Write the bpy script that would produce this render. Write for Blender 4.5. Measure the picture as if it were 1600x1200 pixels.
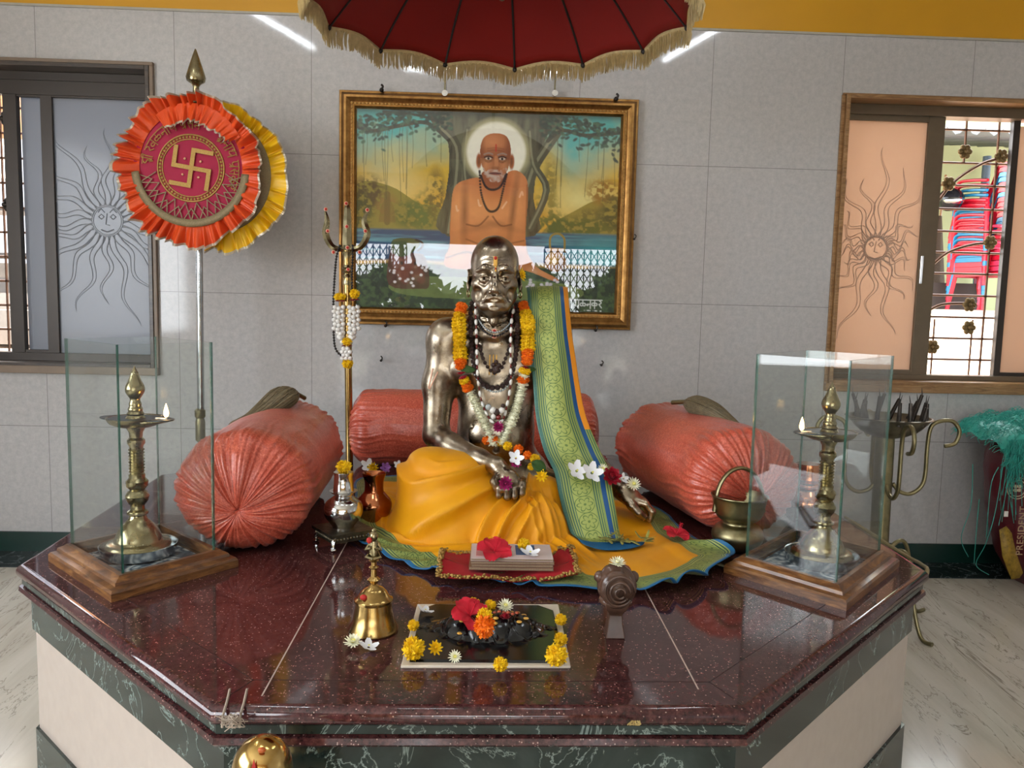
import bpy, math, random
import numpy as np
from math import pi, sin, cos, radians, sqrt, atan2
from mathutils import Vector, Matrix, noise as mnoise
random.seed(7)
RS = np.random.RandomState(3)
for o in list(bpy.data.objects):
    bpy.data.objects.remove(o)
SC = bpy.context.scene
COL = SC.collection

# ------------------------------------------------------------------ camera
FPX, PITCH, ROLL, YAW = 1250.0, radians(5.73), radians(1.37), radians(2.06)
CAMZ = 1.45
_R0 = Vector((cos(YAW), -sin(YAW), 0)); _FH = Vector((sin(YAW), cos(YAW), 0))
_F = _FH * cos(PITCH) - Vector((0, 0, 1)) * sin(PITCH); _U0 = _R0.cross(_F)
_R = _R0 * cos(ROLL) + _U0 * sin(ROLL); _U = _U0 * cos(ROLL) - _R0 * sin(ROLL)
cd = bpy.data.cameras.new('camera'); co = bpy.data.objects.new('camera', cd); COL.objects.link(co)
mw = Matrix((( _R.x, _U.x, -_F.x, 0), (_R.y, _U.y, -_F.y, 0), (_R.z, _U.z, -_F.z, CAMZ), (0, 0, 0, 1)))
co.matrix_world = mw
cd.sensor_fit = 'HORIZONTAL'; cd.sensor_width = 36; cd.lens = 36 * FPX / 1600; cd.clip_start = .02
SC.camera = co

def P(px, py, y=None, z=None):
    """survey helper: the point of the place seen at a photo pixel, at a measured depth y or height z"""
    d = _F + _R * ((px - 800) / FPX) - _U * ((py - 600) / FPX)
    t = (z - CAMZ) / d.z if z is not None else y / d.y
    return Vector((0, 0, CAMZ)) + d * t

# ------------------------------------------------------------------ world, sun, exposure
w = bpy.data.worlds.new('sky'); SC.world = w; w.use_nodes = True
bg = w.node_tree.nodes['Background']; bg.inputs[0].default_value = (.90, .95, 1.0, 1); bg.inputs[1].default_value = 5.0
sd = bpy.data.lights.new('sun', 'SUN'); sd.energy = 14; sd.angle = .02; sd.color = (1, .93, .82)
so = bpy.data.objects.new('sun', sd); COL.objects.link(so)
so.rotation_euler = Vector((-.62, .14, -.77)).to_track_quat('-Z', 'Y').to_euler()      # high sun from the right, outside the building
for nm_, loc_, rot_, sx_, sy_ in (('portal_front', (0, -4.95, 1.25), (radians(90), 0, 0), 5.0, 2.4),
                                  ('portal_side', (-3.95, -.5, 1.7), (0, radians(-90), 0), 2.0, 4.0)):
    ld = bpy.data.lights.new(nm_, 'AREA'); ld.shape = 'RECTANGLE'; ld.size = sx_; ld.size_y = sy_; ld.cycles.is_portal = True
    lo = bpy.data.objects.new(nm_, ld); COL.objects.link(lo); lo.location = loc_; lo.rotation_euler = rot_
SC.view_settings.view_transform = 'Standard'; SC.view_settings.look = 'None'
SC.view_settings.exposure = 1.15; SC.view_settings.gamma = 1; SC.view_settings.use_curve_mapping = False

# ------------------------------------------------------------------ node helpers
def lin(h):
    if isinstance(h, str):
        h = h.lstrip('#'); c = [int(h[i:i + 2], 16) / 255 for i in (0, 2, 4)]
    else: c = list(h)
    return tuple(((x / 12.92) if x <= .04045 else ((x + .055) / 1.055) ** 2.4) for x in c)
def c4(h):
    return (*lin(h), 1.0)
class NT:
    def __init__(s, name):
        s.m = bpy.data.materials.new(name); s.m.use_nodes = True; s.t = s.m.node_tree; s.n = s.t.nodes
        s.b = s.n['Principled BSDF']; s.out = s.n['Material Output']
    def new(s, typ, **kw):
        n = s.n.new(typ)
        for k, v in kw.items(): setattr(n, k, v)
        return n
    def set(s, inp, v):
        if hasattr(v, 'is_linked') or isinstance(v, bpy.types.NodeSocket): s.t.links.new(v, inp)
        else: inp.default_value = v
    def P(s, **kw):
        for k, v in kw.items():
            s.set(s.b.inputs[{'col': 'Base Color', 'rough': 'Roughness', 'metal': 'Metallic', 'coat': 'Coat Weight', 'cr': 'Coat Roughness', 'ior': 'IOR',
                              'sheen': 'Sheen Weight', 'spec': 'Specular IOR Level', 'em': 'Emission Color', 'es': 'Emission Strength', 'nor': 'Normal', 'trans': 'Transmission Weight',
                              'alpha': 'Alpha', 'sss': 'Subsurface Weight'}[k]], v)
        return s
    def ma(s, op, a, b=0, c=0):
        n = s.new('ShaderNodeMath', operation=op); s.set(n.inputs[0], a); s.set(n.inputs[1], b); s.set(n.inputs[2], c); return n.outputs[0]
    def co(s, k='Object'): return s.new('ShaderNodeTexCoord').outputs[k]
    def xyz(s, v):
        n = s.new('ShaderNodeSeparateXYZ'); s.set(n.inputs[0], v); return n.outputs
    def mp(s, v, sc=(1, 1, 1), rot=(0, 0, 0)):
        n = s.new('ShaderNodeMapping'); s.set(n.inputs[0], v); n.inputs['Scale'].default_value = sc; n.inputs['Rotation'].default_value = rot; return n.outputs[0]
    def noise(s, v=None, sc=5, det=3, ro=.5, dist=0, k=0):
        n = s.new('ShaderNodeTexNoise'); s.set(n.inputs['Vector'], v if v is not None else s.co()); n.inputs['Scale'].default_value = sc
        n.inputs['Detail'].default_value = det; n.inputs['Roughness'].default_value = ro; n.inputs['Distortion'].default_value = dist; return n.outputs[k]
    def vor(s, v=None, sc=5, feat='F1', k=0, rnd=1):
        n = s.new('ShaderNodeTexVoronoi', feature=feat); s.set(n.inputs['Vector'], v if v is not None else s.co()); n.inputs['Scale'].default_value = sc
        n.inputs['Randomness'].default_value = rnd; return n.outputs[k]
    def ramp(s, f, st, interp='LINEAR'):
        n = s.new('ShaderNodeValToRGB'); s.set(n.inputs[0], f); r = n.color_ramp; r.interpolation = interp
        while len(r.elements) < len(st): r.elements.new(.5)
        for e, (p, c) in zip(r.elements, st): e.position = p; e.color = c4(c) if isinstance(c, str) else ((c, c, c, 1) if isinstance(c, (int, float)) else (*c[:3], 1))
        return n.outputs[0]
    def mix(s, f, a, b):
        n = s.new('ShaderNodeMix', data_type='RGBA'); s.set(n.inputs[0], f)
        s.set(n.inputs[6], c4(a) if isinstance(a, str) else a); s.set(n.inputs[7], c4(b) if isinstance(b, str) else b); return n.outputs[2]
    def bump(s, h, st=.3, d=.01):
        n = s.new('ShaderNodeBump'); n.inputs['Strength'].default_value = st; n.inputs['Distance'].default_value = d; s.set(n.inputs['Height'], h); s.t.links.new(n.outputs[0], s.b.inputs['Normal']); return n.outputs[0]
def simple(name, col, rough=.5, metal=0, var=.12, sc=20, bump=0, bs=60, **kw):
    t = NT(name); c = c4(col); d = tuple(x * (1 - var * 2) for x in c[:3]) + (1,)
    t.P(col=t.mix(t.noise(sc=sc, det=4), d, tuple(min(1, x * (1 + var)) for x in c[:3]) + (1,)), rough=rough, metal=metal, **kw)
    if bump: t.bump(t.noise(sc=bs, det=3), bump, .004)
    return t.m

# ------------------------------------------------------------------ geometry helper
def frame_path(pts):
    pts = [Vector(p) for p in pts]; out = []; n = len(pts); ref = None
    for i in range(n):
        t = (pts[min(i + 1, n - 1)] - pts[max(i - 1, 0)])
        t = t.normalized() if t.length > 1e-9 else Vector((0, 0, 1))
        if ref is None:
            ref = Vector((0, 0, 1)) if abs(t.z) < .9 else Vector((0, 1, 0))
            if abs(t.z) >= .9: ref = Vector((1, 0, 0))
        a = (ref - t * ref.dot(t)); a = a.normalized() if a.length > 1e-6 else t.orthogonal().normalized()
        b = t.cross(a); ref = a; out.append((pts[i], a, b))
    return out
def smooth_path(pts, n=6, closed=False):
    p = [Vector(q) for q in pts]; L = len(p); out = []
    rng = L if closed else L - 1
    for i in range(rng):
        a = p[(i - 1) % L] if (closed or i > 0) else p[0]; b = p[i]; c = p[(i + 1) % L]; d = p[(i + 2) % L] if (closed or i + 2 < L) else p[-1]
        for k in range(n):
            t = k / n
            out.append(.5 * ((2 * b) + (c - a) * t + (2 * a - 5 * b + 4 * c - d) * t * t + (3 * b - 3 * c + d - a) * t ** 3))
    if not closed: out.append(p[-1])
    return out
class G:
    def __init__(s): s.v = []; s.f = []; s.mi = []; s.uv = None
    def add(s, v, f, mi=0):
        o = len(s.v); s.v += [tuple(q) for q in v]; s.f += [tuple(i + o for i in q) for q in f]; s.mi += [mi] * len(f); return s
    def box(s, c, d, rz=0, mi=0, taper=1.0):
        x, y, z = [q / 2 for q in d]; vs = []
        for k, (sx, sy, sz) in enumerate([(-1, -1, -1), (1, -1, -1), (1, 1, -1), (-1, 1, -1), (-1, -1, 1), (1, -1, 1), (1, 1, 1), (-1, 1, 1)]):
            t = taper if sz > 0 else 1; a, b = sx * x * t, sy * y * t
            vs.append((c[0] + a * cos(rz) - b * sin(rz), c[1] + a * sin(rz) + b * cos(rz), c[2] + sz * z))
        return s.add(vs, [(0, 3, 2, 1), (4, 5, 6, 7), (0, 1, 5, 4), (1, 2, 6, 5), (2, 3, 7, 6), (3, 0, 4, 7)], mi)
    def tube(s, pts, r, seg=8, mi=0, cap=True, flat=1.0):
        fr = frame_path(pts); n = len(fr); vs = []; R = r if isinstance(r, (list, tuple)) else [r] * n
        for (p, a, b), rr in zip(fr, R):
            for k in range(seg):
                t = 2 * pi * k / seg; vs.append(p + a * (rr * cos(t)) + b * (rr * flat * sin(t)))
        fs = [(i * seg + k, i * seg + (k + 1) % seg, (i + 1) * seg + (k + 1) % seg, (i + 1) * seg + k) for i in range(n - 1) for k in range(seg)]
        if cap: fs += [tuple(range(seg))[::-1], tuple((n - 1) * seg + k for k in range(seg))]
        return s.add(vs, fs, mi)
    def ring(s, pts, r, seg=6, mi=0):
        pts = [Vector(p) for p in pts]; n = len(pts); vs = []
        c = sum(pts, Vector()) / n
        for i in range(n):
            t = (pts[(i + 1) % n] - pts[i - 1]).normalized(); a = (pts[i] - c); a = (a - t * a.dot(t)).normalized(); b = t.cross(a)
            for k in range(seg): q = 2 * pi * k / seg; vs.append(pts[i] + a * (r * cos(q)) + b * (r * sin(q)))
        return s.add(vs, [(i * seg + k, i * seg + (k + 1) % seg, ((i + 1) % n) * seg + (k + 1) % seg, ((i + 1) % n) * seg + k) for i in range(n) for k in range(seg)], mi)
    def lathe(s, prof, c=(0, 0, 0), seg=32, mi=0, sx=1, sy=1, smooth=0):
        if smooth: prof = [(max(q[0], 0), q[2]) for q in smooth_path([(r, 0, z) for r, z in prof], smooth)]
        vs = []; n = len(prof)
        for r, z in prof:
            for k in range(seg): t = 2 * pi * k / seg; vs.append((c[0] + max(r, 1e-4) * cos(t) * sx, c[1] + max(r, 1e-4) * sin(t) * sy, c[2] + z))
        fs = [(i * seg + k, i * seg + (k + 1) % seg, (i + 1) * seg + (k + 1) % seg, (i + 1) * seg + k) for i in range(n - 1) for k in range(seg)]
        fs += [tuple(range(seg))[::-1], tuple((n - 1) * seg + k for k in range(seg))]
        return s.add(vs, fs, mi)
    def ball(s, c, r, seg=12, rings=8, mi=0):
        R = r if isinstance(r, (tuple, list)) else (r, r, r); vs = [(c[0], c[1], c[2] - R[2])]
        for i in range(1, rings):
            a = -pi / 2 + pi * i / rings
            for k in range(seg): t = 2 * pi * k / seg; vs.append((c[0] + R[0] * cos(a) * cos(t), c[1] + R[1] * cos(a) * sin(t), c[2] + R[2] * sin(a)))
        vs.append((c[0], c[1], c[2] + R[2])); L = len(vs) - 1
        fs = [(0, 1 + (k + 1) % seg, 1 + k) for k in range(seg)]
        fs += [(1 + i * seg + k, 1 + i * seg + (k + 1) % seg, 1 + (i + 1) * seg + (k + 1) % seg, 1 + (i + 1) * seg + k) for i in range(rings - 2) for k in range(seg)]
        fs += [(L, 1 + (rings - 2) * seg + k, 1 + (rings - 2) * seg + (k + 1) % seg) for k in range(seg)]
        return s.add(vs, fs, mi)
    def prism(s, poly, z0, z1, mi=0, grow=0):
        n = len(poly); c = Vector((sum(p[0] for p in poly) / n, sum(p[1] for p in poly) / n))
        top = [(c.x + (p[0] - c.x) * (1 + grow), c.y + (p[1] - c.y) * (1 + grow)) for p in poly]
        vs = [(p[0], p[1], z0) for p in poly] + [(p[0], p[1], z1) for p in top]
        return s.add(vs, [tuple(range(n))[::-1], tuple(range(n, 2 * n))] + [(i, (i + 1) % n, n + (i + 1) % n, n + i) for i in range(n)], mi)
    def grid(s, A, mi=0, cu=False, cv=False):
        nu, nv = len(A), len(A[0]); vs = [q for row in A for q in row]
        fs = [(i * nv + j, ((i + 1) % nu) * nv + j, ((i + 1) % nu) * nv + (j + 1) % nv, i * nv + (j + 1) % nv) for i in range(nu - (0 if cu else 1)) for j in range(nv - (0 if cv else 1))]
        return s.add(vs, fs, mi)
    def plate(s, poly3, n, th, mi=0):
        """a flat polygon in space given a thickness along n"""
        n = Vector(n).normalized(); k = len(poly3); a = [Vector(p) + n * th for p in poly3]; b = [Vector(p) for p in poly3]
        return s.add(b + a, [tuple(range(k))[::-1], tuple(range(k, 2 * k))] + [(i, (i + 1) % k, k + (i + 1) % k, k + i) for i in range(k)], mi)
    def xf(s, M):
        s.v = [tuple(M @ Vector(q)) for q in s.v]; return s
    def mesh(s, name, mats, smooth=True, ang=40, off=None):
        me = bpy.data.meshes.new(name); v = s.v
        if off is not None: v = [(a - off[0], b - off[1], c - off[2]) for a, b, c in v]
        me.from_pydata(v, [], s.f)
        for m in (mats if isinstance(mats, (list, tuple)) else [mats]): me.materials.append(m)
        me.polygons.foreach_set('material_index', s.mi)
        if smooth:
            me.polygons.foreach_set('use_smooth', [True] * len(s.f))
            if ang < 180: me.set_sharp_from_angle(angle=radians(ang))
        me.update(); return me
def np_mesh(name, V, F, mats, mi=None, off=(0, 0, 0)):
    me = bpy.data.meshes.new(name); V = np.asarray(V, np.float32) - np.array(off, np.float32); F = np.asarray(F, np.int32)
    me.vertices.add(len(V)); me.vertices.foreach_set('co', V.ravel()); k = F.shape[1]
    me.loops.add(F.size); me.loops.foreach_set('vertex_index', F.ravel()); me.polygons.add(len(F))
    me.polygons.foreach_set('loop_start', np.arange(0, F.size, k, dtype=np.int32)); me.polygons.foreach_set('loop_total', np.full(len(F), k, np.int32))
    for m in (mats if isinstance(mats, (list, tuple)) else [mats]): me.materials.append(m)
    if mi is not None: me.polygons.foreach_set('material_index', np.asarray(mi, np.int32))
    me.polygons.foreach_set('use_smooth', [True] * len(F)); me.update(calc_edges=True); me.validate(); return me
def link(name, me, parent=None, loc=(0, 0, 0), bevel=0, solid=0, sub=0, rot=None):
    o = bpy.data.objects.new(name, me); COL.objects.link(o); o.location = loc
    if rot: o.rotation_euler = rot
    if parent: o.parent = parent
    if solid: m = o.modifiers.new('solid', 'SOLIDIFY'); m.thickness = solid; m.offset = -1
    if bevel: m = o.modifiers.new('bevel', 'BEVEL'); m.width = bevel; m.segments = 2; m.limit_method = 'ANGLE'
    if sub: m = o.modifiers.new('sub', 'SUBSURF'); m.levels = sub; m.render_levels = sub
    return o
def tag(o, label, cat, group=None, kind=None):
    o['label'] = label; o['category'] = cat
    if group: o['group'] = group
    if kind: o['kind'] = kind
    return o
class Thing:
    """an Empty at the thing's base that parents its parts; parts are given in world coordinates"""
    def __init__(s, name, label, cat, loc=(0, 0, 0), group=None):
        s.o = bpy.data.objects.new(name, None); COL.objects.link(s.o); s.o.location = loc; s.o.empty_display_size = .05; s.loc = Vector(loc); tag(s.o, label, cat, group)
    def part(s, name, g, mat, parent=None, smooth=True, ang=40, label=None, **kw):
        me = g.mesh(name, mat, smooth, ang, s.loc) if isinstance(g, G) else g
        o = link(name, me, parent or s.o, **kw)
        if label: o['label'] = label
        return o
def solo(name, g, mat, label, cat, loc=(0, 0, 0), group=None, smooth=True, ang=40, kind=None, **kw):
    me = g.mesh(name, mat, smooth, ang, loc) if isinstance(g, G) else g
    return tag(link(name, me, None, loc, **kw), label, cat, group, kind)
def struct(name, g, mat, smooth=False, **kw):
    me = g.mesh(name, mat, smooth, 40) if isinstance(g, G) else g
    o = link(name, me, None, **kw); o['kind'] = 'structure'; return o
def copy_tree(o, parent=None, label=None, loc=None, rot=None, scale=None, group=None):
    c = o.copy(); COL.objects.link(c); c.parent = parent
    if label: c['label'] = label
    if group: c['group'] = group
    if loc is not None: c.location = loc
    if rot is not None: c.rotation_euler = rot
    if scale is not None: c.scale = (scale,) * 3 if not isinstance(scale, (tuple, list)) else scale
    for ch in list(o.children): copy_tree(ch, c)
    return c

# ------------------------------------------------------------------ materials
def mat_wall():
    t = NT('wall_tile'); g = t.new('ShaderNodeNewGeometry').outputs['Position']; x, y, z = t.xyz(g)
    base = t.ramp(t.noise(g, 34, 6, .75), [(.3, '#a8a7a8'), (.5, '#b4b2b2'), (.7, '#bebcbb')])
    # thin joints between the big tiles
    def line(v, off, per, w):
        f = t.ma('FRACT', t.ma('DIVIDE', t.ma('SUBTRACT', v, off - 50 * per), per)); return t.ma('LESS_THAN', f, w / per)
    jx = line(x, -.957, .7235, .003); jz = line(z, 1.47, .757, .003); j = t.ma('MAXIMUM', jx, jz)
    t.P(col=t.mix(j, base, '#807e7c'), rough=t.ramp(t.noise(g, 3, 3), [(.3, .04), (.7, .07)]), spec=.5)
    t.bump(t.ma('SUBTRACT', t.noise(g, 120, 3, .6), t.ma('MULTIPLY', j, 2)), .03, .001); return t.m
M = {}
M['wall'] = mat_wall()
M['yellow_paint'] = simple('yellow_paint', '#c8920f', .45, var=.06, sc=3)
M['ceiling'] = simple('ceiling_paint', '#d9d5cc', .7)
def mat_marble(name, stops, sc=2.2, rough=.12, rot=0, stretch=(1, 1, 1), vein='#6b655b', vs=1.2, vw=.03, mirror=False):
    t = NT(name); g = t.new('ShaderNodeNewGeometry').outputs['Position']
    if mirror:
        x, y, z = t.xyz(g); cm = t.new('ShaderNodeCombineXYZ'); t.set(cm.inputs[0], t.ma('ABSOLUTE', x)); t.set(cm.inputs[1], y); t.set(cm.inputs[2], z); g = cm.outputs[0]
    if rot:
        g = t.mp(g, (1, 1, 1), (0, 0, rot))
    g = t.mp(g, stretch)
    b = t.ramp(t.noise(g, sc, 6, .6, .6), stops)
    d = t.ma('ABSOLUTE', t.ma('SUBTRACT', t.noise(g, vs, 6, .62, 1.2), .5)); v = t.ramp(d, [(0, 1.0), (vw, 0.0)])
    t.P(col=t.mix(v, b, vein), rough=rough); return t.m
M['floor'] = mat_marble('floor_marble', [(.3, '#b5aea0'), (.5, '#c6c0b3'), (.7, '#d1ccc0')], 1.2, .14, radians(96), (1, 7, 1), '#8d8578', .8, .009, True)
M['green_marble'] = mat_marble('green_marble', [(.3, '#141d1b'), (.5, '#25302d'), (.75, '#3b4743')], 5, .1, vein='#7d8c86', vs=5, vw=.009)
M['dark_marble'] = mat_marble('dark_border_marble', [(.3, '#161a1b'), (.5, '#22292a'), (.75, '#343c3e')], 4, .12, vein='#626a6c', vs=4, vw=.02)
M['skirt'] = simple('green_skirting', '#13312a', .25, var=.1)
M['cream_tile'] = simple('cream_side_tile', '#b7aaa0', .2, var=.05, sc=30)
def mat_granite():
    t = NT('red_granite'); g = t.new('ShaderNodeNewGeometry').outputs['Position']
    b = t.ramp(t.noise(g, 90, 4, .7), [(.35, '#2d1718'), (.5, '#432425'), (.66, '#5a3433')])
    cells = t.xyz(t.vor(g, 250, k=1))
    sp = t.ma('MULTIPLY', t.ma('LESS_THAN', t.vor(g, 250), .34), t.ma('GREATER_THAN', cells[0], .90))
    t.P(col=t.mix(sp, b, '#a08078'), rough=.07, ior=1.5, spec=.6); return t.m
M['granite'] = mat_granite()
def metal(name, a, b, r0=.18, r1=.4, sc=25, bump=.05, patina=None, pa=.5):
    t = NT(name); n = t.noise(sc=sc, det=5, ro=.65); c = t.ramp(n, [(.3, a), (.7, b)])
    if patina:
        p = t.ramp(t.noise(sc=sc * .35, det=7, ro=.72), [(.48, 0.0), (.72, pa)]); c = t.mix(p, c, patina)
    t.P(col=c, metal=1, rough=t.ramp(t.noise(sc=sc * .6, det=4), [(.3, r0), (.7, r1)]))
    if bump: t.bump(t.noise(sc=sc * 2, det=3), bump, .003)
    return t.m
M['bronze'] = metal('aged_bronze', '#82766a', '#b8aa94', .23, .40, 22, .25, '#4a3822', .85)
M['brass'] = metal('brass', '#857a5c', '#a59a78', .18, .32, 30, .04)
M['brass_gold'] = metal('polished_brass', '#937748', '#b3955c', .15, .3, 30, .04)
M['dull_brass'] = metal('dull_brass', '#7c7456', '#938a69', .3, .45, 30, .06)
M['steel'] = metal('steel', '#9a9ea0', '#c2c5c6', .12, .25, 15, .03)
M['silver'] = metal('silver', '#b9b9b8', '#d8d8d6', .08, .2, 15, .04)
M['dark_silver'] = metal('tarnished_silver', '#4c473d', '#77715f', .3, .5, 40, .3)
M['copper'] = metal('copper', '#a2603e', '#c4835c', .1, .22, 15, .03)
M['iron'] = metal('dark_iron', '#2d2a28', '#4a4541', .35, .55, 30, .1)
M['soot'] = simple('sooty_metal', '#3c4450', .35, metal=.7, var=.2)
M['chrome'] = metal('chrome', '#c8c8c8', '#e0e0e0', .05, .1, 10, 0)
M['gilt'] = metal('gilt_frame', '#7e5a30', '#a87d48', .28, .42, 30, .08)
def mat_wood(name, a, b, c, rough=.35, sc=1, ax=(1, 12, 12), coat=.2):
    t = NT(name); g = t.mp(t.co(), tuple(x * sc for x in ax)); n = t.noise(g, 3, 6, .65, 1.5)
    t.P(col=t.ramp(n, [(.3, a), (.5, b), (.7, c)]), rough=rough, coat=coat, cr=.15); t.bump(n, .08, .002); return t.m
M['case_wood'] = mat_wood('varnished_case_wood', '#3a2212', '#6b4526', '#94683a', .3, 4, (1, 1, 6))
M['win_wood'] = mat_wood('window_wood', '#6e4c2c', '#8f6a42', '#a8835a', .35, 2, (1, 8, 8))
M['win_wood_dark'] = mat_wood('dark_window_wood', '#241c16', '#3b2f26', '#4d3f33', .35, 2, (1, 8, 8))
M['frame_alu'] = simple('bronze_aluminium', '#3a322c', .35, metal=.3, var=.08)
M['frame_alu_light'] = simple('champagne_aluminium', '#6e604e', .35, metal=.4, var=.08)
def mat_frost(name, c, tr):
    t = NT(name); t.P(col=c4(c), rough=.22, coat=.3); tl = t.new('ShaderNodeBsdfTranslucent'); tl.inputs[0].default_value = c4(tr)
    mx = t.new('ShaderNodeMixShader'); mx.inputs[0].default_value = .5; t.t.links.new(t.b.outputs[0], mx.inputs[1]); t.t.links.new(tl.outputs[0], mx.inputs[2]); t.t.links.new(mx.outputs[0], t.out.inputs[0]); return t.m
M['frost_l'] = mat_frost('frosted_glass_shade_grey', '#94969c', '#8b9099')  # grey tint stands in for the shaded outdoor light behind the left panes
M['frost_r'] = mat_frost('frosted_glass_glow_peach', '#b8a698', '#c4ad9a')  # peach tint paints in the glow of sunlit ground behind the right panes
M['frost_edge'] = mat_frost('etched_line', '#a4a8b0', '#8d949f')
M['frost_edge_r'] = mat_frost('etched_line_glow_peach', '#c4b2a4', '#cdb6a4')  # etched lines carry the same painted peach glow
def mat_glass(name='clear_glass', tint=(.975, .99, .982), ior=1.5):
    t = NT(name); tr = t.new('ShaderNodeBsdfTransparent'); tr.inputs[0].default_value = (*tint, 1); gl = t.new('ShaderNodeBsdfGlossy'); gl.inputs['Roughness'].default_value = .01
    lw = t.new('ShaderNodeLayerWeight'); f0 = ((ior - 1) / (ior + 1)) ** 2; fr = t.ma('ADD', f0, t.ma('MULTIPLY', 1 - f0, t.ma('POWER', lw.outputs['Facing'], 5))); lw.inputs[0].default_value = .5; mx = t.new('ShaderNodeMixShader')
    t.t.links.new(fr, mx.inputs[0]); t.t.links.new(tr.outputs[0], mx.inputs[1]); t.t.links.new(gl.outputs[0], mx.inputs[2]); t.t.links.new(mx.outputs[0], t.out.inputs[0]); t.n.remove(t.b); return t.m
M['glass'] = mat_glass()
M['picture_glass'] = mat_glass('picture_glass', (.98, .98, .98), 1.52)
t_ = NT('glass_edge'); t_.P(col=c4('#1d5a4a'), rough=.15, trans=.35, alpha=.85); M['glass_edge'] = t_.m
def fabric(name, a, b, rough=.7, sc=6, weave=400, sheen=.0, bump=.15, spec=.3):
    sheen = min(sheen, .04)
    t = NT(name); t.P(col=t.mix(t.noise(sc=sc, det=5), c4(a), c4(b)), rough=rough, sheen=sheen, spec=spec)
    t.bump(t.noise(sc=weave, det=2), bump, .001); return t.m
def mat_coral():
    t = NT('coral_satin'); g = t.mp(t.co(), (1, 1, 1)); n = t.noise(g, 160, 4, .8)
    t.P(col=t.ramp(n, [(.36, '#9c3a28'), (.52, '#be523d'), (.68, '#d67f69')]), rough=.30, sheen=.05, spec=.6)
    t.bump(t.noise(g, 9, 5, .6, .8), .25, .012); return t.m
M['coral'] = mat_coral()
M['red_cloth'] = fabric('dark_red_canopy_cloth', '#701412', '#8a1a16', .6, 3, 500)
M['red_velvet'] = fabric('red_velvet', '#8e0a16', '#b0101f', .7, 10, 600, .8)
M['fan_red'] = fabric('crimson_cloth', '#8e0f33', '#a81640', .6, 8, 700)
M['orange_satin'] = fabric('orange_satin', '#c53a0a', '#e2551a', .4, 8, 500, .4, .1, .5)
M['yellow_satin'] = fabric('yellow_satin', '#d9a400', '#f5c60c', .4, 8, 500, .4, .1, .5)
M['gold_thread'] = simple('gold_thread', '#b08c4a', .45, metal=.5, var=.25, sc=200, bump=.4, bs=500)
M['pale_thread'] = simple('pale_gold_braid', '#8d7d5c', .5, metal=.3, var=.25, sc=200, bump=.4, bs=500)
M['fringe'] = simple('cream_gold_fringe', '#cdb888', .6, var=.22, sc=60)
M['silver_lace'] = simple('silver_lace', '#c9bfae', .4, metal=.4, var=.2, sc=200)
M['hair'] = simple('grey_brown_hair', '#7d6f55', .5, var=.35, sc=80)
M['black_rib'] = simple('black_rib', '#120c0c', .5)
M['white'] = simple('white_paint', '#e6e3dc', .5, var=.04)
M['tilak_red'] = simple('vermilion', '#b01c12', .6)
M['tilak_yellow'] = simple('sandal_paste', '#d8a548', .6)
M['tilak_pale'] = simple('pale_sandal_paste', '#d9a58c', .6)
M['bead_brown'] = simple('rudraksha_seed', '#3c241d', .5, var=.3, sc=120, bump=.8, bs=300)
M['bead_black'] = simple('black_bead', '#17100e', .25)
M['bead_white'] = simple('white_bead', '#dedbd6', .2, var=.05)
M['bead_pearl'] = simple('grey_pearl_bead', '#a9b0b2', .2, var=.08)
M['bead_red'] = simple('red_bead', '#6e1716', .25)
def petal(name, a, b, **k): return fabric(name, a, b, .55, 60, 900, .3, .05)
M['mari_y'] = petal('yellow_marigold_petal', '#e0ac00', '#fbd816')
M['mari_o'] = petal('orange_marigold_petal', '#e05a00', '#fb8a0e')
M['hib'] = petal('hibiscus_petal', '#a0061a', '#d21b34')
M['rose'] = petal('dark_red_petal', '#7a0618', '#a80d26')
M['mag'] = petal('magenta_petal', '#7d0f4a', '#b52a74')
M['mum'] = petal('cream_petal', '#e4e4c6', '#faf8e6')
M['mum_y'] = petal('pale_yellow_petal', '#d9cf5a', '#efe98a')
M['wpet'] = petal('white_petal', '#d9dce4', '#f4f4f6')
M['purp'] = petal('purple_petal', '#8a4fae', '#b98ad0')
M['leaf'] = petal('leaf_green', '#1c3a14', '#35571f')
M['dry_leaf'] = petal('dried_basil', '#6d6a2a', '#9c9850')
t_ = NT('candle_flame'); t_.P(col=(1, .6, .2, 1), em=(1, .55, .18, 1), es=14); M['flame'] = t_.m
t_ = NT('tube_light'); t_.P(col=(1, 1, 1, 1), em=(.85, .93, 1, 1), es=26); M['tube'] = t_.m
# ------------------------------------------------------------------ the room
WY = 4.47                                   # inner face of the back wall
WX0, WX1 = -4.0, 4.2
WL = (-3.7, -1.805, 1.04, 2.66)             # left window opening x0,x1,z0,z1
WR = (1.955, 3.62, 1.035, 2.635)
CEIL = 3.6; FRONT = -5.0
struct('floor', G().box(((WX0 + WX1) / 2, (WY + FRONT) / 2, -.05), (WX1 - WX0, WY - FRONT, .1)), M['floor'])
g = G(); T = .24
def wbox(x0, x1, z0, z1, mi=0, y0=WY, y1=WY + T): g.box(((x0 + x1) / 2, (y0 + y1) / 2, (z0 + z1) / 2), (x1 - x0, y1 - y0, z1 - z0), mi=mi)
BZ = 2.953
wbox(WX0, WX1, 0, WR[2]); wbox(WX0, WL[0], WR[2], BZ); wbox(WL[1], WR[0], WR[2], BZ); wbox(WR[1], WX1, WR[2], BZ)
wbox(WL[0], WL[1], WL[3], BZ); wbox(WR[0], WR[1], WR[3], BZ); wbox(WL[0], WL[1], WR[2], WL[2])
wbox(WX0, WX1, BZ, CEIL, mi=1)
struct('wall_back', g, [M['wall'], M['yellow_paint']])
struct('trim_1', G().box(((WX0 + WX1) / 2, WY - .004, BZ), (WX1 - WX0, .008, .012)), simple('grey_joint_strip', '#a9a59a', .5))
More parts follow.
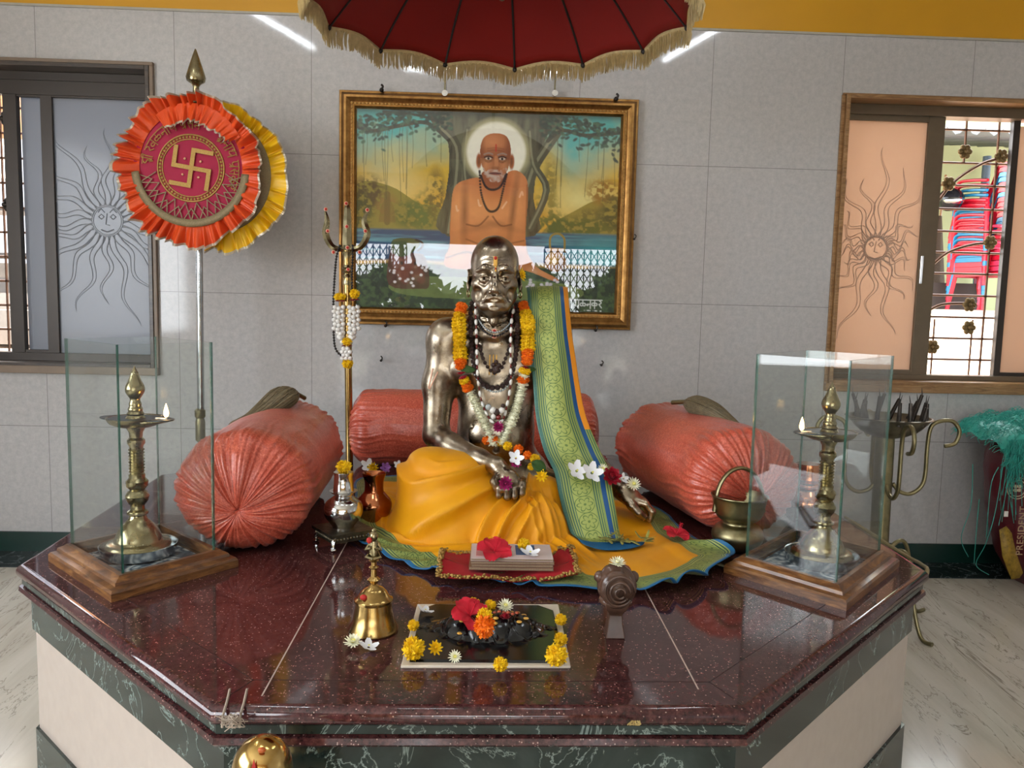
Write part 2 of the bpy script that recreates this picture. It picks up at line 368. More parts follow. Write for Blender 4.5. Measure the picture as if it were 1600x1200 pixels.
struct('baseboard_back', G().box(((WX0 + WX1) / 2, WY - .006, .058), (WX1 - WX0, .012, .116)), M['skirt'])
struct('trim_2', G().box(((WX0 + WX1) / 2, WY - .142, .002), (WX1 - WX0, .26, .006)), M['dark_marble'])
# side walls, left opening added for daylight, front wall with the entrance, ceiling
g = G()
def sidewall(x, ops):
    ys = [FRONT] + [q for o in ops for q in o[:2]] + [WY]
    for i in range(0, len(ys), 2): g.box((x, (ys[i] + ys[i + 1]) / 2, CEIL / 2), (.2, ys[i + 1] - ys[i], CEIL))
    for y0, y1, z0, z1 in ops:
        if z0 > 0: g.box((x, (y0 + y1) / 2, z0 / 2), (.2, y1 - y0, z0))
        g.box((x, (y0 + y1) / 2, (z1 + CEIL) / 2), (.2, y1 - y0, CEIL - z1))
sidewall(WX0 - .1, [(-2.5, 1.5, 1.0, 2.9)]); struct('wall_left', g, M['wall'])
g = G(); sidewall(WX1 + .1, []); struct('wall_right', g, M['wall'])
g = G()
for x0, x1, z0, z1 in ((WX0, -2.5, 0, CEIL), (2.5, WX1, 0, CEIL), (-2.5, 2.5, 2.45, CEIL)): g.box(((x0 + x1) / 2, FRONT - .1, (z0 + z1) / 2), (x1 - x0, .2, z1 - z0))
struct('wall_front', g, M['yellow_paint'])
struct('ceiling', G().box(((WX0 + WX1) / 2, (WY + FRONT) / 2, CEIL + .05), (WX1 - WX0, WY - FRONT, .1)), M['ceiling'])
# collapsible gates folded to both sides of the entrance behind the viewer
def gate(x0, x1, label):
    g = G(); n = int((x1 - x0) / .11); st = (x1 - x0) / n
    for i in range(n + 1): g.box((x0 + i * st, FRONT + .05, 1.2), (.022, .02, 2.4))
    for i in range(n):
        for k in range(12):
            z = .1 + k * .19
            for s in (0, 1):
                a = Vector((x0 + i * st, FRONT + .065, z + s * .19)); b = Vector((x0 + (i + 1) * st, FRONT + .065, z + (1 - s) * .19)); g.tube([a, b], .009, 4)
    g.box(((x0 + x1) / 2, FRONT + .05, 2.43), (x1 - x0, .04, .05)); g.box(((x0 + x1) / 2, FRONT + .05, .015), (x1 - x0, .04, .03))
    return solo('folding_gate', g, M['iron'], label, 'gate', (x0, FRONT + .05, 0), smooth=False)
gate(-2.48, -1.35, 'dark collapsible lattice gate folded to the left of the entrance behind the viewer')
gate(1.0, 2.48, 'dark collapsible lattice gate folded to the right of the entrance behind the viewer')
# tube lights (their streaks show in the glossy tiles)
for i, (a, b, lb) in enumerate((((-.78, 1.33), (-.28, 1.33), 'front left'), ((.26, 1.33), (.72, 1.33), 'front right'), ((-1.50, 1.85), (-1.80, 2.75), 'left slanted'), ((1.50, 1.85), (1.75, 2.75), 'right slanted'))):
    a = Vector((*a, CEIL - .03)); b = Vector((*b, CEIL - .03)); c = (a + b) / 2
    t = Thing('tube_light', 'white ceiling tube light, %s one above the altar' % lb, 'tube light', (c.x, c.y, CEIL - .001), 'tube lights on the ceiling')
    d = (b - a); L = d.length; an = atan2(d.y, d.x)
    t.part('batten', G().box((c.x, c.y, CEIL - .013), (L + .03, .045, .024), an), M['white'])
    t.part('tube', G().tube([a, b], .014, 10), M['tube'])

# ------------------------------------------------------------------ windows
def etched_sun(c, R, w, h, yy, seed):
    """etched sun with wavy rays, low relief on the pane"""
    g = G(); rs = random.Random(seed); n = 22
    for k in range(n):
        a = 2 * pi * k / n + .1; lx = abs(cos(a)) * .9 + .02; lz = abs(sin(a)) + .02
        L = min((w / 2 - .02) / lx, (h / 2 - .04) / lz) * rs.uniform(.82, 1.0) * (1 if k % 2 else .82); L = max(L, R * 1.6)
        for s in (-1, 1):
            pts = []; rr = []
            for i in range(26):
                t = i / 25; r = R * 1.02 + (L - R) * t; wv = sin(t * 3.1 * pi + k) * .028 * min(1, t * 3); half = s * .017 * (1 - t) ** .8
                px_, pz_ = r * cos(a) - (wv + half) * sin(a), r * sin(a) + (wv + half) * cos(a)
                px_ = max(-w / 2 + .01, min(w / 2 - .01, px_))
                pts.append((c[0] + px_, yy, c[1] + pz_)); rr.append(.0035 * (1 - t * .6))
            g.tube(pts, rr, 5, flat=.5)
    for r in (R, R * .9):
        g.ring([(c[0] + r * cos(q), yy, c[1] + r * sin(q)) for q in [2 * pi * j / 32 for j in range(32)]], .003)
    for s in (-1, 1):
        e = c[0] + s * R * .38
        g.tube([(e - R * .2, yy, c[1] + .02), (e, yy, c[1] + .035), (e + R * .2, yy, c[1] + .02)], .003, 5); g.tube([(e - R * .2, yy, c[1] + .045), (e, yy, c[1] + .065), (e + R * .22, yy, c[1] + .045)], .003, 5)
        g.tube([(e - R * .15, yy, c[1] + .018), (e, yy, c[1] + .008), (e + R * .15, yy, c[1] + .018)], .003, 5)
    g.tube([(c[0], yy, c[1] + .04), (c[0] - .008, yy, c[1] - .02), (c[0] + .012, yy, c[1] - .025)], .003, 5)
    g.tube([(c[0] - .035, yy, c[1] - .05), (c[0], yy, c[1] - .062), (c[0] + .035, yy, c[1] - .048)], .004, 5)
    return g
YS = WY + .12                              # plane of the sliding sashes
def bar(g, x0, x1, z0, z1, y=YS, d=.03, mi=0): g.box(((x0 + x1) / 2, y, (z0 + z1) / 2), (x1 - x0, d, z1 - z0), mi=mi)
def casing(W, mat, side):
    g = G(); x0, x1, z0, z1 = W; d = .26; yc = WY + .1
    for a in ((x0, x0 + .022, z0, z1), (x1 - .022, x1, z0, z1), (x0 + .022, x1 - .022, z1 - .022, z1), (x0 + .022, x1 - .022, z0, z0 + .03)): bar(g, *a, y=yc, d=d)
    return g
w1 = struct('window_1', casing(WL, 0, 0), M['win_wood_dark'], bevel=.003)
w2 = struct('window_2', casing(WR, 0, 0), M['win_wood'], bevel=.003)
# moulding strip round the left opening, paler brown than the casing
g = G(); bar(g, WL[0], WL[1] + .02, WL[3], WL[3] + .018, y=WY - .01, d=.03); bar(g, WL[1], WL[1] + .02, WL[2] - .02, WL[3], y=WY - .01, d=.03); bar(g, WL[0], WL[1] + .02, WL[2] - .03, WL[2] + .012, y=WY - .015, d=.04)
link('window_trim', g.mesh('window_trim', simple('brown_window_trim', '#7d6a58', .4), False), w1, bevel=.003)
g = G(); bar(g, WR[0] - .015, WR[1], WR[3], WR[3] + .01, y=WY - .004, d=.012); bar(g, WR[0] - .02, WR[0], WR[2], WR[3], y=WY - .004, d=.012); bar(g, WR[0] - .02, WR[1], WR[2] - .035, WR[2] + .01, y=WY - .015, d=.04)
link('window_trim', g.mesh('window_trim', M['win_wood'], False), w2, bevel=.003)
def fr(g, x0, x1, z0, z1, t=.035, y=YS, d=.025):
    bar(g, x0, x0 + t, z0, z1, y, d); bar(g, x1 - t, x1, z0, z1, y, d); bar(g, x0 + t, x1 - t, z1 - t, z1, y, d); bar(g, x0 + t, x1 - t, z0, z0 + t, y, d)
# left window: fixed outer frame, narrow sash, wide frosted sash
xa = P(12, 300, y=YS).x; xb = P(33, 300, y=YS).x; xc = P(70, 300, y=YS).x; xd = P(88, 300, y=YS).x; xe = WL[1] - .022
z0, z1 = WL[2] + .03, WL[3] - .022
g = G(); fr(g, WL[0] + .022, xe, z0, z1, .045, YS + .01, .09)
bar(g, WL[0] + .02, xe, z1 - .12, z1, YS, .05)
link('outer_frame', g.mesh('outer_frame', M['frame_alu'], False), w1, bevel=.002)
g = G(); bar(g, xa, xb, z0, z1 - .1, YS, .04); bar(g, xc, xd, z0, z1 - .1, YS, .04); bar(g, xd, xe, z1 - .13, z1 - .1, YS, .04); bar(g, xd, xe, z0, z0 + .035, YS, .04); bar(g, xb, xc, z0, z0 + .06, YS, .03); bar(g, xb, xc, z1 - .13, z1 - .1, YS, .03)
link('sash_frame', g.mesh('sash_frame', M['frame_alu'], False), w1, bevel=.002)
g = G(); bar(g, xb, xc, z0 + .05, z1 - .12, YS + .03, .005); p_ = link('frosted_pane', g.mesh('frosted_pane', M['frost_l'], False), w1)
g = G(); bar(g, xd, xe, z0 + .03, z1 - .12, YS, .005); p_ = link('frosted_pane', g.mesh('frosted_pane', M['frost_l'], False), w1)
cs = P(168, 345, y=YS); g = etched_sun((cs.x, cs.z), .085, 1.1, 1.3, YS - .003, 3)
g2 = G()
for i in range(0, 1): pass
vs = [(max(xd + .004, min(xe - .004, v[0])), v[1], v[2]) for v in g.v]; g.v = vs
link('etched_sun', g.mesh('etched_sun', M['frost_edge']), p_)
# right window
rx0 = WR[0] + .022; ra = P(1441, 300, y=YS).x; rb = P(1467, 300, y=YS).x; rc = P(1578, 300, y=YS).x; rd = P(1600, 300, y=YS).x
z0, z1 = WR[2] + .03, WR[3] - .022
g = G(); bar(g, rx0, WR[1] - .02, z1 - .055, z1, YS + .01, .1); bar(g, rx0, WR[1] - .02, z0, z0 + .03, YS + .01, .1)
link('outer_frame', g.mesh('outer_frame', M['frame_alu_light'], False), w2, bevel=.002)
g = G(); bar(g, ra, rb, z0, z1 - .05, YS, .035); bar(g, rx0, ra, z1 - .085, z1 - .05, YS, .035); bar(g, rx0, ra, z0 + .02, z0 + .055, YS, .035)
link('sash_frame', g.mesh('sash_frame', M['frame_alu_light'], False), w2, bevel=.002)
g = G(); bar(g, ra + .008, ra + .024, 1.62, 1.78, YS - .02, .012)
link('sash_latch', g.mesh('sash_latch', M['chrome'], False), w2, bevel=.002)
g = G(); bar(g, rc, rc + .04, z0, z1 - .05, YS + .03, .035); bar(g, rc + .04, WR[1] - .02, z0, z0 + .05, YS + .03, .035)
link('sash_frame', g.mesh('sash_frame', M['frame_alu'], False), w2, bevel=.002)
g = G(); bar(g, rc + .04, WR[1] - .022, z0 + .05, z1 - .08, YS + .03, .005); link('frosted_pane', g.mesh('frosted_pane', M['frost_r'], False), w2)
g = G(); bar(g, rx0, ra, z0 + .05, z1 - .08, YS, .005); p_ = link('frosted_pane', g.mesh('frosted_pane', M['frost_r'], False), w2)
cs = P(1368, 388, y=YS); g = etched_sun((cs.x, cs.z), .07, ra - rx0 - .02, 1.25, YS - .003, 5)
g.v = [(max(rx0 + .004, min(ra - .004, v[0])), v[1], v[2]) for v in g.v]
link('etched_sun', g.mesh('etched_sun', M['frost_edge_r']), p_)
# iron grilles outside both windows
M['grille'] = simple('rusty_grille_paint', '#6e4a34', .5, metal=.3, var=.25)
def flower6(g, c, r):
    for k in range(6): a = 2 * pi * k / 6; g.ball((c[0] + r * .62 * cos(a), c[1], c[2] + r * .62 * sin(a)), (r * .42, .012, r * .42), 8, 6)
    g.ball(c, (r * .35, .018, r * .35), 8, 6)
YG = WY + .22
g = G(); gf = G()
for k, pz in enumerate((203, 255, 290, 327, 362, 395, 428, 462, 496, 529, 562)):
    z = P(1510, pz, y=YG).z; g.tube([(rb - .1, YG, z), (WR[1] - .03, YG, z)], .007, 6)
g.tube([(rc - .03, YG, z0), (rc - .03, YG, z1)], .007, 6)
for x_ in (P(1515, 560, y=YG).x, P(1455, 570, y=YG).x): g.tube([(x_, YG, z0), (x_, YG, 1.22 if x_ < 2.5 else 1.42)], .006, 6)
x_ = P(1510, 200, y=YG).x; g.tube([(x_, YG, z1), (x_, YG, 2.33)], .007, 6)
BOSS = []
def sw(pl): g.tube(smooth_path([P(a, b, y=YG - .012) for a, b in pl], 6), .009, 6)
sw([(1460, 322), (1490, 285), (1530, 258), (1558, 248)]); sw([(1450, 420), (1480, 395), (1520, 382), (1550, 380)]); sw([(1440, 492), (1470, 476), (1510, 474)])
for a, b in ((1508, 237), (1565, 244), (1482, 287), (1547, 379), (1515, 476), (1514, 512), (1457, 542)): BOSS.append(tuple(P(a, b, y=YG - .02)))
gr = Thing('window_grille', 'rusty brown iron grille with little flowers in the right window', 'grille', (2.8, YG, z0)); gr.part('bars', g, M['grille']); bm_ = simple('dull_gold_boss', '#7d6844', .45, metal=.5)
for q in BOSS: gf = G(); flower6(gf, q, .042); gr.part('flower_boss', gf, bm_)
g = G(); gf = G()
for k in range(12):
    z = 1.1 + k * .137; g.tube([(WL[0] + .02, YG, z), (WL[1] - .02, YG, z)], .007, 6)
g.tube([(P(5, 300, y=YG).x, YG, WL[2]), (P(5, 300, y=YG).x, YG, WL[3])], .007, 6)
gr = Thing('window_grille', 'dark iron grille seen through the gap of the left window', 'grille', (-2.8, YG, WL[2])); gr.part('bars', g, M['grille']); 
for a, b in ((10, 185), (14, 320)): gf = G(); flower6(gf, tuple(P(a, b, y=YG - .02)), .04); gr.part('flower_boss', gf, M['iron'])

# ------------------------------------------------------------------ outside the windows
M['pink_ground'] = simple('sunlit_ground', '#b7a28e', .8, var=.1, sc=3)
M['lime_wall'] = simple('pale_green_wall', '#9aa078', .8, var=.06, sc=2)
def slope(name, x0, x1, mat):
    A = [[(x0, 4.72, .93), (x0, 7.0, 1.37), (x0, 8.4, 1.5), (x0, 14, 1.5)], [(x1, 4.72, .93), (x1, 7.0, 1.37), (x1, 8.4, 1.5), (x1, 14, 1.5)]]
    g = G().grid(A); struct(name, g, mat, solid=.1)
slope('ground_yard', -14, 16, M['pink_ground'])
struct('ground_front', G().box((0, FRONT - 8.2, -.06), (40, 16, .1)), simple('courtyard_paving', '#a9a294', .7, var=.1, sc=1))
g = G().box((9.5, 10.6, 3), (17, .2, 4)); struct('wall_yard', g, M['lime_wall'])
# lean-to roof of corrugated sheet over the chairs
def corrug(x0, x1, y0, y1, z0, z1):
    A = []
    for i in range(141):
        x = x0 + (x1 - x0) * i / 140; d = .035 * sin(i / 140 * (x1 - x0) / .18 * 2 * pi); A.append([(x, y0, z0 + d), (x, y1, z1 + d)])
    return G().grid(A)
rz = P(1540, 205, y=7.6).z
solo('corrugated_roof', corrug(3.2, 9, 7.6, 10.5, rz, rz + .5), simple('grey_roof_sheet', '#4d5458', .5, metal=.3), 'grey corrugated roof sheet outside the right window', 'roof', (4, 7.6, rz), solid=.01)
x_ = P(1543, 240, y=7.7).x; x_ = P(1543, 240, y=10.3).x; solo('drain_pipe', G().tube([(x_, 10.3, 1.5), (x_, 10.3, rz + .3)], .05, 12), simple('grey_blue_pipe', '#4d5d6c', .4), 'grey pipe post behind the outdoor chair stacks', 'pipe', (x_, 10.3, 1.5))
def crown(name, c, r, label):
    g = G(); rs = random.Random(int(c[0] * 10))
    for k in range(900):
        a, b = rs.uniform(0, 2 * pi), math.acos(rs.uniform(-1, 1)); q = rs.uniform(.6, 1) ; k_ = 3.2 if c[1] < 0 else 1; p = Vector((c[0] + r * q * sin(b) * cos(a), c[1] + r * q * sin(b) * sin(a), c[2] + r * .85 * q * cos(b)))
        u = Vector((rs.uniform(-1, 1), rs.uniform(-1, 1), rs.uniform(-1, 1))).normalized() * .09 * k_; v = u.orthogonal().normalized() * .05 * k_
        g.add([p - u, p + v, p + u, p - v], [(0, 1, 2, 3)])
    t = Thing(name, label, 'tree', (c[0], c[1], 0)); t.part('foliage', g, simple('tree_green', '#7d9a4a' if c[1] > 0 else '#3a5230', .6, var=.3, sc=3), smooth=False)
    t.part('trunk', G().tube([(c[0], c[1], 0), (c[0], c[1], c[2])], .12, 8), simple('bark', '#4a3a2a', .8))
for i_, (tx_, ty_, tz_, tr_) in enumerate(((-6, -14, 1.3, 1.9), (-2.5, -15, 1.0, 1.8), (.8, -14.5, 1.2, 1.7), (4.6, -15, 1.1, 1.9), (8.6, -14, 1.5, 2.0))): crown('tree', (tx_, ty_, tz_), tr_, ['bushy tree across the courtyard behind the viewer, far left', 'bushy tree across the courtyard behind the viewer, left of the middle', 'bushy tree across the courtyard behind the viewer, in the middle', 'bushy tree across the courtyard behind the viewer, right of the middle', 'bushy tree across the courtyard behind the viewer, far right'][i_])
crown('tree', (8.6, 12.6, 3.6), 1.6, 'pale green tree beyond the yard at the right window edge')
# plastic chairs stacked in the yard
def chair_meshes(col):
    s = G(); s.box((0, 0, .42), (.44, .42, .025)); s.box((0, -.205, .40), (.44, .02, .05)); s.box((-.22, 0, .405), (.015, .42, .05)); s.box((.22, 0, .405), (.015, .42, .05))
    b = G(); A = []
    for i in range(9):
        u = -1 + 2 * i / 8; row = []
        for j in range(8):
            v = j / 7; row.append((u * (.21 - .03 * v), .19 + .10 * v - .03 * (1 - u * u) + .0 * v, .43 + .40 * v * (1 - .08 * u * u)))
        A.append(row)
    A2 = [[(x, y - .018, z) for x, y, z in r] for r in A]; b.grid(A); b.grid(A2)
    arm = [G().tube(smooth_path([(s_ * .235, .2, .62), (s_ * .25, 0, .64), (s_ * .24, -.17, .62), (s_ * .235, -.2, .42)], 5), .018, 6, flat=1.5) for s_ in (-1, 1)]
    legs = [G().tube([(sx * .2, sy * .18, .41), (sx * .235, sy * .23, 0)], [.03, .022], 6) for sx in (-1, 1) for sy in (-1, 1)]
    return [('seat', s)] + [('backrest', b)] + [('armrest', q) for q in arm] + [('leg', q) for q in legs]
def make_chair(col, mat, label, loc, group):
    t = Thing('plastic_chair', label, 'chair', (0, 0, 0), group)
    for n_, g_ in chair_meshes(col): t.part(n_, g_, mat)
    return t.o
M['red_plastic'] = simple('red_plastic', '#b3122c', .35, var=.06); M['blue_plastic'] = simple('blue_plastic', '#16719c', .35, var=.06); M['pink_plastic'] = simple('pink_plastic', '#d83a5a', .35, var=.06)
NUM = ['topmost', 'second from the top', 'third from the top', 'fourth from the top', 'fifth from the top', 'sixth from the top', 'seventh from the top', 'eighth from the top', 'ninth from the top', 'tenth from the top', 'eleventh from the top', 'twelfth from the top', 'thirteenth from the top', 'fourteenth from the top', 'fifteenth from the top', 'sixteenth from the top']
protos = {}
def stack(cx, cy, n, cols, rot, where, dz=.066, z0=1.47, grp=''):
    for k in range(n):
        c = cols[k]; nm = {'r': 'red', 'b': 'blue', 'p': 'pink'}[c]; mat = M[nm + '_plastic']
        lb = '%s plastic chair, %s of the %s outside the right window' % (nm, NUM[k], where)
        loc = (cx + .002 * k, cy, z0 + (n - 1 - k) * dz)
        if c not in protos:
            protos[c] = make_chair(c, mat, lb, loc, grp); o = protos[c]; o.location = loc; o.rotation_euler = (0, 0, rot)
        else: copy_tree(protos[c], None, lb, loc, (0, 0, rot), group=grp)
sx = P(1532, 400, y=9.2).x
stack(sx, 9.2, 16, 'rrbbrrbrrrrbbrrr'[:16], radians(200), 'tall chair stack', .055, 1.505, 'chairs of the tall outdoor stack')
sx = P(1584, 400, y=8.9).x
stack(sx, 8.9, 6, 'pprppr', radians(172), 'short chair stack', .06, 1.505, 'chairs of the short outdoor stack')
t = Thing('broom', 'dark bristle broom leaning on the pale wall outside the right window', 'broom', (4.8, 9.9, 1.5))
bc = P(1466, 350, y=9.9); t.part('bristles', G().tube([(bc.x, 9.9, bc.z + .1), (bc.x - .02, 9.9, 1.5)], [.04, .2], 10, flat=.5), simple('broom_bristle', '#4a3a28', .8, var=.3, sc=90)); t.part('handle', G().tube([(bc.x + .02, 9.9, bc.z + .1), (bc.x + .05, 9.9, bc.z + .6)], .015, 8), M['win_wood'])
t = Thing('helmet', 'black and silver motorcycle helmet outside by the chair stack', 'helmet', tuple(P(1485, 317, y=9.2)))
hc = P(1485, 312, y=9.2); t.part('shell', G().ball(hc, (.14, .16, .13), 16, 12), simple('helmet_black', '#15151a', .2)); t.part('visor', G().ball(hc + Vector((0, -.05, -.02)), (.125, .13, .06), 16, 10), M['chrome'])
solo('wooden_crate', G().box((P(1478, 440, y=9.6).x, 9.6, 1.66), (.7, .3, .32)), simple('dark_brown_box', '#2d2018', .7), 'dark brown crate on the ground behind the outdoor chairs', 'crate', (P(1478, 440, y=9.6).x, 9.6, 1.5), smooth=False)
# glimpses outside the left window
g = G(); lx = P(15, 300, y=6.5).x
A = [[(lx - .8 + .04 * i, 6.2 + .05 * sin(i * 1.1), z) for z in (P(10, 230, y=6.5).z, P(10, 120, y=6.5).z + .4)] for i in range(40)]
solo('hanging_cloth', g.grid(A), simple('peach_cloth', '#d9a27a', .7, var=.1), 'peach cloth hanging outside the left window', 'cloth', (lx, 6.2, 2.6), solid=.005)
solo('white_bucket', G().lathe([(0, 0), (.12, 0), (.15, .28), (.14, .28), (.11, .02), (0, .02)], (lx + .05, 6.2, P(10, 280, y=6.2).z)), M['white'], 'white bucket outside the left window', 'bucket', (lx + .05, 6.2, P(10, 280, y=6.2).z))
solo('yard_shelf', G().box((lx, 6.3, P(15, 330, y=6.3).z), (.9, .4, .03)).box((lx - .4, 6.3, 1.75), (.04, .4, .9)).box((lx + .4, 6.3, 1.75), (.04, .4, .9)).box((lx, 6.3, P(15, 400, y=6.3).z), (.9, .4, .03)), M['iron'], 'dark metal shelf rack outside the left window', 'shelf', (lx, 6.3, 1.4), smooth=False)
g = G()
for k in range(5): g.box((lx, 5.6 + k * .3, 1.15 + k * .06), (2.2, .3, .1 + .12 * k))
solo('stone_steps', g, simple('grey_stone', '#77706a', .7), 'grey stone steps outside the left window', 'steps', (lx, 5.6, 1.1), smooth=False)
struct('wall_yard_left', G().box((-6.5, 8.6, 2.6), (9, .2, 2.4)), simple('blue_grey_wall', '#7d828c', .8))

# ------------------------------------------------------------------ altar platform
PZ = .75
OCT = [(-.455, 1.32), (.481, 1.325), (1.229, 2.085), (1.265, 3.14), (.62, 3.73), (-.62, 3.71), (-1.268, 3.139), (-1.195, 2.045)]
def inset(poly, d):
    n = len(poly); out = []
    for i in range(n):
        a, b, c = Vector(poly[i - 1]), Vector(poly[i]), Vector(poly[(i + 1) % n]); e1 = (b - a).normalized(); e2 = (c - b).normalized()
        n1 = Vector((-e1.y, e1.x)); n2 = Vector((-e2.y, e2.x)); m = (n1 + n2).normalized(); out.append(tuple(b + m * (d / max(.3, m.dot(n1)))))
    return out
def ringwall(g, prof):
    """sweep a (inset, z) profile round the octagon"""
    rows = [[(*q, z) for q in inset(OCT, d)] for d, z in prof]; g.grid(rows, cv=True); return g
def cap(g, poly, z, flip=False): n = len(poly); g.add([(*q, z) for q in poly], [tuple(range(n))[::-1] if flip else tuple(range(n))])
pf = Thing('altar_platform', 'octagonal altar platform with glossy dark red granite top', 'platform', (0, 2.5, 0))
g = G(); ringwall(g, [(.012 + .018 * (1 - sin(q)) if False else .02 * (1 - cos(q)) if False else .018 * (1 - cos(q)), PZ - .018 - .018 * sin(q)) if False else (.018 * (1 - cos(q)), PZ - .018 + .018 * sin(q)) for q in [radians(k * 15 - 60) for k in range(0, 11)]])
cap(g, inset(OCT, .018), PZ)
top = pf.part('top_slab', g, M['granite'], ang=60)
g = G(); z = PZ - .034; ringwall(g, [(.02, z), (.012, z - .002), (.012, z - .018), (.02, z - .02)]); pf.part('green_moulding', g, M['green_marble'])
g = G(); z -= .02; ringwall(g, [(.02, z), (.006, z - .003), (.004, z - .014), (.008, z - .019), (.03, z - .021)]); pf.part('lower_moulding', g, M['granite'])
g = G(); ringwall(g, [(.03, PZ - .07), (.03, .575)]); pf.part('green_band', g, M['green_marble'], smooth=False)
g = G(); ringwall(g, [(.038, .58), (.038, .30)]); ringwall(g, [(.03, .575), (.038, .575)]); pf.part('side_panels', g, M['cream_tile'], smooth=False)
g = G(); ringwall(g, [(.038, .302), (.03, .302), (.03, 0)]); pf.part('skirting', g, M['green_marble'], smooth=False)
g = G()
def strip(a, b, wd=.0028):
    a = Vector((*a, 0)); b = Vector((*b, 0)); d = (b - a).normalized(); n = Vector((-d.y, d.x, 0)) * wd / 2
    g.prism([(a - n)[:2], (b - n)[:2], (b + n)[:2], (a + n)[:2]], PZ - .002, PZ + .0004)
strip((-.38, 1.365), (-.395, 3.65)); strip((.408, 1.40), (.43, 3.65)); pf.part('joint_lines', g, simple('pale_grout', '#b6a79b', .5), top, smooth=False)
g = G(); I = inset(OCT, .105); J = inset(OCT, .02)
for i in (0, 1, 2, 3, 7): strip(I[i] if i != 0 else I[0], I[(i + 1) % 8], .0015)
for i in (1, 2, 7, 0): strip(I[i], J[i], .0015)
pf.part('border_joint', g, simple('dark_joint', '#1d0c0c', .4), top, smooth=False)
# concealed core so that nothing shows through below
struct('trim_3', G().prism(inset(OCT, .06), .001, PZ - .08), M['dark_marble'])
# ------------------------------------------------------------------ stroke lettering (Devanagari, drawn by hand)
def arcp(cx, cy, r, a0, a1, n=9, ry=None): return [(cx + r * cos(radians(a0 + (a1 - a0) * i / (n - 1))), cy + (ry or r) * sin(radians(a0 + (a1 - a0) * i / (n - 1)))) for i in range(n)]
GL = {
 'ra': (.45, [arcp(.2, .72, .16, 100, -80) + [(.1, .5), (.42, .1)]]),
 'va': (.6, [arcp(.24, .45, .17, 20, 330), [(.5, 1), (.5, 0)]]),
 'lla': (.8, [arcp(.22, .45, .17, 30, 330), arcp(.56, .45, .17, 150, -150), [(.39, 1), (.39, .5)]]),
 'na': (.6, [[(.5, 1), (.5, 0)], [(.5, .5), (.2, .5)] + arcp(.14, .42, .08, 60, 330)]),
 'aa': (.25, [[(.12, 1), (.12, 0)]]),
 'tha': (.65, [arcp(.16, .8, .09, 0, 300), arcp(.26, .5, .18, 110, 360), [(.55, 1), (.55, 0)]]),
 'shri': (.75, [arcp(.16, .72, .12, 60, 300), arcp(.2, .4, .16, 100, -100), [(.5, 1), (.5, 0)], [(.5, .3), (.25, .05)], [(.5, .18), (.3, -.1)], arcp(.62, 1.02, .16, 180, 20) + [(.72, 1), (.72, 0)]]),
 'pra': (.6, [[(.1, 1), (.1, .5)] + arcp(.25, .5, .15, 180, 300) + [(.5, .4)], [(.5, 1), (.5, 0)], [(.5, .3), (.2, .05)]]),
 'sa': (.65, [arcp(.16, .78, .12, 90, -90) + [(.1, .6), (.35, .1)], [(.18, .52), (.55, .52)], [(.55, 1), (.55, 0)]]),
 'nna': (.6, [[(.5, 1), (.5, 0)], [(.5, .62), (.15, .62)], [(.5, .4), (.2, .4)] + arcp(.15, .33, .08, 60, 330)]),
 'ga': (.6, [[(.15, 1), (.15, .4)] + arcp(.12, .35, .06, 60, 330), [(.5, 1), (.5, 0)]]),
 'ka': (.8, [[(.4, 1), (.4, 0)], arcp(.22, .5, .17, 20, 340), arcp(.55, .5, .15, 170, -120)]),
}
def lay_word(names, sc):
    """strokes of a word laid out left to right with its headline"""
    x = 0; st = []
    for n_ in names:
        if n_ == ' ': x += .35 * sc; continue
        w_, s_ = GL[n_]; st += [[(x + a * sc, b * sc) for a, b in q] for q in s_]; st.append([(x - .03 * sc, sc), (x + w_ * sc + .02 * sc, sc)]); x += w_ * sc + .04 * sc
    return st, x
# ------------------------------------------------------------------ ceremonial standing fan at the left
FY = 4.0
fc = P(299, 263, y=FY); FR = .275
px_, tp = P(312, 600, y=FY + .05).x, P(308, 76, y=FY + .05).z
t = Thing('ceremonial_fan', 'round crimson ceremonial fan with orange and yellow ruffles on a tall pole', 'ceremonial fan', (px_, FY + .05, 0))
pxt = P(308, 100, y=FY + .05).x
t.part('pole', G().tube([(px_, FY + .05, 0), (pxt, FY + .05, tp - .27)], .017, 14), M['steel'])
t.part('pole_joint', G().lathe([(.016, 0), (.024, .01), (.024, .1), (.02, .12), (.026, .13), (.026, .16), (.016, .17)], (px_, FY + .05, P(312, 690, y=FY + .05).z), 16), M['dull_brass'])
zb = tp - .30
t.part('finial', G().lathe([(.012, 0), (.012, .04), (.02, .06), (.02, .075), (.055, .082), (.058, .087), (.02, .095), (.016, .13), (.014, .165), (.022, .178), (.042, .192), (.046, .21), (.036, .245), (.018, .30), (.004, .34), (0, .345)], (pxt, FY + .03, zb - .05), 20), M['brass'])
def disc(c, R, y, n=64, rings=10, dome=.02):
    g = G(); A = [[(c.x + R * i / rings * cos(2 * pi * k / n), y - dome * (1 - (i / rings) ** 2), c.z + R * i / rings * sin(2 * pi * k / n)) for k in range(n)] for i in range(rings + 1)]
    g.grid(A, cv=True); return g
t.part('crimson_disc', disc(fc, FR, FY, dome=.004), M['fan_red'], solid=.004)
t.part('yellow_backing', disc(fc + Vector((.11, 0, -.02)), FR, FY + .05), M['pale_thread'], solid=.01)
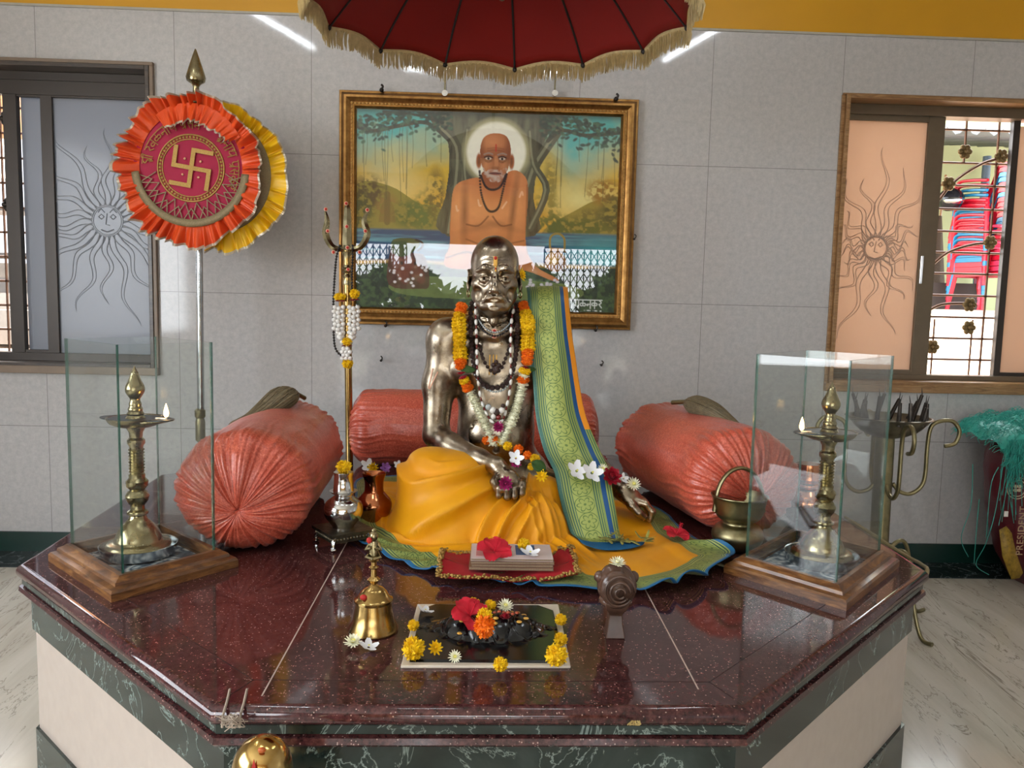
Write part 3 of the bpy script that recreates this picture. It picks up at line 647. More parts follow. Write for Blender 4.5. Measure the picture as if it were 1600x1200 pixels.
def ruffle(c, r0, r1, y, seed, a0=0, a1=360, n=900, amp=.02, tilt=.03):
    rs = random.Random(seed); m = 46; ph = [rs.uniform(0, 6.28) for _ in range(6)]; A = []; steps = 9
    for k in range(n + 1):
        a = radians(a0 + (a1 - a0) * k / n); aw = a + .02 * sin(9 * a + ph[0]) + .015 * sin(23 * a + ph[1])
        row = []
        for j in range(steps + 1):
            v = j / steps; f = (sin(m * aw + ph[2]) + .7 * sin(m * .61 * aw + ph[3]) + .4 * sin(m * 1.73 * aw + ph[5])) * (.8 + .35 * sin(5 * a + ph[1])); top = max(0, sin(a)) 
            R = r0 + (r1 - r0) * v * (1 + .10 * sin(7 * a + ph[4]) + .035 * f * v + .04 * sin(19 * a + ph[0])) - top * .035 * v
            row.append((c.x + R * cos(a) * .96, y - amp * f * (v ** .8) - tilt * v - .02 * top * v, c.z + R * sin(a) * 1.05 - .006 * f * v))
        A.append(row)
    g = G(); g.grid(A); q = steps
    g.mi = [1 if (i % q) == q - 1 else 0 for i in range(len(g.f))]
    return g
t.part('yellow_ruffle', ruffle(fc + Vector((.115, 0, -.02)), FR - .01, FR + .085, FY + .045, 5, -125, 118, 620, .020, .01), [M['yellow_satin'], M['silver_lace']], ang=180)
t.part('orange_ruffle', ruffle(fc + Vector((0, 0, 0)), FR - .02, FR + .090, FY - .005, 2, amp=.028), [M['orange_satin'], M['silver_lace']], ang=180)
t.part('orange_ruffle', ruffle(fc + Vector((.01, 0, .012)), FR + .0, FR - .058, FY - .03, 8, 28, 128, 320, .012, .014), [M['orange_satin'], M['silver_lace']], ang=180)
# emblem and stitching on the disc
ye = FY - .009
def zig(pts, wd, g, yy=ye, th=.004):
    for i_, (a, b) in enumerate(zip(pts[:-1], pts[1:])):
        yy -= .0005; a = Vector((fc.x + a[0], yy, fc.z + a[1])); b = Vector((fc.x + b[0], yy, fc.z + b[1])); d = (b - a).normalized(); n = Vector((-d.z, 0, d.x)) * wd / 2; e = d * wd / 2
        g.plate([a - n - e, b - n + e, b + n + e, a + n - e][::-1], (0, -1, 0), th)
def rt(p, a=radians(-9)): return (p[0] * cos(a) - p[1] * sin(a), p[0] * sin(a) + p[1] * cos(a))
s = .085; oc = (.004, .0)
g = G(); W_ = .02
def sp(L): return [tuple(map(sum, zip(rt(q), oc))) for q in L]
zig(sp([(-s, s), (-s, 0), (s, 0), (s, -s)]), W_, g); zig(sp([(s, s), (0, s), (0, -s), (-s, -s)]), W_, g, ye - .0008)
t.part('swastika_emblem', g, M['gold_thread'], smooth=False)
g = G()
for sx in (-1, 1):
    for sz in (-1, 1): q = sp([(sx * .038, sz * .038)])[0]; g.ball((fc.x + q[0], ye, fc.z + q[1]), (.006, .004, .006), 10, 6)
t.part('emblem_dots', g, simple('pale_dot', '#d8a27a', .5))
g = G(); RR = .158
for r, w_, mi in ((RR, .008, 0), (RR - .022, .006, 0)): g.ring([(fc.x + r * cos(2 * pi * k / 64), ye + .004, fc.z + r * sin(2 * pi * k / 64)) for k in range(64)], w_ / 2, 6)
for k in range(56):
    a = 2 * pi * k / 56; r = RR - .011; c_ = Vector((fc.x + r * cos(a), ye + .004, fc.z + r * sin(a))); g.ball(c_, (.007, .004, .007), 6, 4)
t.part('braided_ring', g, M['gold_thread'])
g = G(); Rz = FR - .022
for i in range(9):
    a0 = radians(180 + 8 + 164 * i / 9); a1 = radians(180 + 8 + 164 * (i + 1) / 9); am = (a0 + a1) / 2
    zig([(RR * 1.06 * cos(a0), RR * 1.06 * sin(a0)), (Rz * cos(am), Rz * sin(am)), (RR * 1.06 * cos(a1), RR * 1.06 * sin(a1))], .004, g, ye + .001)
    zig([(Rz * cos(a0), Rz * sin(a0)), ((RR + .035) * cos(am), (RR + .035) * sin(am)), (Rz * cos(a1), Rz * sin(a1))], .004, g, ye + .002)
t.part('zigzag_stitching', g, M['pale_thread'], smooth=False)
g = G(); A = [[(fc.x + r * cos(a), FY - .014, fc.z + r * sin(a)) for r in (FR - .03, FR - .012, FR + .006)] for a in [radians(185 + 170 * k / 60) for k in range(61)]]
g.grid(A); t.part('braid_band', g, M['pale_thread'], solid=.004)
def arc_text(names, a_start, R, sc):
    st, L = lay_word(names, sc); g = G()
    for q in st:
        pts = []
        for x, y in q:
            a = radians(a_start) - x / R; r = R + y; pts.append((fc.x + r * cos(a), FY - .010, fc.z + r * sin(a)))
        g.tube(pts, .0024, 4, flat=.6)
    t.part('stitched_lettering', g, M['gold_thread'])
arc_text(['shri', ' ', 'ra', 'va', 'lla', 'na', 'aa', 'tha', ' ', 'pra', 'sa', 'nna'], 176, .185, .046)
arc_text(['shri', 'na', 'aa', 'tha', ' ', 'pra', 'sa', 'ka', 'ra'], 50, .185, .046)

# ------------------------------------------------------------------ hanging umbrella
UC = Vector((.035, 2.72, 2.40)); UR = .632; NR = 14
t = Thing('ceremonial_umbrella', 'large dark red umbrella with cream gold fringe hanging over the statue', 'umbrella', (UC.x, UC.y, CEIL))
def ucan(u, k, n=168):
    a = 2 * pi * k / n + .12; sag = abs(cos(a * NR / 2)) ; ph = ((k * NR / n) % 1.0); s_ = sin(ph * pi)
    r = UR * (u - (.045 * s_) * u ** 3); z = .34 * (1 - u ** 2.1) - .03 * s_ * u * (1 - u) * 2 + .016 * s_ * u ** 3; return (UC.x + r * cos(a), UC.y + r * sin(a), UC.z + z)
A = [[ucan(i / 24, k) for k in range(168)] for i in range(1, 25)]; g = G(); g.grid(A, cv=True)
t.part('canopy', g, M['red_cloth'], ang=180, solid=.003)
for j in range(NR):
    a = 2 * pi * j / NR + .12
    pts = [(UC.x + UR * u * cos(a), UC.y + UR * u * sin(a), UC.z + .34 * (1 - u ** 2.1) - .006) for u in [i / 16 for i in range(1, 17)]]
    g = G().tube(pts, .0045, 6); g.ball((UC.x + UR * 1.005 * cos(a), UC.y + UR * 1.005 * sin(a), UC.z - .006), .011, 8, 6); t.part('rib', g, M['black_rib'])
g = G(); rs = random.Random(4)
for k in range(1500):
    a = 2 * pi * k / 1500 + rs.uniform(-.002, .002); kk = (a - .12) / (2 * pi) * 168
    ph = ((kk * NR / 168) % 1.0); r = UR * (1 - .045 * sin(ph * pi)) + .004; z0_ = UC.z + .016 * sin(ph * pi) - .0
    L = rs.uniform(.056, .076); dx = rs.uniform(-.006, .006); dr = rs.uniform(-.002, .014); w_ = .0030
    p0 = Vector((UC.x + r * cos(a), UC.y + r * sin(a), z0_)); tg = Vector((-sin(a), cos(a), 0)); rd = Vector((cos(a), sin(a), 0))
    p1 = p0 + tg * dx * .4 + rd * dr + Vector((0, 0, -L * .5)); p2 = p0 + tg * dx + rd * dr * .6 + Vector((0, 0, -L))
    g.tube([p0, p1, p2], [w_, w_ * 1.1, w_ * .5], 3, cap=False)
t.part('fringe', g, M['fringe'])
g = G(); A = []
for k in range(336):
    a = 2 * pi * k / 336; kk = (a - .12) / (2 * pi) * 168; ph = ((kk * NR / 168) % 1.0); r = UR * (1 - .045 * sin(ph * pi)) + .006; z0_ = UC.z + .016 * sin(ph * pi)
    A.append([(UC.x + (r + .006 * sin(q)) * cos(a), UC.y + (r + .006 * sin(q)) * sin(a), z0_ + .012 * cos(q) - .002) for q in [2 * pi * j / 6 for j in range(6)]])
g.grid(A, cu=True, cv=True); t.part('fringe_band', g, M['fringe'])
t.part('shaft', G().tube([(UC.x, UC.y, UC.z + .05), (UC.x, UC.y, CEIL)], .012, 12).ball((UC.x, UC.y, UC.z + .045), .014, 10, 8), M['dark_silver'])
t.part('hub', G().lathe([(.0, .24), (.03, .24), (.035, .27), (.06, .30), (.06, .335), (0, .335)], UC, 20), M['dark_silver'])

# ------------------------------------------------------------------ framed painting
def paint():
    W_, H_ = 520, 400
    X, Y = np.meshgrid((np.arange(W_) + .5) / W_, (np.arange(H_) + .5) / H_)
    # canvas coordinates as measured: cx 175..1412, cy 150..1105
    CX = 178 + X * 1225; CY = 168 + Y * 925
    L = lambda h: np.array(lin(h))
    def nz(sx, sy, seed, oct=4):
        r = np.random.RandomState(seed); out = np.zeros_like(X); amp = 1; tot = 0
        for o in range(oct):
            gx, gy = int(sx * 2 ** o) + 2, int(sy * 2 ** o) + 2; gr_ = r.rand(gy + 1, gx + 1)
            u = X * (gx - 1); v = Y * (gy - 1); i, j = u.astype(int), v.astype(int); fu, fv = u - i, v - j; fu = fu * fu * (3 - 2 * fu); fv = fv * fv * (3 - 2 * fv)
            out += amp * ((gr_[j, i] * (1 - fu) + gr_[j, i + 1] * fu) * (1 - fv) + (gr_[j + 1, i] * (1 - fu) + gr_[j + 1, i + 1] * fu) * fv); tot += amp; amp *= .55
        return out / tot
    img = np.zeros((H_, W_, 3))
    def blend(m, col):
        nonlocal img
        c = L(col) if isinstance(col, str) else col; img = img * (1 - m[..., None]) + c * m[..., None]
    def ell(cx, cy, rx, ry, soft=.08, rot=0):
        a = radians(rot); dx, dy = CX - cx, CY - cy; u = (dx * cos(a) + dy * sin(a)) / rx; v = (-dx * sin(a) + dy * cos(a)) / ry
        return np.clip((1 + soft - np.sqrt(u * u + v * v)) / (2 * soft), 0, 1)
    def poly(pts, sm=True):
        p = [(q.x, q.y) for q in smooth_path([(a, b, 0) for a, b in pts], 4, True)] if sm else pts
        m = np.zeros(X.shape, bool)
        for (x1, y1), (x2, y2) in zip(p, p[1:] + p[:1]):
            if y1 == y2: continue
            c = ((y1 > CY) != (y2 > CY)) & (CX < (x2 - x1) * (CY - y1) / (y2 - y1) + x1); m ^= c
        return m.astype(float)
    def line(pts, w, sm=True):
        p = [(q.x, q.y) for q in smooth_path([(a, b, 0) for a, b in pts], 4)] if sm else pts; d = np.full(X.shape, 1e9)
        for (x1, y1), (x2, y2) in zip(p[:-1], p[1:]):
            vx, vy = x2 - x1, y2 - y1; q = np.clip(((CX - x1) * vx + (CY - y1) * vy) / (vx * vx + vy * vy + 1e-9), 0, 1)
            d = np.minimum(d, np.hypot(CX - x1 - q * vx, CY - y1 - q * vy))
        return np.clip((w - d) / 2 + .5, 0, 1)
    def sh(mask, cx, cy, rx, ry, col, k, rot=0): blend(mask * ell(cx, cy, rx, ry, .9, rot) * k, col)
    n1, n2, n3 = nz(5, 4, 1), nz(14, 10, 2), nz(60, 50, 3, 3)
    # sky
    img[:] = L('#c9a437'); t_ = np.clip((CY - 200 - 260 * (n1 - .5) - .12 * abs(CX - 800)) / 230, 0, 1)
    img = L('#3f9f9d') * (1 - t_[..., None]) + L('#c7a32f') * t_[..., None]
    blend(np.clip((CY - 430) / 200, 0, 1) * .6, '#c9902a'); blend(np.clip((n2 - .5) * 3, 0, 1) * .35, '#d9c25a')
    blend(ell(1230, 560, 130, 70, .8) * .8, '#d9d28a'); blend(ell(330, 520, 140, 60, .8) * .6, '#d8c98a')
    # hills and far trees
    blend(poly([(175, 520), (330, 520), (470, 600), (560, 610), (560, 760), (175, 760)]), '#857a30')
    blend(poly([(1060, 700), (1200, 610), (1300, 560), (1420, 560), (1420, 800), (1060, 780)]), '#8f7d30')
    for cx, cy, rx, ry, c in ((230, 560, 80, 80, '#4a3d22'), (190, 650, 60, 90, '#3c4420'), (320, 620, 50, 60, '#8a6a30'), (420, 650, 70, 60, '#4c5a24'), (500, 640, 60, 90, '#56642a'), (545, 560, 40, 120, '#6b5a26'), (1060, 640, 60, 110, '#6c6a26'), (1130, 700, 80, 60, '#47551f'),
                              (1330, 520, 80, 60, '#8e6522'), (1290, 640, 90, 40, '#6b5f26'), (1380, 620, 60, 90, '#4d4a20'), (1250, 690, 110, 40, '#54591f'), (1075, 500, 30, 120, '#8c7a34')):
        blend(ell(cx, cy, rx, ry, .35) * np.clip((n3 - .36) * 5, 0, 1), c)
    blend(line([(320, 690), (320, 560)], 14) * .7, '#5d4a26'); blend(poly([(280, 690), (290, 620), (322, 560), (352, 620), (360, 690)], False) * .5, '#6d5426')
    # river
    rv = np.clip((CY - 715) / 12, 0, 1) * np.clip((880 - CY) / 20, 0, 1)
    blend(rv, '#27476a'); blend(rv * np.clip((nz(6, 60, 8) - .5) * 4, 0, 1), '#4f8a9a'); blend(rv * ell(1330, 830, 150, 90, .7) * .8, '#3f9fa0')
    gm = np.clip((CY - 870 - 40 * (n1 - .5)) / 15, 0, 1); blend(gm, '#1f2a1a'); blend(gm * np.clip((n3 - .45) * 5, 0, 1) * .6, '#3f5628')
    blend(poly([(330, 1000), (420, 950), (700, 940), (1150, 960), (1250, 1010), (1100, 1040), (500, 1040)]) * .7, '#6b7a3a')
    # banyan trunk
    tk = poly([(560, 165), (1110, 165), (1060, 260), (1020, 380), (1000, 560), (1010, 735), (575, 735), (590, 560), (605, 420), (590, 290), (520, 220)]); bark = nz(60, 6, 11)
    blend(tk, '#4a4835'); blend(tk * np.clip((bark - .45) * 5, 0, 1) * .7, '#64634a'); blend(tk * np.clip((.42 - bark) * 6, 0, 1) * .7, '#1d1d14')
    for p, w in (([(560, 240), (640, 330), (640, 500), (610, 730)], 20), ([(1110, 240), (1050, 330), (1000, 420), (960, 560)], 22), ([(980, 250), (1000, 400), (1060, 520), (990, 700)], 16), ([(690, 250), (680, 420), (700, 560)], 14)):
        blend(line(p, w), '#4a4936'); blend(line([(a - 5, b) for a, b in p], w * .3), '#7a795e')
    for p, w in (([(600, 300), (500, 225), (380, 240), (250, 270), (180, 250)], 9), ([(1060, 290), (1130, 240), (1240, 260), (1410, 240)], 9), ([(560, 220), (450, 190), (300, 180)], 6)): blend(line(p, w), '#2b2a1c')
    r = random.Random(5)
    for k in range(26):
        x = r.choice([r.uniform(200, 570), r.uniform(1080, 1400)]); blend(line([(x, 230), (x + r.uniform(-10, 10), 330), (x + r.uniform(-6, 6), r.uniform(380, 600))], 1.6) * .7, '#4a4a26')
    # leaves
    for k in range(420):
        if r.random() < .5: x = r.uniform(178, 620); y = 165 + abs(r.gauss(0, 55)) + max(0, 420 - x) * .18
        else: x = r.uniform(1020, 1410); y = 175 + abs(r.gauss(0, 55)) + max(0, x - 1180) * .22
        blend(ell(x, y, r.uniform(8, 14), r.uniform(5, 8), .3, r.uniform(-60, 60)) * .95, r.choice(['#12281f', '#1d3a2c', '#0c1c16', '#31523a']))
    blend(np.clip((205 - CY) / 30, 0, 1) * .7, '#141f18')
    # halo
    blend(ell(822, 350, 148, 150, .12), '#b9b183'); blend(ell(822, 350, 136, 138, .05), '#e3e1cf')
    # seated figure
    sk, dk, lt = '#b5632f', '#5f2a12', '#e39a5c'
    body = poly([(745, 470), (690, 480), (640, 505), (620, 560), (612, 700), (612, 790), (590, 850), (600, 895), (700, 905), (830, 915), (960, 900), (1110, 950), (1120, 935), (1020, 880), (975, 800), (968, 700), (975, 560), (965, 470), (920, 432), (880, 440), (860, 470)])
    blend(body, sk); blend(body * np.clip((n1 - .45) * 2, 0, 1) * .25, lt)
    for a in ((690, 560, 60, 80, lt, .55, 0), (740, 640, 90, 60, lt, .6, 0), (870, 630, 80, 60, lt, .5, 0), (930, 560, 30, 150, lt, .5, 0), (640, 650, 26, 130, lt, .5, 0), (680, 640, 14, 120, dk, .7, 0), (906, 620, 12, 150, dk, .7, 6), (760, 700, 70, 14, dk, .5, -14), (860, 695, 60, 12, dk, .5, 14), (800, 760, 120, 60, lt, .35, 0), (800, 830, 140, 20, dk, .4, 0), (660, 840, 60, 30, lt, .4, 0), (1050, 915, 60, 14, lt, .5, 15)):
        sh(body, *a)
    blend(body * line([(612, 560), (606, 700), (600, 820)], 8) * .5, dk); blend(body * line([(975, 500), (975, 700), (985, 820)], 9) * .5, dk)
    blend(line([(690, 690), (745, 695), (790, 650)], 4) * .7, dk); blend(line([(812, 650), (850, 692), (900, 685)], 4) * .7, dk); blend(line([(690, 760), (800, 790), (960, 760)], 4) * .5, dk)
    blend(line([(600, 850), (700, 820), (760, 860)], 5) * .6, dk)
    # neck and head
    nk = poly([(765, 440), (762, 490), (800, 520), (850, 500), (872, 450)]); blend(nk, '#8d4a22')
    for s_ in (-1, 1): blend(ell(818 + s_ * 76, 392, 13, 36, .2), '#9a5226'); blend(ell(818 + s_ * 76, 392, 6, 20, .4) * .7, '#4f2410')
    hd = poly([(818, 262), (868, 276), (888, 325), (886, 385), (874, 435), (845, 480), (818, 488), (790, 480), (764, 435), (750, 385), (748, 325), (768, 278)]); blend(hd, '#9f5a31')
    for a in ((800, 305, 40, 30, '#d58a55', .7, 0), (772, 410, 20, 22, lt, .4, 0), (866, 410, 18, 22, lt, .35, 0), (880, 350, 14, 90, dk, .6, 0), (753, 360, 12, 80, dk, .5, 0), (820, 345, 50, 14, dk, .35, 0)): sh(hd, *a)
    bd = poly([(762, 420), (775, 440), (790, 432), (818, 428), (848, 432), (868, 418), (872, 440), (846, 482), (818, 490), (790, 482), (764, 446)]); blend(bd * np.clip((n3 - .3) * 3, 0, 1) * .75, '#b9aea2')
    for s_ in (-1, 1):
        x = 818 + s_ * 32; blend(ell(x, 378, 24, 14, .4) * .6, '#4d2411'); blend(ell(x, 380, 14, 6, .2), '#c9b8a4'); blend(ell(x, 380, 6, 6, .2), '#170c08'); blend(line([(x - 18, 375), (x, 369), (x + 18, 375)], 3), '#2b140a')
        blend(line([(x - 20, 362), (x, 355), (x + 18, 360)], 4) * .7, '#8d8075'); blend(line([(x - 15, 392), (x, 397), (x + 15, 391)], 2.5) * .6, '#5a2c16')
    blend(line([(822, 375), (824, 405), (820, 422)], 9) * .6, '#c47f4c'); blend(ell(820, 424, 17, 8, .4) * .6, '#6d3418'); blend(ell(818, 449, 27, 7, .3), '#7a3c30'); blend(line([(792, 449), (818, 447), (845, 449)], 2), '#2d120c')
    for y_ in (335, 345): blend(line([(780, y_), (818, y_ - 5), (858, y_)], 1.8) * .5, dk)
    blend(line([(820, 315), (820, 345)], 3), '#b5301a')
    for p in ([(746, 440), (755, 540), (780, 610), (808, 627), (838, 605), (856, 530), (872, 450)], [(752, 460), (775, 510), (808, 525), (845, 508), (868, 455)]):
        for i in range(0, len(smooth_path([(*q, 0) for q in p], 8))):
            q = smooth_path([(*k, 0) for k in p], 8)[i]; blend(ell(q.x, q.y, 5.5, 5.5, .3), '#23110c')
    for p in ([(935, 555), (945, 530), (950, 545)], [(742, 575), (748, 600), (755, 600)], [(855, 610), (868, 590), (875, 580)], [(640, 605), (645, 628), (650, 625)]): blend(line(p, 4) * .6, '#e8c09a')
    # sandals left, pot right, small flowers, signature
    blend(poly([(335, 830), (360, 800), (440, 830), (500, 850), (520, 980), (480, 1000), (330, 985)]) * .9, '#4d2317')
    for cx in (385, 450): blend(ell(cx, 910, 30, 75, .15, -25 if cx < 400 else -35), '#6b3423'); blend(ell(cx + 4, 880, 8, 10, .3), '#2b130c')
    blend(poly([(345, 830), (350, 770), (450, 765), (470, 800), (400, 850)]), '#3c4a22'); blend(line([(455, 770), (482, 780), (485, 800), (465, 820)], 5), '#1c1812')
    for k in range(16): blend(ell(r.uniform(340, 520), r.uniform(900, 990), 7, 6, .3), '#d9cfd0'); blend(ell(r.uniform(960, 1150), r.uniform(940, 985), 8, 6, .3) , '#c9c2cc')
    blend(line([(1085, 800), (1085, 740), (1120, 722), (1150, 745), (1152, 800)], 5), '#8a7430'); blend(ell(1112, 855, 50, 48, .06), '#8a5a1c'); blend(poly([(1080, 790), (1150, 790), (1142, 825), (1088, 825)], False), '#a3722a')
    blend(ell(1100, 845, 22, 22, .6) * .8, '#d9a73c'); blend(ell(1140, 875, 22, 28, .6) * .6, '#4d2c10'); blend(line([(1070, 808), (1160, 808)], 3), '#5a3a14')
    st, Lw = lay_word(['shri', ' ', 'ga', 'lla', 'ta', 'ka', 'ra'] if 'ta' in GL else ['shri', ' ', 'ga', 'lla', 'na', 'ka', 'ra'], 40)
    for q in st: blend(line([(1165 + a * .95, 1075 - b) for a, b in q], 2.6, False), '#cfd4cf')
    blend(line([(1255, 1085), (1335, 1087)], 3) * np.clip((nz(120, 4, 31) - .4) * 4, 0, 1), '#cfd4cf')
    # canvas grain
    img *= (1.10 + .14 * n3)[..., None]; img = .5 * img + .5 * img ** .85
    return np.clip(img, 0, 1)
img = paint(); H_, W_ = img.shape[:2]
PX0, PX1, PZ0, PZ1 = -.706, .722, 1.415, 2.472
xs = np.linspace(PX0, PX1, W_); zs = np.linspace(PZ1, PZ0, H_); GX, GZ = np.meshgrid(xs, zs)
V = np.stack([GX, np.full_like(GX, WY - .028), GZ], -1).reshape(-1, 3); idx = np.arange(H_ * W_).reshape(H_, W_)
Fq = np.stack([idx[:-1, :-1], idx[1:, :-1], idx[1:, 1:], idx[:-1, 1:]], -1).reshape(-1, 4)
t_ = NT('painting'); a_ = t_.new('ShaderNodeAttribute'); a_.attribute_name = 'paint'; t_.P(col=a_.outputs['Color'], rough=.5)
t = Thing('framed_painting', 'large gilt framed painting of a seated bald sage with halo under a banyan', 'painting', (.0, WY, 1.32))
me = np_mesh('painted_picture', V, Fq, t_.m, off=t.loc); ca = me.color_attributes.new('paint', 'FLOAT_COLOR', 'POINT')
ca.data.foreach_set('color', np.concatenate([img.reshape(-1, 3), np.ones((H_ * W_, 1))], 1).astype(np.float32).ravel()); t.part('painted_picture', me, None)
def frame_sweep(x0, x1, z0, z1, prof):
    """prof: (inset from outer edge, y) mitred round the rectangle"""
    rows = [[(x0 + d, y, z0 + d), (x1 - d, y, z0 + d), (x1 - d, y, z1 - d), (x0 + d, y, z1 - d)] for d, y in prof]; return G().grid(rows, cv=True)
fx = (-.802, .812, 1.318, 2.566)
g = frame_sweep(*fx, [(0, WY - .002), (0, WY - .03), (.004, WY - .04), (.014, WY - .043), (.03, WY - .062), (.042, WY - .064), (.052, WY - .056), (.064, WY - .05), (.066, WY - .044)]); t.part('frame', g, M['gilt'], ang=25)
g = frame_sweep(*fx, [(.064, WY - .05), (.066, WY - .056), (.084, WY - .052), (.09, WY - .046), (.096, WY - .03)]); t.part('inner_moulding', g, M['gilt'], ang=25)
g = G(); a, b, c, d = fx[0] + .072, fx[1] - .072, fx[2] + .072, fx[3] - .072
def beads(p, q, n):
    for i in range(n + 1): s_ = i / n; g.ball((p[0] + (q[0] - p[0]) * s_, WY - .055, p[1] + (q[1] - p[1]) * s_), (.0095 if p[1] == q[1] else .006, .006, .006 if p[1] == q[1] else .0095), 6, 4)
beads((a, c), (b, c), 74); beads((a, d), (b, d), 74); beads((a, c), (a, d), 56); beads((b, c), (b, d), 56)
t.part('beaded_edge', g, simple('bright_gilt', '#b08a52', .35, metal=.8, var=.2))
t.part('glass_pane', G().box(((PX0 + PX1) / 2, WY - .036, (PZ0 + PZ1) / 2), (PX1 - PX0 + .01, .003, PZ1 - PZ0 + .01)), M['picture_glass'], smooth=False)
# hooks, nails, studs, the clear glass sheet above
def hook(px, py, label, s_=1.0):
    c = P(px, py, y=WY - .03); g = G().tube(smooth_path([(c.x, WY, c.z), (c.x, WY - .05, c.z), (c.x + .008, WY - .06, c.z + .015), (c.x, WY - .055, c.z + .025)], 4), .006 * s_, 8); g.ball((c.x, WY - .05, c.z), .012 * s_, 10, 8)
    solo('wall_hook', g, M['iron'], label, 'hook', (c.x, WY, c.z))
hook(597, 142, 'dark hook holding the left end of the painting top'); hook(962, 156, 'dark hook holding the right end of the painting top')
hook(603, 509, 'dark nail under the left end of the painting', .7); hook(930, 516, 'dark nail under the right end of the painting', .7)
hook(596, 563, 'small dark nail in the wall left of the statue shoulder', .6); hook(939, 570, 'small dark nail in the wall right of the green shawl', .6); hook(990, 374, 'small dark nail just right of the painting frame', .5)
gx0, gx1 = P(670, 140, y=WY - .03).x, P(895, 140, y=WY - .03).x; gz = P(780, 140, y=WY - .03).z
t = Thing('glass_sheet', 'clear glass sheet fixed to the wall above the painting, half hidden by the umbrella', 'glass sheet', ((gx0 + gx1) / 2, WY, gz))
t.part('pane', G().box(((gx0 + gx1) / 2, WY - .03, gz + .17), (gx1 - gx0, .006, .34)), M['picture_glass'], smooth=False)
for px in (695, 867):
    c = P(px, 146, y=WY - .05); t.part('chrome_stud', G().lathe([(0, 0), (.016, .0), (.016, .012), (.01, .014), (.01, .035), (0, .035)], (0, 0, 0), 16).xf(Matrix.Translation((c.x, WY - .06, c.z)) @ Matrix.Rotation(-pi / 2, 4, 'X')), M['chrome'])
    t.part('hanger_rod', G().tube([(c.x, WY - .045, c.z), (c.x, WY - .045, c.z + .3)], .004, 6), M['dull_brass'])
# ------------------------------------------------------------------ bolsters
def bolster(a, b, R, RV, label, seed, droop=.045, n=240, m=70, group='coral satin bolsters'):
    a = Vector(a); b = Vector(b); L = (b - a).length; d = (b - a).normalized(); sd_ = Vector((-d.y, d.x, 0)); rs = random.Random(seed)
    prof = []; cap_ = R * .42
    # s runs from the near gathered centre over the shoulder, along the body, to the far centre
    pr = [(0.0, .05), (.045, .022), (.1, .005), (.2, -.005), (.34, .01), (.48, .035), (.62, .075), (.76, .14), (.87, .22), (.945, .32), (.985, .43), (1, .55)]
    prof = [(r, y) for r, y in pr]; k = 26
    prof += [(1 + .02 * sin(pi * i / k), .55 + (L / R - 1.10) * i / k) for i in range(1, k)]
    prof += [(r, L / R - y) for r, y in reversed(pr)]
    sp_ = smooth_path([(r, 0, y) for r, y in prof], 3); folds = sorted(rs.uniform(0, 2 * pi) for _ in range(30)); ph = [rs.uniform(0, 6.28) for _ in range(8)]
    A = []
    for q in sp_:
        r, y = q.x, q.z; ed = min(y, L / R - y)
        row = []
        for j in range(n):
            t_ = 2 * pi * j / n; f = math.exp(-(max(0, ed - .2) / (.75 + .5 * mnoise.noise(Vector((t_ * 5, seed, 3))))) ** 1.5); tw = t_ + .12 * sin(3 * t_ + ph[0]) * min(ed, 1) + .03 * sin(y * 5 + ph[1]); h = 0
            v = (.5 * sin(17 * tw + ph[2]) + .35 * sin(29 * tw + ph[3] + .5 * y) + .3 * sin(11 * tw + ph[4]) + .25 * sin(41 * tw + ph[5]))
            amp_ = .35 + 1.1 * max(0, .5 + mnoise.noise(Vector((t_ * 2.7 + seed * 3, ed * 1.2, 9)))); h = .085 * amp_ * ((1 - min(1, abs(v))) ** 1.4) * f * min(1, r * 3) * (1 - .35 * max(0, r - .7) / .3) - .02 * f * r
            h += .03 * mnoise.noise(Vector((t_ * 2.2 + seed, y * 2.6, 4))) * math.exp(-ed)
            h += .012 * mnoise.noise(Vector((t_ * 1.6 + seed, y * 1.8, 0))) + .012 * mnoise.noise(Vector((t_ * 4 + seed, y * 1.2 + 2, 0)))
            rr = R * (max(r, .001) + h * (.3 + .7 * (ed > .15)) * min(1, r * 3)); yy = y * R - h * R * .7 * (ed < .15)
            if ed > 1e9: pass
            c = a + d * yy - Vector((0, 0, droop * max(0, 1 - ed / .3) * max(0, 1 - r)))
            up = rr * sin(t_) * RV / R
            if up < 0: up = -min(-up, RV * .985) 
            row.append(c + sd_ * (rr * cos(t_)) + Vector((0, 0, up)))
        A.append(row)
    base = (a + b) / 2; t = Thing('bolster', label, 'bolster', (base.x, base.y, PZ), group)
    g = G().grid(A, cv=True); t.part('cover', g, M['coral'], ang=180)
    for e, s_ in ((a, -1), (b, 1)):
        c = e - Vector((0, 0, droop)) - d * s_ * .028; g = G()
        for k in range(11): q = 2 * pi * k / 11; g.ball(c + sd_ * (.014 * cos(q)) + Vector((0, 0, .014 * sin(q))), (.009, .014, .009), 8, 6)
        g.ball(c, .014, 8, 6); t.part('gathered_button', g, fabric('dark_coral', '#8a1f14', '#a83222'))
    return t
bolster((-.655, 2.13, PZ + .168), (-.70, 2.98, PZ + .168), .188, .166, 'fat coral satin bolster on the left of the statue, gathered end toward the viewer', 1)
bolster((.825, 2.34, PZ + .168), (.685, 3.12, PZ + .168), .190, .166, 'fat coral satin bolster on the right of the statue, gathered end behind the brass pot', 4)
bolster((-.56, 3.42, PZ + .162), (.50, 3.42, PZ + .162), .165, .16, 'coral satin bolster lying crosswise behind the statue', 7)
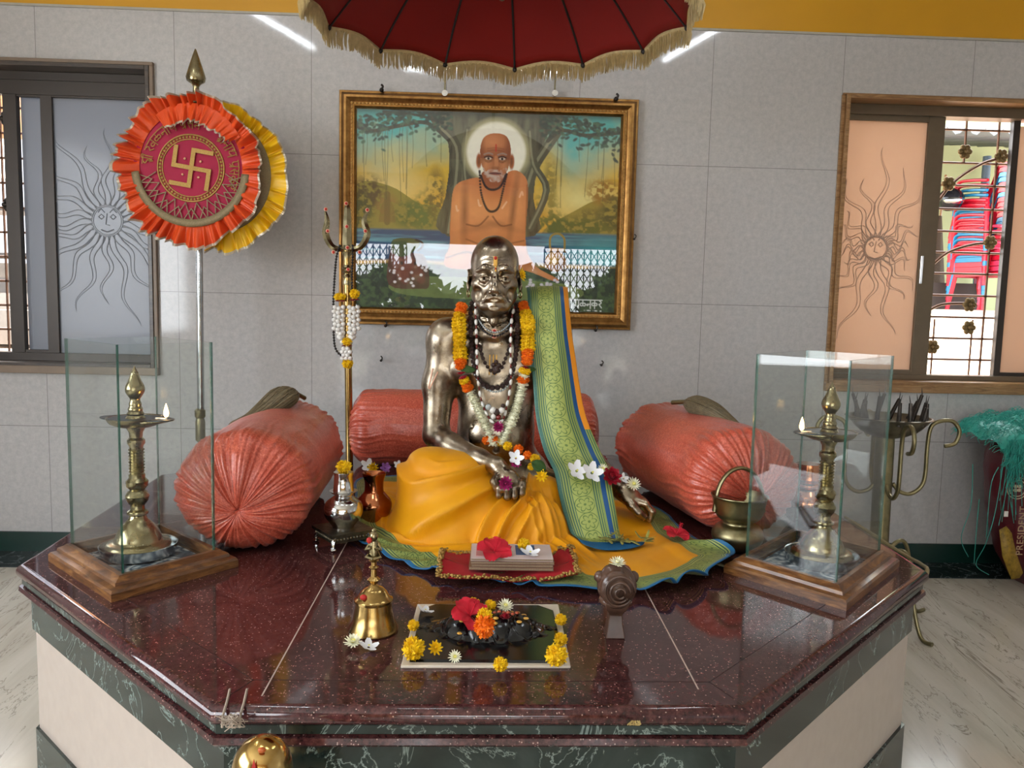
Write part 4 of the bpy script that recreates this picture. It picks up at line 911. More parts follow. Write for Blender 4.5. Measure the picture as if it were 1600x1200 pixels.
def whisk(pts, r, label, seed, stickp):
    pts = smooth_path(pts, 8); fr = frame_path(pts); rs = random.Random(seed); g = G(); n = len(fr)
    def prof(t): return (t * 5) ** .6 if t < .2 else (1 - ((t - .2) / .8) ** 1.6 * .86)
    for k in range(900):
        an = rs.uniform(0, 2 * pi); q = sqrt(rs.random()); sw_ = rs.uniform(-.5, .5); P_ = []
        for i in range(0, n, 2):
            t_ = i / (n - 1); p, a, b = fr[i]; rr = r * prof(t_) * q; P_.append(p + a * rr * cos(an + sw_ * t_) * .62 + b * rr * sin(an + sw_ * t_))
        g.tube(P_, [.0016] * (len(P_) - 1) + [.0004], 3, cap=False)
    A = [[p + a * r * .7 * prof(i / (n - 1)) * .62 * cos(q) + b * r * .7 * prof(i / (n - 1)) * sin(q) for q in [2 * pi * j / 16 for j in range(16)]] for i, (p, a, b) in enumerate(fr)]
    t = Thing('hair_whisk', label, 'whisk', tuple(pts[0])); g.grid(A, cv=True); t.part('hair', g, M['hair'], ang=180)
    t.part('handle', G().tube([stickp, pts[0] , pts[2]], .008, 8), M['dull_brass'])
whisk([P(458, 612, y=2.78), P(440, 622, y=2.72), P(415, 642, y=2.66), P(392, 655, y=2.60), P(360, 664, y=2.52)], .058, 'grey brown hair fly whisk lying on the left bolster', 1, P(476, 622, y=2.85))
whisk([P(1070, 628, y=2.80), P(1092, 634, y=2.76), P(1115, 643, y=2.70), P(1135, 655, y=2.65), P(1153, 664, y=2.58)], .055, 'grey brown hair fly whisk lying on the right bolster', 2, P(1050, 629, y=2.84))

# ------------------------------------------------------------------ trident
TY = 3.35
tb = P(546, 726, y=TY); tt = P(541, 318, y=TY); tx = tb.x
t = Thing('trident', 'brass trident with red and white dots standing behind the left of the statue', 'trident', (tx, TY, PZ))
zc = P(543, 392, y=TY).z; txt = tt.x
t.part('shaft', G().tube([(tx, TY, PZ), (txt + .004, TY, zc)], .0155, 14), M['brass_gold'])
g = G()
def blade(pts, ws, th=.018):
    A = []
    sp_ = smooth_path(pts, 5); ww = [q.x for q in smooth_path([(w_, 0, 0) for w_ in ws], 5)]
    fr = []
    for i, p in enumerate(sp_):
        d = (sp_[min(i + 1, len(sp_) - 1)] - sp_[max(i - 1, 0)]).normalized(); n = Vector((d.z, 0, -d.x)); w_ = max(ww[i], .0008); A.append([p + n * w_, p + Vector((0, -min(th, w_) * .6, 0)), p - n * w_, p + Vector((0, min(th, w_) * .6, 0))])
    g.grid(A, cv=True); g.add(A[0], [(0, 1, 2, 3)])
x0_ = txt + .004
blade([(x0_, TY, zc - .01), (x0_, TY, zc + .03), (x0_, TY, zc + .09), (x0_, TY, zc + .17), (tt.x, TY, tt.z)], [.014, .019, .017, .013, .001])
for s_, (pa, pb, pc, pd, pe) in ((-1, ((541, 390), (520, 386), (509, 366), (511, 345), (507, 324))), (1, ((545, 390), (563, 386), (574, 366), (569, 345), (578, 324)))):
    q = [P(*k, y=TY) for k in (pa, pb, pc, pd, pe)]; blade([q[0], q[1], q[2], q[3] , q[4]], [.009, .012, .014, .011, .001])
t.part('prongs', g, M['brass'], ang=30)
g = G().lathe([(.016, -.14), (.018, -.13), (.014, -.115), (.02, -.10), (.015, -.092), (.021, -.084), (.015, -.076), (.021, -.068), (.014, -.055), (.016, -.02), (.02, -.008), (.014, 0)], (x0_, TY, zc), 18)
t.part('collar', g, M['brass'])
for a, b in ((541, 318), (542, 354), (543, 387), (544, 421), (512, 361), (571, 361), (509, 327), (574, 328), (521, 394), (562, 394)):
    c = P(a, b, y=TY - .016); d_ = t.part('painted_dot', G().ball(c, (.0085, .004, .0085), 10, 6), M['tilak_pale']); t.part('red_centre', G().ball(c + Vector((0, -.002, 0)), (.0058, .004, .0058), 10, 6), M['tilak_red'], d_)

# ------------------------------------------------------------------ glass cases with oil lamps
def glass_case(c, u, v, label, lampz=0):
    """c centre, u and v half vectors of the base"""
    c = Vector((*c, 0)); u = Vector((*u, 0)); v = Vector((*v, 0)); t = Thing('glass_case', label, 'glass case', (c.x, c.y, PZ))
    def quad(k, z, du=0): uu = u - u.normalized() * k; vv = v - v.normalized() * k; return [c + uu * a + vv * b + Vector((0, 0, z)) for a, b in ((-1, -1), (1, -1), (1, 1), (-1, 1))]
    pr = [(.0, .0), (.0, .018), (.004, .024), (.016, .028), (.018, .036), (.030, .042), (.034, .046), (.046, .046), (.046, .008)]
    g = G(); g.grid([quad(k, PZ + z) for k, z in pr], cv=True); t.part('wooden_base', g, M['case_wood'], ang=30)
    pl = t.part('floor_board', G().add(quad(.045, PZ + .012), [(0, 1, 2, 3)]), M['case_paper'], smooth=False)
    k = .043; z0_, z1_ = PZ + .02, PZ + .585
    q0 = quad(k, z0_); q1 = quad(k, z1_); th = .0055
    for i in range(4):
        a, b = q0[i], q0[(i + 1) % 4]; d = (b - a).normalized(); n = Vector((-d.y, d.x, 0)); H_ = Vector((0, 0, z1_ - z0_))
        if i % 2: a = a + d * th; b = b - d * th
        vs = [a, b, b + n * th, a + n * th]; vs = vs + [p + H_ for p in vs]
        g = G(); g.add(vs, [(0, 1, 5, 4), (2, 3, 7, 6)], 0); g.add(vs, [(3, 2, 1, 0), (4, 5, 6, 7), (1, 2, 6, 5), (3, 0, 4, 7)], 1)
        t.part('glass_pane', g, [M['glass'], M['glass_edge']], smooth=False)
    return t
t_ = NT('marbled_board'); v_ = t_.vor(t_.mp(t_.noise(sc=6, det=3, k=1), (1.5, 1.5, 1.5)), 9); t_.P(col=t_.ramp(v_, [(.15, '#f0f3f5'), (.4, '#b5c2cc'), (.6, '#6c7c8c'), (.85, '#4a5663')]), rough=.12); M['case_paper'] = t_.m
glass_case((-.880, 2.067), (.146, -.142), (.104, .130), 'open topped glass case on a wooden base at the left corner of the platform')
glass_case((.906, 2.085), (-.106, .132), (-.149, -.163), 'open topped glass case on a wooden base at the right corner of the platform')
def oil_lamp(c, label, flame_a, z1, seed=0):
    """tall brass lamp; c base centre, flame_a the side the wick lies on, z1 the tip height"""
    x, y = c; z0_ = PZ + .0135; s_ = (z1 - z0_) / .49
    t = Thing('oil_lamp', label, 'oil lamp', (x, y, z0_ + .028))
    c3 = (x, y, z0_)
    def zz(z): return (z * .355 / .398 if z < .398 else .355 + (z - .398) * 1.467) * s_
    def L_(pr, mat, nm_, **k): return t.part(nm_, G().lathe([(r, zz(z)) for r, z in pr], c3, 28, **k), mat)
    L_([(0, .028), (.075, .028), (.080, .034), (.076, .040), (.062, .044), (.058, .05), (.055, .062), (.044, .085), (.026, .105), (.021, .118), (.026, .122), (.026, .13), (.018, .136), (.018, .15)], M['brass'], 'base', smooth=2)
    pr = [(.018, .148), (.026, .16), (.030, .175), (.024, .188), (.018, .193), (.026, .203), (.028, .218), (.020, .228), (.020, .235)]
    for k in range(9): pr += [(.0205, .238 + k * .009), (.0165, .2425 + k * .009)]
    pr += [(.018, .322), (.022, .328), (.022, .338), (.016, .345), (.017, .36), (.024, .374)]
    L_(pr, M['brass'], 'stem')
    L_([(.02, .374), (.045, .378), (.064, .388), (.070, .398), (.072, .401), (.066, .400), (.05, .388), (0, .386)], M['brass'], 'bowl', smooth=2)
    # spouts: pointed lips towards the wick
    zt = z0_ + .355 * s_; da = Vector((cos(flame_a), sin(flame_a), 0)); sa = Vector((-sin(flame_a), cos(flame_a), 0)); C_ = Vector((x, y, zt))
    g = G(); A = []
    for i in range(8):
        v_ = i / 7; w_ = .05 * (1 - v_) ** .7 + .002; r_ = .045 + .062 * v_; dz = .016 * (1 - v_)
        A.append([C_ + da * r_ + sa * (w_ * cos(q)) + Vector((0, 0, -dz * sin(q))) for q in [pi * j / 8 for j in range(9)]])
    g.grid(A); t.part('spout', g, M['brass'], solid=.003)
    L_([(r, .398 + z / 1.467) for r, z in ((.03, -.002), (.024, .004), (.020, .010), (.0215, .014), (.0175, .020), (.0185, .026), (.0150, .033), (.0155, .039), (.0125, .048), (.0135, .054), (.0215, .066), (.0245, .076), (.0225, .086), (.0165, .098), (.0125, .108), (.0090, .118), (.0096, .1205), (.006, .124), (.001, .135), (0, .135))], M['brass'], 'finial', smooth=2)
    # sooty leaf-shaped drip plate resting on the bowl
    g = G(); poly = []
    for k in range(40):
        q = 2 * pi * k / 40; r_ = .078 + .03 * (cos(q) ** 6 if cos(q) > 0 else 0) + .02 * (abs(cos(q)) ** 4 if cos(q) < 0 else 0); p = C_ + da * r_ * cos(q) + sa * r_ * .72 * sin(q); poly.append((p.x, p.y))
    g.prism(poly, zt + .001, zt + .0035); t.part('soot_plate', g, M['soot'], ang=30)
    f = C_ + da * .088 + Vector((0, 0, .004)); t.part('wick', G().tube([f - da * .03, f, f + Vector((0, 0, .008))], .003, 6), M['white'])
    g = G().lathe([(0, 0), (.004, .003), (.0062, .010), (.005, .020), (.002, .031), (0, .037)], (f.x, f.y, f.z + .004), 12, smooth=3); fl = t.part('flame', g, M['flame'])
    # steel dish underneath
    g = G().lathe([(0, 0), (.082, 0), (.088, .004), (.094, .03), (.097, .031), (.091, .003 + .004), (.083, .006), (0, .006)], c3, 40)
    solo('steel_dish', g, M['steel'], 'round steel dish under the ' + ('left' if x < 0 else 'right') + ' oil lamp in its glass case', 'dish', c3, 'steel dishes under the oil lamps')
    return t
oil_lamp((-.905, 2.10), 'tall brass oil lamp with one lit wick inside the left glass case', radians(-12), P(205, 572, y=2.1).z)
oil_lamp((.933, 2.10), 'tall brass oil lamp with one lit wick inside the right glass case', radians(195), P(1300, 597, y=2.1).z)

# ------------------------------------------------------------------ pots, bell, carved shell
sx_, sy_ = -.395, 2.27
t = Thing('footed_stand', 'small tarnished silver square stand under the silver pot', 'stand', (sx_, sy_, PZ)); hz = .035
an = radians(35); W2 = .125
g = G().box((sx_, sy_, PZ + hz + .008), (W2 * 1.08, W2 * 1.08, .008), an).box((sx_, sy_, PZ + hz - .005), (W2 * .94, W2 * .94, .02), an)
for k in range(4):
    for i in range(12):
        a = an + k * pi / 2; p = Vector((sx_, sy_, PZ + hz - .004)) + Vector((cos(a), sin(a), 0)) * W2 * .475 + Vector((-sin(a), cos(a), 0)) * (-W2 * .43 + W2 * .86 * i / 11); g.ball(p, .0045, 6, 4)
t.part('top', g, M['dark_silver'], smooth=False)
for k in range(4):
    a = an + pi / 4 + k * pi / 2; p = Vector((sx_, sy_, PZ)) + Vector((cos(a), sin(a), 0)) * W2 * .66; q = Vector((sx_, sy_, PZ)) + Vector((cos(a), sin(a), 0)) * W2 * .58
    g = G().tube([q + Vector((0, 0, hz)), p + Vector((0, 0, .018)), p + Vector((0, 0, .006))], [.009, .006, .006], 8); g.ball(p + Vector((0, 0, .005)), (.01, .01, .005), 10, 6); t.part('foot', g, M['silver'])
zt = PZ + hz + .012
t = Thing('silver_pot', 'polished silver pot on the footed stand with an upturned cup on its neck', 'pot', (sx_, sy_, zt))
c3 = (sx_, sy_, zt)
t.part('body', G().lathe([(0, 0), (.028, 0), (.032, .006), (.05, .03), (.056, .052), (.05, .074), (.03, .09), (.026, .096), (.036, .104), (.040, .108)], c3, 32, smooth=3), M['silver'])
t.part('cup', G().lathe([(.031, .107), (.029, .11), (.026, .15), (.028, .158), (.028, .162), (0, .162)], c3, 28), M['silver'])
c3 = (-.335, 2.47, PZ + .004)
solo('copper_pot', G().lathe([(0, 0), (.03, 0), (.045, .02), (.056, .055), (.052, .075), (.036, .095), (.030, .105), (.030, .135), (.037, .158), (.034, .158), (.027, .134), (.027, .11), (0, .11)], c3, 32, smooth=3), M['copper'], 'small copper water pot behind the silver pot', 'pot', c3)
bc = (.755, 2.27, PZ)
t = Thing('brass_handled_pot', 'dull brass pot with flaring bowl and tall hoop handle right of the yellow cloth', 'pot', bc)
t.part('lower_body', G().lathe([(0, 0), (.045, 0), (.058, .008), (.073, .03), (.074, .05), (.062, .068), (.045, .076), (.045, .084)], bc, 36, smooth=3), M['dull_brass'])
t.part('bowl', G().lathe([(.045, .083), (.06, .093), (.07, .11), (.078, .15), (.083, .158), (.079, .157), (.066, .115), (.05, .1), (0, .098)], bc, 36, smooth=3), M['dull_brass'])
hp = [(bc[0] + .07 * cos(q) * (1 if abs(cos(q)) < 1 else 1), bc[1] - .02 * 0, bc[2] + .135 + .105 * sin(q)) for q in [pi * k / 16 for k in range(17)]]
t.part('handle', G().tube([(bc[0] + .073, bc[1], bc[2] + .11)] + hp + [(bc[0] - .073, bc[1], bc[2] + .11)], .006, 8, flat=1.6), M['dull_brass'])
bc = (1.075, 2.56, PZ)
t = Thing('copper_pitcher', 'shiny copper pot with a lid behind the right glass case', 'pot', bc)
t.part('body', G().lathe([(0, 0), (.04, 0), (.06, .02), (.082, .06), (.078, .095), (.05, .12), (.04, .13), (.045, .145), (.055, .15)], bc, 36, smooth=3), M['copper'])
t.part('lid', G().lathe([(.042, .148), (.04, .19), (.038, .2), (0, .2)], bc, 28), M['copper'])
bc = (-.224, 1.655, PZ)
t = Thing('hand_bell', 'brass hand bell with figure topped handle at the front left of the cloth', 'bell', bc)
t.part('bell_body', G().lathe([(.050, 0), (.053, .002), (.053, .006), (.044, .022), (.040, .045), (.037, .062), (.041, .064), (.041, .069), (.034, .073), (.028, .085), (.02, .093), (.01, .097), (.008, .1)], bc, 36), M['brass_gold'])
hz = [(.012, .096), (.007, .102), (.012, .108), (.014, .112), (.007, .118), (.0065, .135), (.0105, .138), (.0065, .142), (.0065, .15), (.0105, .153), (.007, .157)]
t.part('handle', G().lathe(hz, bc, 20), M['brass_gold'])
g = G(); b_ = Vector(bc)
g.tube([b_ + Vector((0, 0, .155)), b_ + Vector((0, 0, .178)), b_ + Vector((0, 0, .196))], [.009, .012, .009], 10); g.ball(b_ + Vector((0, -.002, .206)), (.009, .009, .011), 10, 8)
for s_ in (-1, 1): g.tube([b_ + Vector((s_ * .008, 0, .19)), b_ + Vector((s_ * .015, -.006, .178)), b_ + Vector((s_ * .004, -.013, .184))], .004, 6); g.tube([b_ + Vector((s_ * .006, 0, .17)), b_ + Vector((s_ * .014, -.008, .163)), b_ + Vector((0, -.012, .16))], .0045, 6)
g.ball(b_ + Vector((0, 0, .217)), (.005, .005, .006), 8, 6); t.part('kneeling_figure', g, M['brass'])
t.part('red_smear', G().ball(b_ + Vector((-.008, -.0125, .2)), (.006, .004, .007), 8, 6).ball(b_ + Vector((-.017, -.027, .082)), (.008, .006, .006), 8, 6), M['tilak_red'])
# carved shell on a pedestal
M['shell'] = simple('glossy_brown_stone', '#584034', .22, var=.45, sc=25)
bc = Vector((.290, 1.64, PZ)); t = Thing('carved_shell', 'glossy brown carved spiral shell on a small pedestal at the front right of the cloth', 'ornament', tuple(bc))
t.part('pedestal', G().lathe([(0, 0), (.029, 0), (.028, .006), (.022, .03), (.02, .05), (.026, .058), (.032, .064), (.036, .075), (.034, .085)], bc, 4, smooth=0).xf(Matrix.Translation(bc) @ Matrix.Rotation(radians(45), 4, 'Z') @ Matrix.Translation(-bc)), M['shell'], ang=30, bevel=.002)
g = G(); cc = bc + Vector((0, -.004, .112)); A = []
for i in range(25):
    a = -pi / 2 + pi * i / 24; row = []
    for j in range(48):
        q = 2 * pi * j / 48; d = Vector((cos(a) * cos(q), cos(a) * sin(q), sin(a))); fr_ = max(0, -d.y); rad = sqrt(d.x ** 2 + d.z ** 2)
        r_ = .043 * (1 + .06 * sin(2 * pi * (rad * 4.5 - atan2(d.z, d.x) / (2 * pi))) * (d.y < .2) + .05 * mnoise.noise(d * 3)); row.append(cc + Vector((d.x * r_ * .95, d.y * r_ * 1.0, d.z * r_ * 1.05)))
    A.append(row)
g.grid(A, cv=True)
for s_ in (-1, 1): g.ball(cc + Vector((s_ * .036, 0, .018)), (.012, .012, .013), 10, 8)
for k in range(3):
    g.tube([cc + Vector((.012 * (k + 1) * .9 * cos(q) * (1 - q / 40), -.036 - .006 * (3 - k), .012 * (k + 1) * .95 * sin(q) * (1 - q / 40))) for q in [j * .3 for j in range(20)]], .0028, 6)
t.part('spiral_body', g, M['shell'], ang=180)
g = G().ball(bc + Vector((0, 0, .078)), (.036, .032, .016), 20, 10); g.ball(bc + Vector((0, -.012, .09)), (.03, .026, .014), 16, 8); t.part('collar', g, M['shell'])

# ------------------------------------------------------------------ relief of the holy sandals
c0, c1, c2, c3_ = Vector((-.147, 1.475, PZ)), Vector((.180, 1.480, PZ)), Vector((.185, 1.800, PZ)), Vector((-.142, 1.792, PZ))
t = Thing('padukas_slab', 'white edged slab with glossy black relief of holy feet at the platform front', 'relief slab', (.02, 1.64, PZ))
t.part('slab', G().prism([q[:2] for q in (c0, c1, c2, c3_)], PZ, PZ + .006), simple('cream_slab', '#cfc4b4', .3, var=.08), smooth=False, bevel=.002)
M['black_stone'] = simple('black_polished_stone', '#0d0e10', .14, var=.2)
cx, cy = .022, 1.645; g = G(); N_ = 150; A = []
def hrel(x, y):
    dx, dy = x - cx, y - cy; h = .004
    foot = []
    R_ = sqrt((dx / .118) ** 2 + (dy / .072) ** 2)
    m = max(0, 1 - R_ ** 2.2); h += .036 * m ** .85
    # scallops of the front rim and two soles
    for s_ in (-1, 1):
        e = ((dx - s_ * .024) / .021) ** 2 + ((dy + .035) / .036) ** 2
        if e < 1: h += .006 * (1 - e) ** .5
        if .8 < e < 1.25: h -= .003
        e = ((dx - s_ * .072) / .022) ** 2 + ((dy + .02) / .03) ** 2
        if e < 1: h += .005 * (1 - e) ** .5
        if .8 < e < 1.3: h -= .003
    if R_ > .9: h += .004 * max(0, sin(atan2(dy, dx) * 16)) * max(0, 1 - abs(R_ - 1.0) * 7)
    if -.004 < dy + .0 < .012: h += .003 * abs(sin(dx * 180))
    return PZ + .006 + h
ox0, ox1, oy0, oy1 = -.132, .170, 1.49, 1.785
for i in range(N_ + 1):
    row = []
    for j in range(N_ + 1):
        x = ox0 + (ox1 - ox0) * i / N_; y = oy0 + (oy1 - oy0) * j / N_
        ex = min(x - ox0, ox1 - x); ey = oy1 - y
        z = hrel(x, y) if min(ex, ey, y - oy0) > .002 else PZ + .006
        if ex + ey < .035: y = oy1 - .035 + ex * 1.0 if False else y; z = PZ + .0055
        row.append((x, y, z))
    A.append(row)
g.grid(A); t.part('black_relief', g, M['black_stone'], ang=180)
gw = G(); gr_ = G()
for dx, dy in ((-.012, -.045), (.012, -.045), (-.012, -.033), (.014, -.033), (-.057, -.030), (.063, -.030), (-.068, -.008), (.078, -.012), (-.075, .018), (.075, .015), (-.065, .035), (.062, .035), (.05, .05), (-.06, -.05)):
    gw.ball((cx + dx, cy + dy, hrel(cx + dx, cy + dy) + .0012), (.0062, .0062, .0022), 10, 6)
for k in range(6):
    for s_ in (-1, 1): dx = s_ * (.012 + k * .0095); gr_.ball((cx + dx, cy - .003, hrel(cx + dx, cy - .003) + .0015), (.0048, .0048, .003), 10, 6)
t.part('sandal_paste_dots', gw, M['tilak_yellow']); t.part('red_dots', gr_, simple('brick_dot', '#a84a2c', .5))

# ------------------------------------------------------------------ incense lamp stand, sack, cord, dome
ix, iy = P(1385, 700, y=3.6).x, 3.6; iz = P(1385, 655, y=3.6).z
t = Thing('lamp_stand', 'tall brass lamp stand with scrolled arms behind the right glass case', 'lamp stand', (ix, iy, 0))
t.part('post', G().tube([(ix, iy, .05), (ix - .01, iy, iz - .03)], .042, 20), M['dull_brass'])
t.part('bowl', G().lathe([(0, -.085), (.05, -.083), (.12, -.055), (.165, -.01), (.178, .006), (.19, .01), (.178, .014), (.16, .0), (.1, -.03), (0, -.045)], (ix, iy, iz), 36, smooth=2), metal('tarnished_bowl', '#5a564c', '#8a8470', .3, .5, 20, .15))
def scroll(an, lower=False):
    d = Vector((cos(an), sin(an), 0)); o = Vector((ix, iy, 0))
    if not lower:
        pts = [o + d * r + Vector((0, 0, z)) for r, z in ((.04, iz - .30), (.07, iz - .335), (.12, iz - .345), (.165, iz - .31), (.18, iz - .25), (.18, iz - .12), (.19, iz - .03), (.23, iz + .0), (.285, iz + .0), (.315, iz - .045), (.30, iz - .10), (.255, iz - .115))]
    else: pts = [o + d * r + Vector((0, 0, z)) for r, z in ((.04, .30), (.09, .36), (.15, .37), (.19, .30), (.21, .15), (.26, .02), (.32, .012))]
    t.part('scroll_leg' if lower else 'scroll_arm', G().tube(smooth_path(pts, 5), .0095, 10), M['dull_brass'])
for k in range(4): scroll(radians(-8 + 90 * k)); scroll(radians(20 + 90 * k), True)
rs = random.Random(6)
for k in range(15):
    a = radians(-60 + 24 * k) + rs.uniform(-.1, .1); r_ = .145 + rs.uniform(-.02, .02); p = Vector((ix + r_ * cos(a), iy + r_ * sin(a), iz - .012)); q = p + Vector((rs.uniform(-.04, .04) + .02 * cos(a), rs.uniform(-.02, .02), rs.uniform(.085, .13)))
    t.part('wick_holder', G().tube([p, q], [.011, .008], 8).tube([q, q + Vector((rs.uniform(-.01, .01), 0, .035))], [.003, .001], 5), M['iron'])
# power cord over the platform edge
solo('power_cord', G().tube(smooth_path([P(1340, 820, y=3.3), P(1370, 838, y=3.0), (1.30, 2.75, .72), P(1412, 866, y=2.55), P(1440, 882, y=2.35), P(1448, 896, y=2.25), (1.262, 2.22, .60), (1.25, 2.3, .3), (1.28, 2.5, .004)], 8), .006, 8), simple('beige_cord', '#8a7c58', .5), 'beige power cord looping over the right edge of the platform', 'cord', (1.25, 2.4, 0))
# rice sack with teal net
SX, SY = 3.06, 4.14
g = G(); A = []
for i in range(33):
    v = i / 32; row = []
    for j in range(64):
        q = 2 * pi * j / 64; wx, wy = .24 + .05 * sin(v * pi) - .10 * (1 - v) ** 3 + .08 * v, .17 + .05 * sin(v * pi) - .05 * v
        if v > .93: wx *= 1 - (v - .93) * 2
        n_ = 1 + .10 * mnoise.noise(Vector((cos(q) * 1.5, sin(q) * 1.5, v * 3))) + .04 * mnoise.noise(Vector((cos(q) * 5, sin(q) * 5, v * 9)))
        sx = abs(cos(q)) ** .7 * (1 if cos(q) > 0 else -1); sy = abs(sin(q)) ** .7 * (1 if sin(q) > 0 else -1)
        row.append((SX + wx * sx * n_ + .03 * (1 - v), SY + wy * sy * n_, .004 + .80 * v))
    A.append(row)
g.grid(A, cv=True); g.add(A[-1], [tuple(range(64))]); g.add(A[0], [tuple(range(64))[::-1]])
t = Thing('rice_sack', 'dark red printed rice sack standing by the wall under the right window', 'sack', (SX, SY, 0))
body_ = t.part('bag', g, simple('maroon_woven_plastic', '#5d1420', .35, var=.18, sc=30, bump=.3, bs=120), ang=180)
def front(px, pz, d=.004):
    c = P(px, pz, y=3.92); return c
g = G()
for q in (.055, .042): c = P(1590, 763, y=SY - .235); g.ring([(c.x + q * cos(a), c.y - .0, c.z + q * sin(a)) for a in [2 * pi * k / 32 for k in range(32)]], .0025)
c = P(1590, 763, y=SY - .24); 
for k in range(4): a = pi / 4 + k * pi / 2; g.ball((c.x + .014 * cos(a), c.y, c.z + .014 * sin(a)), (.013, .004, .009), 8, 6)
t.part('round_emblem', g, simple('cream_print', '#c9b59a', .5))
g = G(); A = [[P(x, y, y=SY - .19 - .0) for x, y in r] for r in (((1561, 828), (1566, 870), (1580, 905)), ((1572, 822), (1578, 862), (1592, 903)), ((1580, 832), (1587, 862), (1598, 895)))]
t.part('food_picture', G().grid(A), simple('food_print', '#a8862a', .5, var=.5, sc=60), solid=.003)
tc = bpy.data.curves.new('print', 'FONT'); tc.body = 'PRESIDENT'; tc.size = .05; tc.extrude = .0015; tc.space_character = 1.05
to = bpy.data.objects.new('print', tc); COL.objects.link(to); bpy.context.view_layer.update(); me = bpy.data.meshes.new_from_object(to); bpy.data.objects.remove(to)
me.transform(Matrix.Translation(P(1598, 842, y=SY - .235) - t.loc) @ Matrix.Rotation(radians(90), 4, 'Y') @ Matrix.Rotation(radians(180), 4, 'Y') @ Matrix.Rotation(radians(90), 4, 'X')) if False else me.transform(Matrix.Translation(P(1597, 868, y=SY - .235) - t.loc) @ Matrix.Rotation(radians(-90), 4, 'Y') @ Matrix.Rotation(radians(90), 4, 'X'))
me.name = 'printed_name'; me.materials.clear(); me.materials.append(simple('tan_print', '#a88a6a', .5)); t.part('printed_name', me, None)
g = G(); c = P(1572, 803, y=SY - .21); g.box((c.x, c.y, c.z), (.02, .004, .028)); t.part('printed_mark', g, M['white'], smooth=False)
# the net: draped cap of tangled teal strands
M['teal'] = simple('teal_net', '#2fae9e', .45, var=.3, sc=40)
g = G(); rs = random.Random(12); A = []
for i in range(25):
    row = []
    for j in range(17):
        u = -1 + i / 12; v = j / 16; x = SX - .04 + u * .36; y = SY - .26 + .5 * v; z = .82 + .06 * (1 - u * u) + .03 * mnoise.noise(Vector((u * 4, v * 5, 1))) - .10 * max(0, .25 - v) * 4 - .05 * max(0, abs(u) - .8) * 5 + .03
        row.append((x, y, z))
    A.append(row)
g.grid(A)
for k in range(2000):
    i = rs.randrange(24); j = rs.randrange(16); p = Vector(A[i][j]) + Vector((0, 0, rs.uniform(0, .02))); d = Vector((rs.uniform(-1, 1), rs.uniform(-.6, .3), rs.uniform(-.3, .5))) * .035
    g.tube([p, p + d, p + d * 1.5 + Vector((rs.uniform(-.02, .02), 0, -.02))], .0016, 3, cap=False)
for k in range(330):
    u = rs.random() ** 2.2; x = SX - .40 + .40 * u + rs.uniform(-.01, .01); y = SY - .27 + rs.uniform(-.02, .04); L_ = rs.uniform(.05, .22) * (1 - u * .5) * (1.9 if rs.random() < .12 else 1); z_ = .83 - rs.uniform(0, .05)
    g.tube(smooth_path([(x, y, z_), (x + rs.uniform(-.03, .02), y - .01, z_ - L_ * .4), (x + rs.uniform(-.05, .04), y - .01, z_ - L_)], 3), .0017, 3, cap=False)
for pts in ([P(1520, 725, y=3.9), P(1517, 790, y=3.9), P(1502, 840, y=3.9), P(1513, 870, y=4.0)], [P(1568, 722, y=3.86), P(1555, 800, y=3.84), P(1540, 850, y=3.86), P(1525, 882, y=3.95), P(1545, 898, y=4.0)], [P(1530, 780, y=3.9), P(1524, 850, y=3.9), P(1522, 880, y=4.0)], [P(1560, 730, y=3.86), P(1548, 760, y=3.84), P(1541, 840, y=3.88)]):
    g.tube(smooth_path(pts, 6), .002, 4, cap=False)
solo('teal_net', g, M['teal'], 'frayed teal netting draped over the rice sack', 'net', (SX, SY, .85), ang=180)
# polished dome in the foreground
bc = P(414, 1175, y=1.2); cx_, cy_ = bc.x + .004, 1.17
t = Thing('brass_dome_idol', 'polished golden dome with red marks in the foreground, cut by the lower frame edge', 'idol', (cx_, cy_, .45))
ztop = P(410, 1151, y=1.17).z
t.part('dome', G().lathe([(0, -.30), (.06, -.30), (.05, -.22), (.036, -.2), (.04, -.12), (.046, -.075), (.044, -.04), (.032, -.014), (.012, -.0015), (0, 0)], (cx_, cy_, ztop), 36, smooth=3), metal('bright_gold', '#b08d4a', '#d9b878', .1, .2, 20, .03))
q = P(409, 1172, y=1.17 - .03); t.part('forehead_dot', G().ball((q.x, cy_ - .030, q.z), (.006, .004, .0045), 12, 8), simple('orange_mark', '#b5561c', .4))
g = G(); q = P(398, 1185, y=1.13); q.y = cy_ - .043; g.plate([(q.x - .0005, cy_ - .0415, q.z), (q.x - .006, cy_ - .047, q.z - .022), (q.x + .006, cy_ - .047, q.z - .022)], (0, -1, 0), .001); t.part('red_mark', g, M['tilak_red'], smooth=False)
solo('wooden_plinth', G().lathe([(0, 0), (.09, 0), (.09, .03), (.075, .05), (.07, .36), (.08, .4), (.08, ztop - .302), (0, ztop - .302)], (cx_, cy_, 0), 32), M['case_wood'], 'turned wooden plinth carrying the golden dome in the foreground', 'plinth', (cx_, cy_, 0))
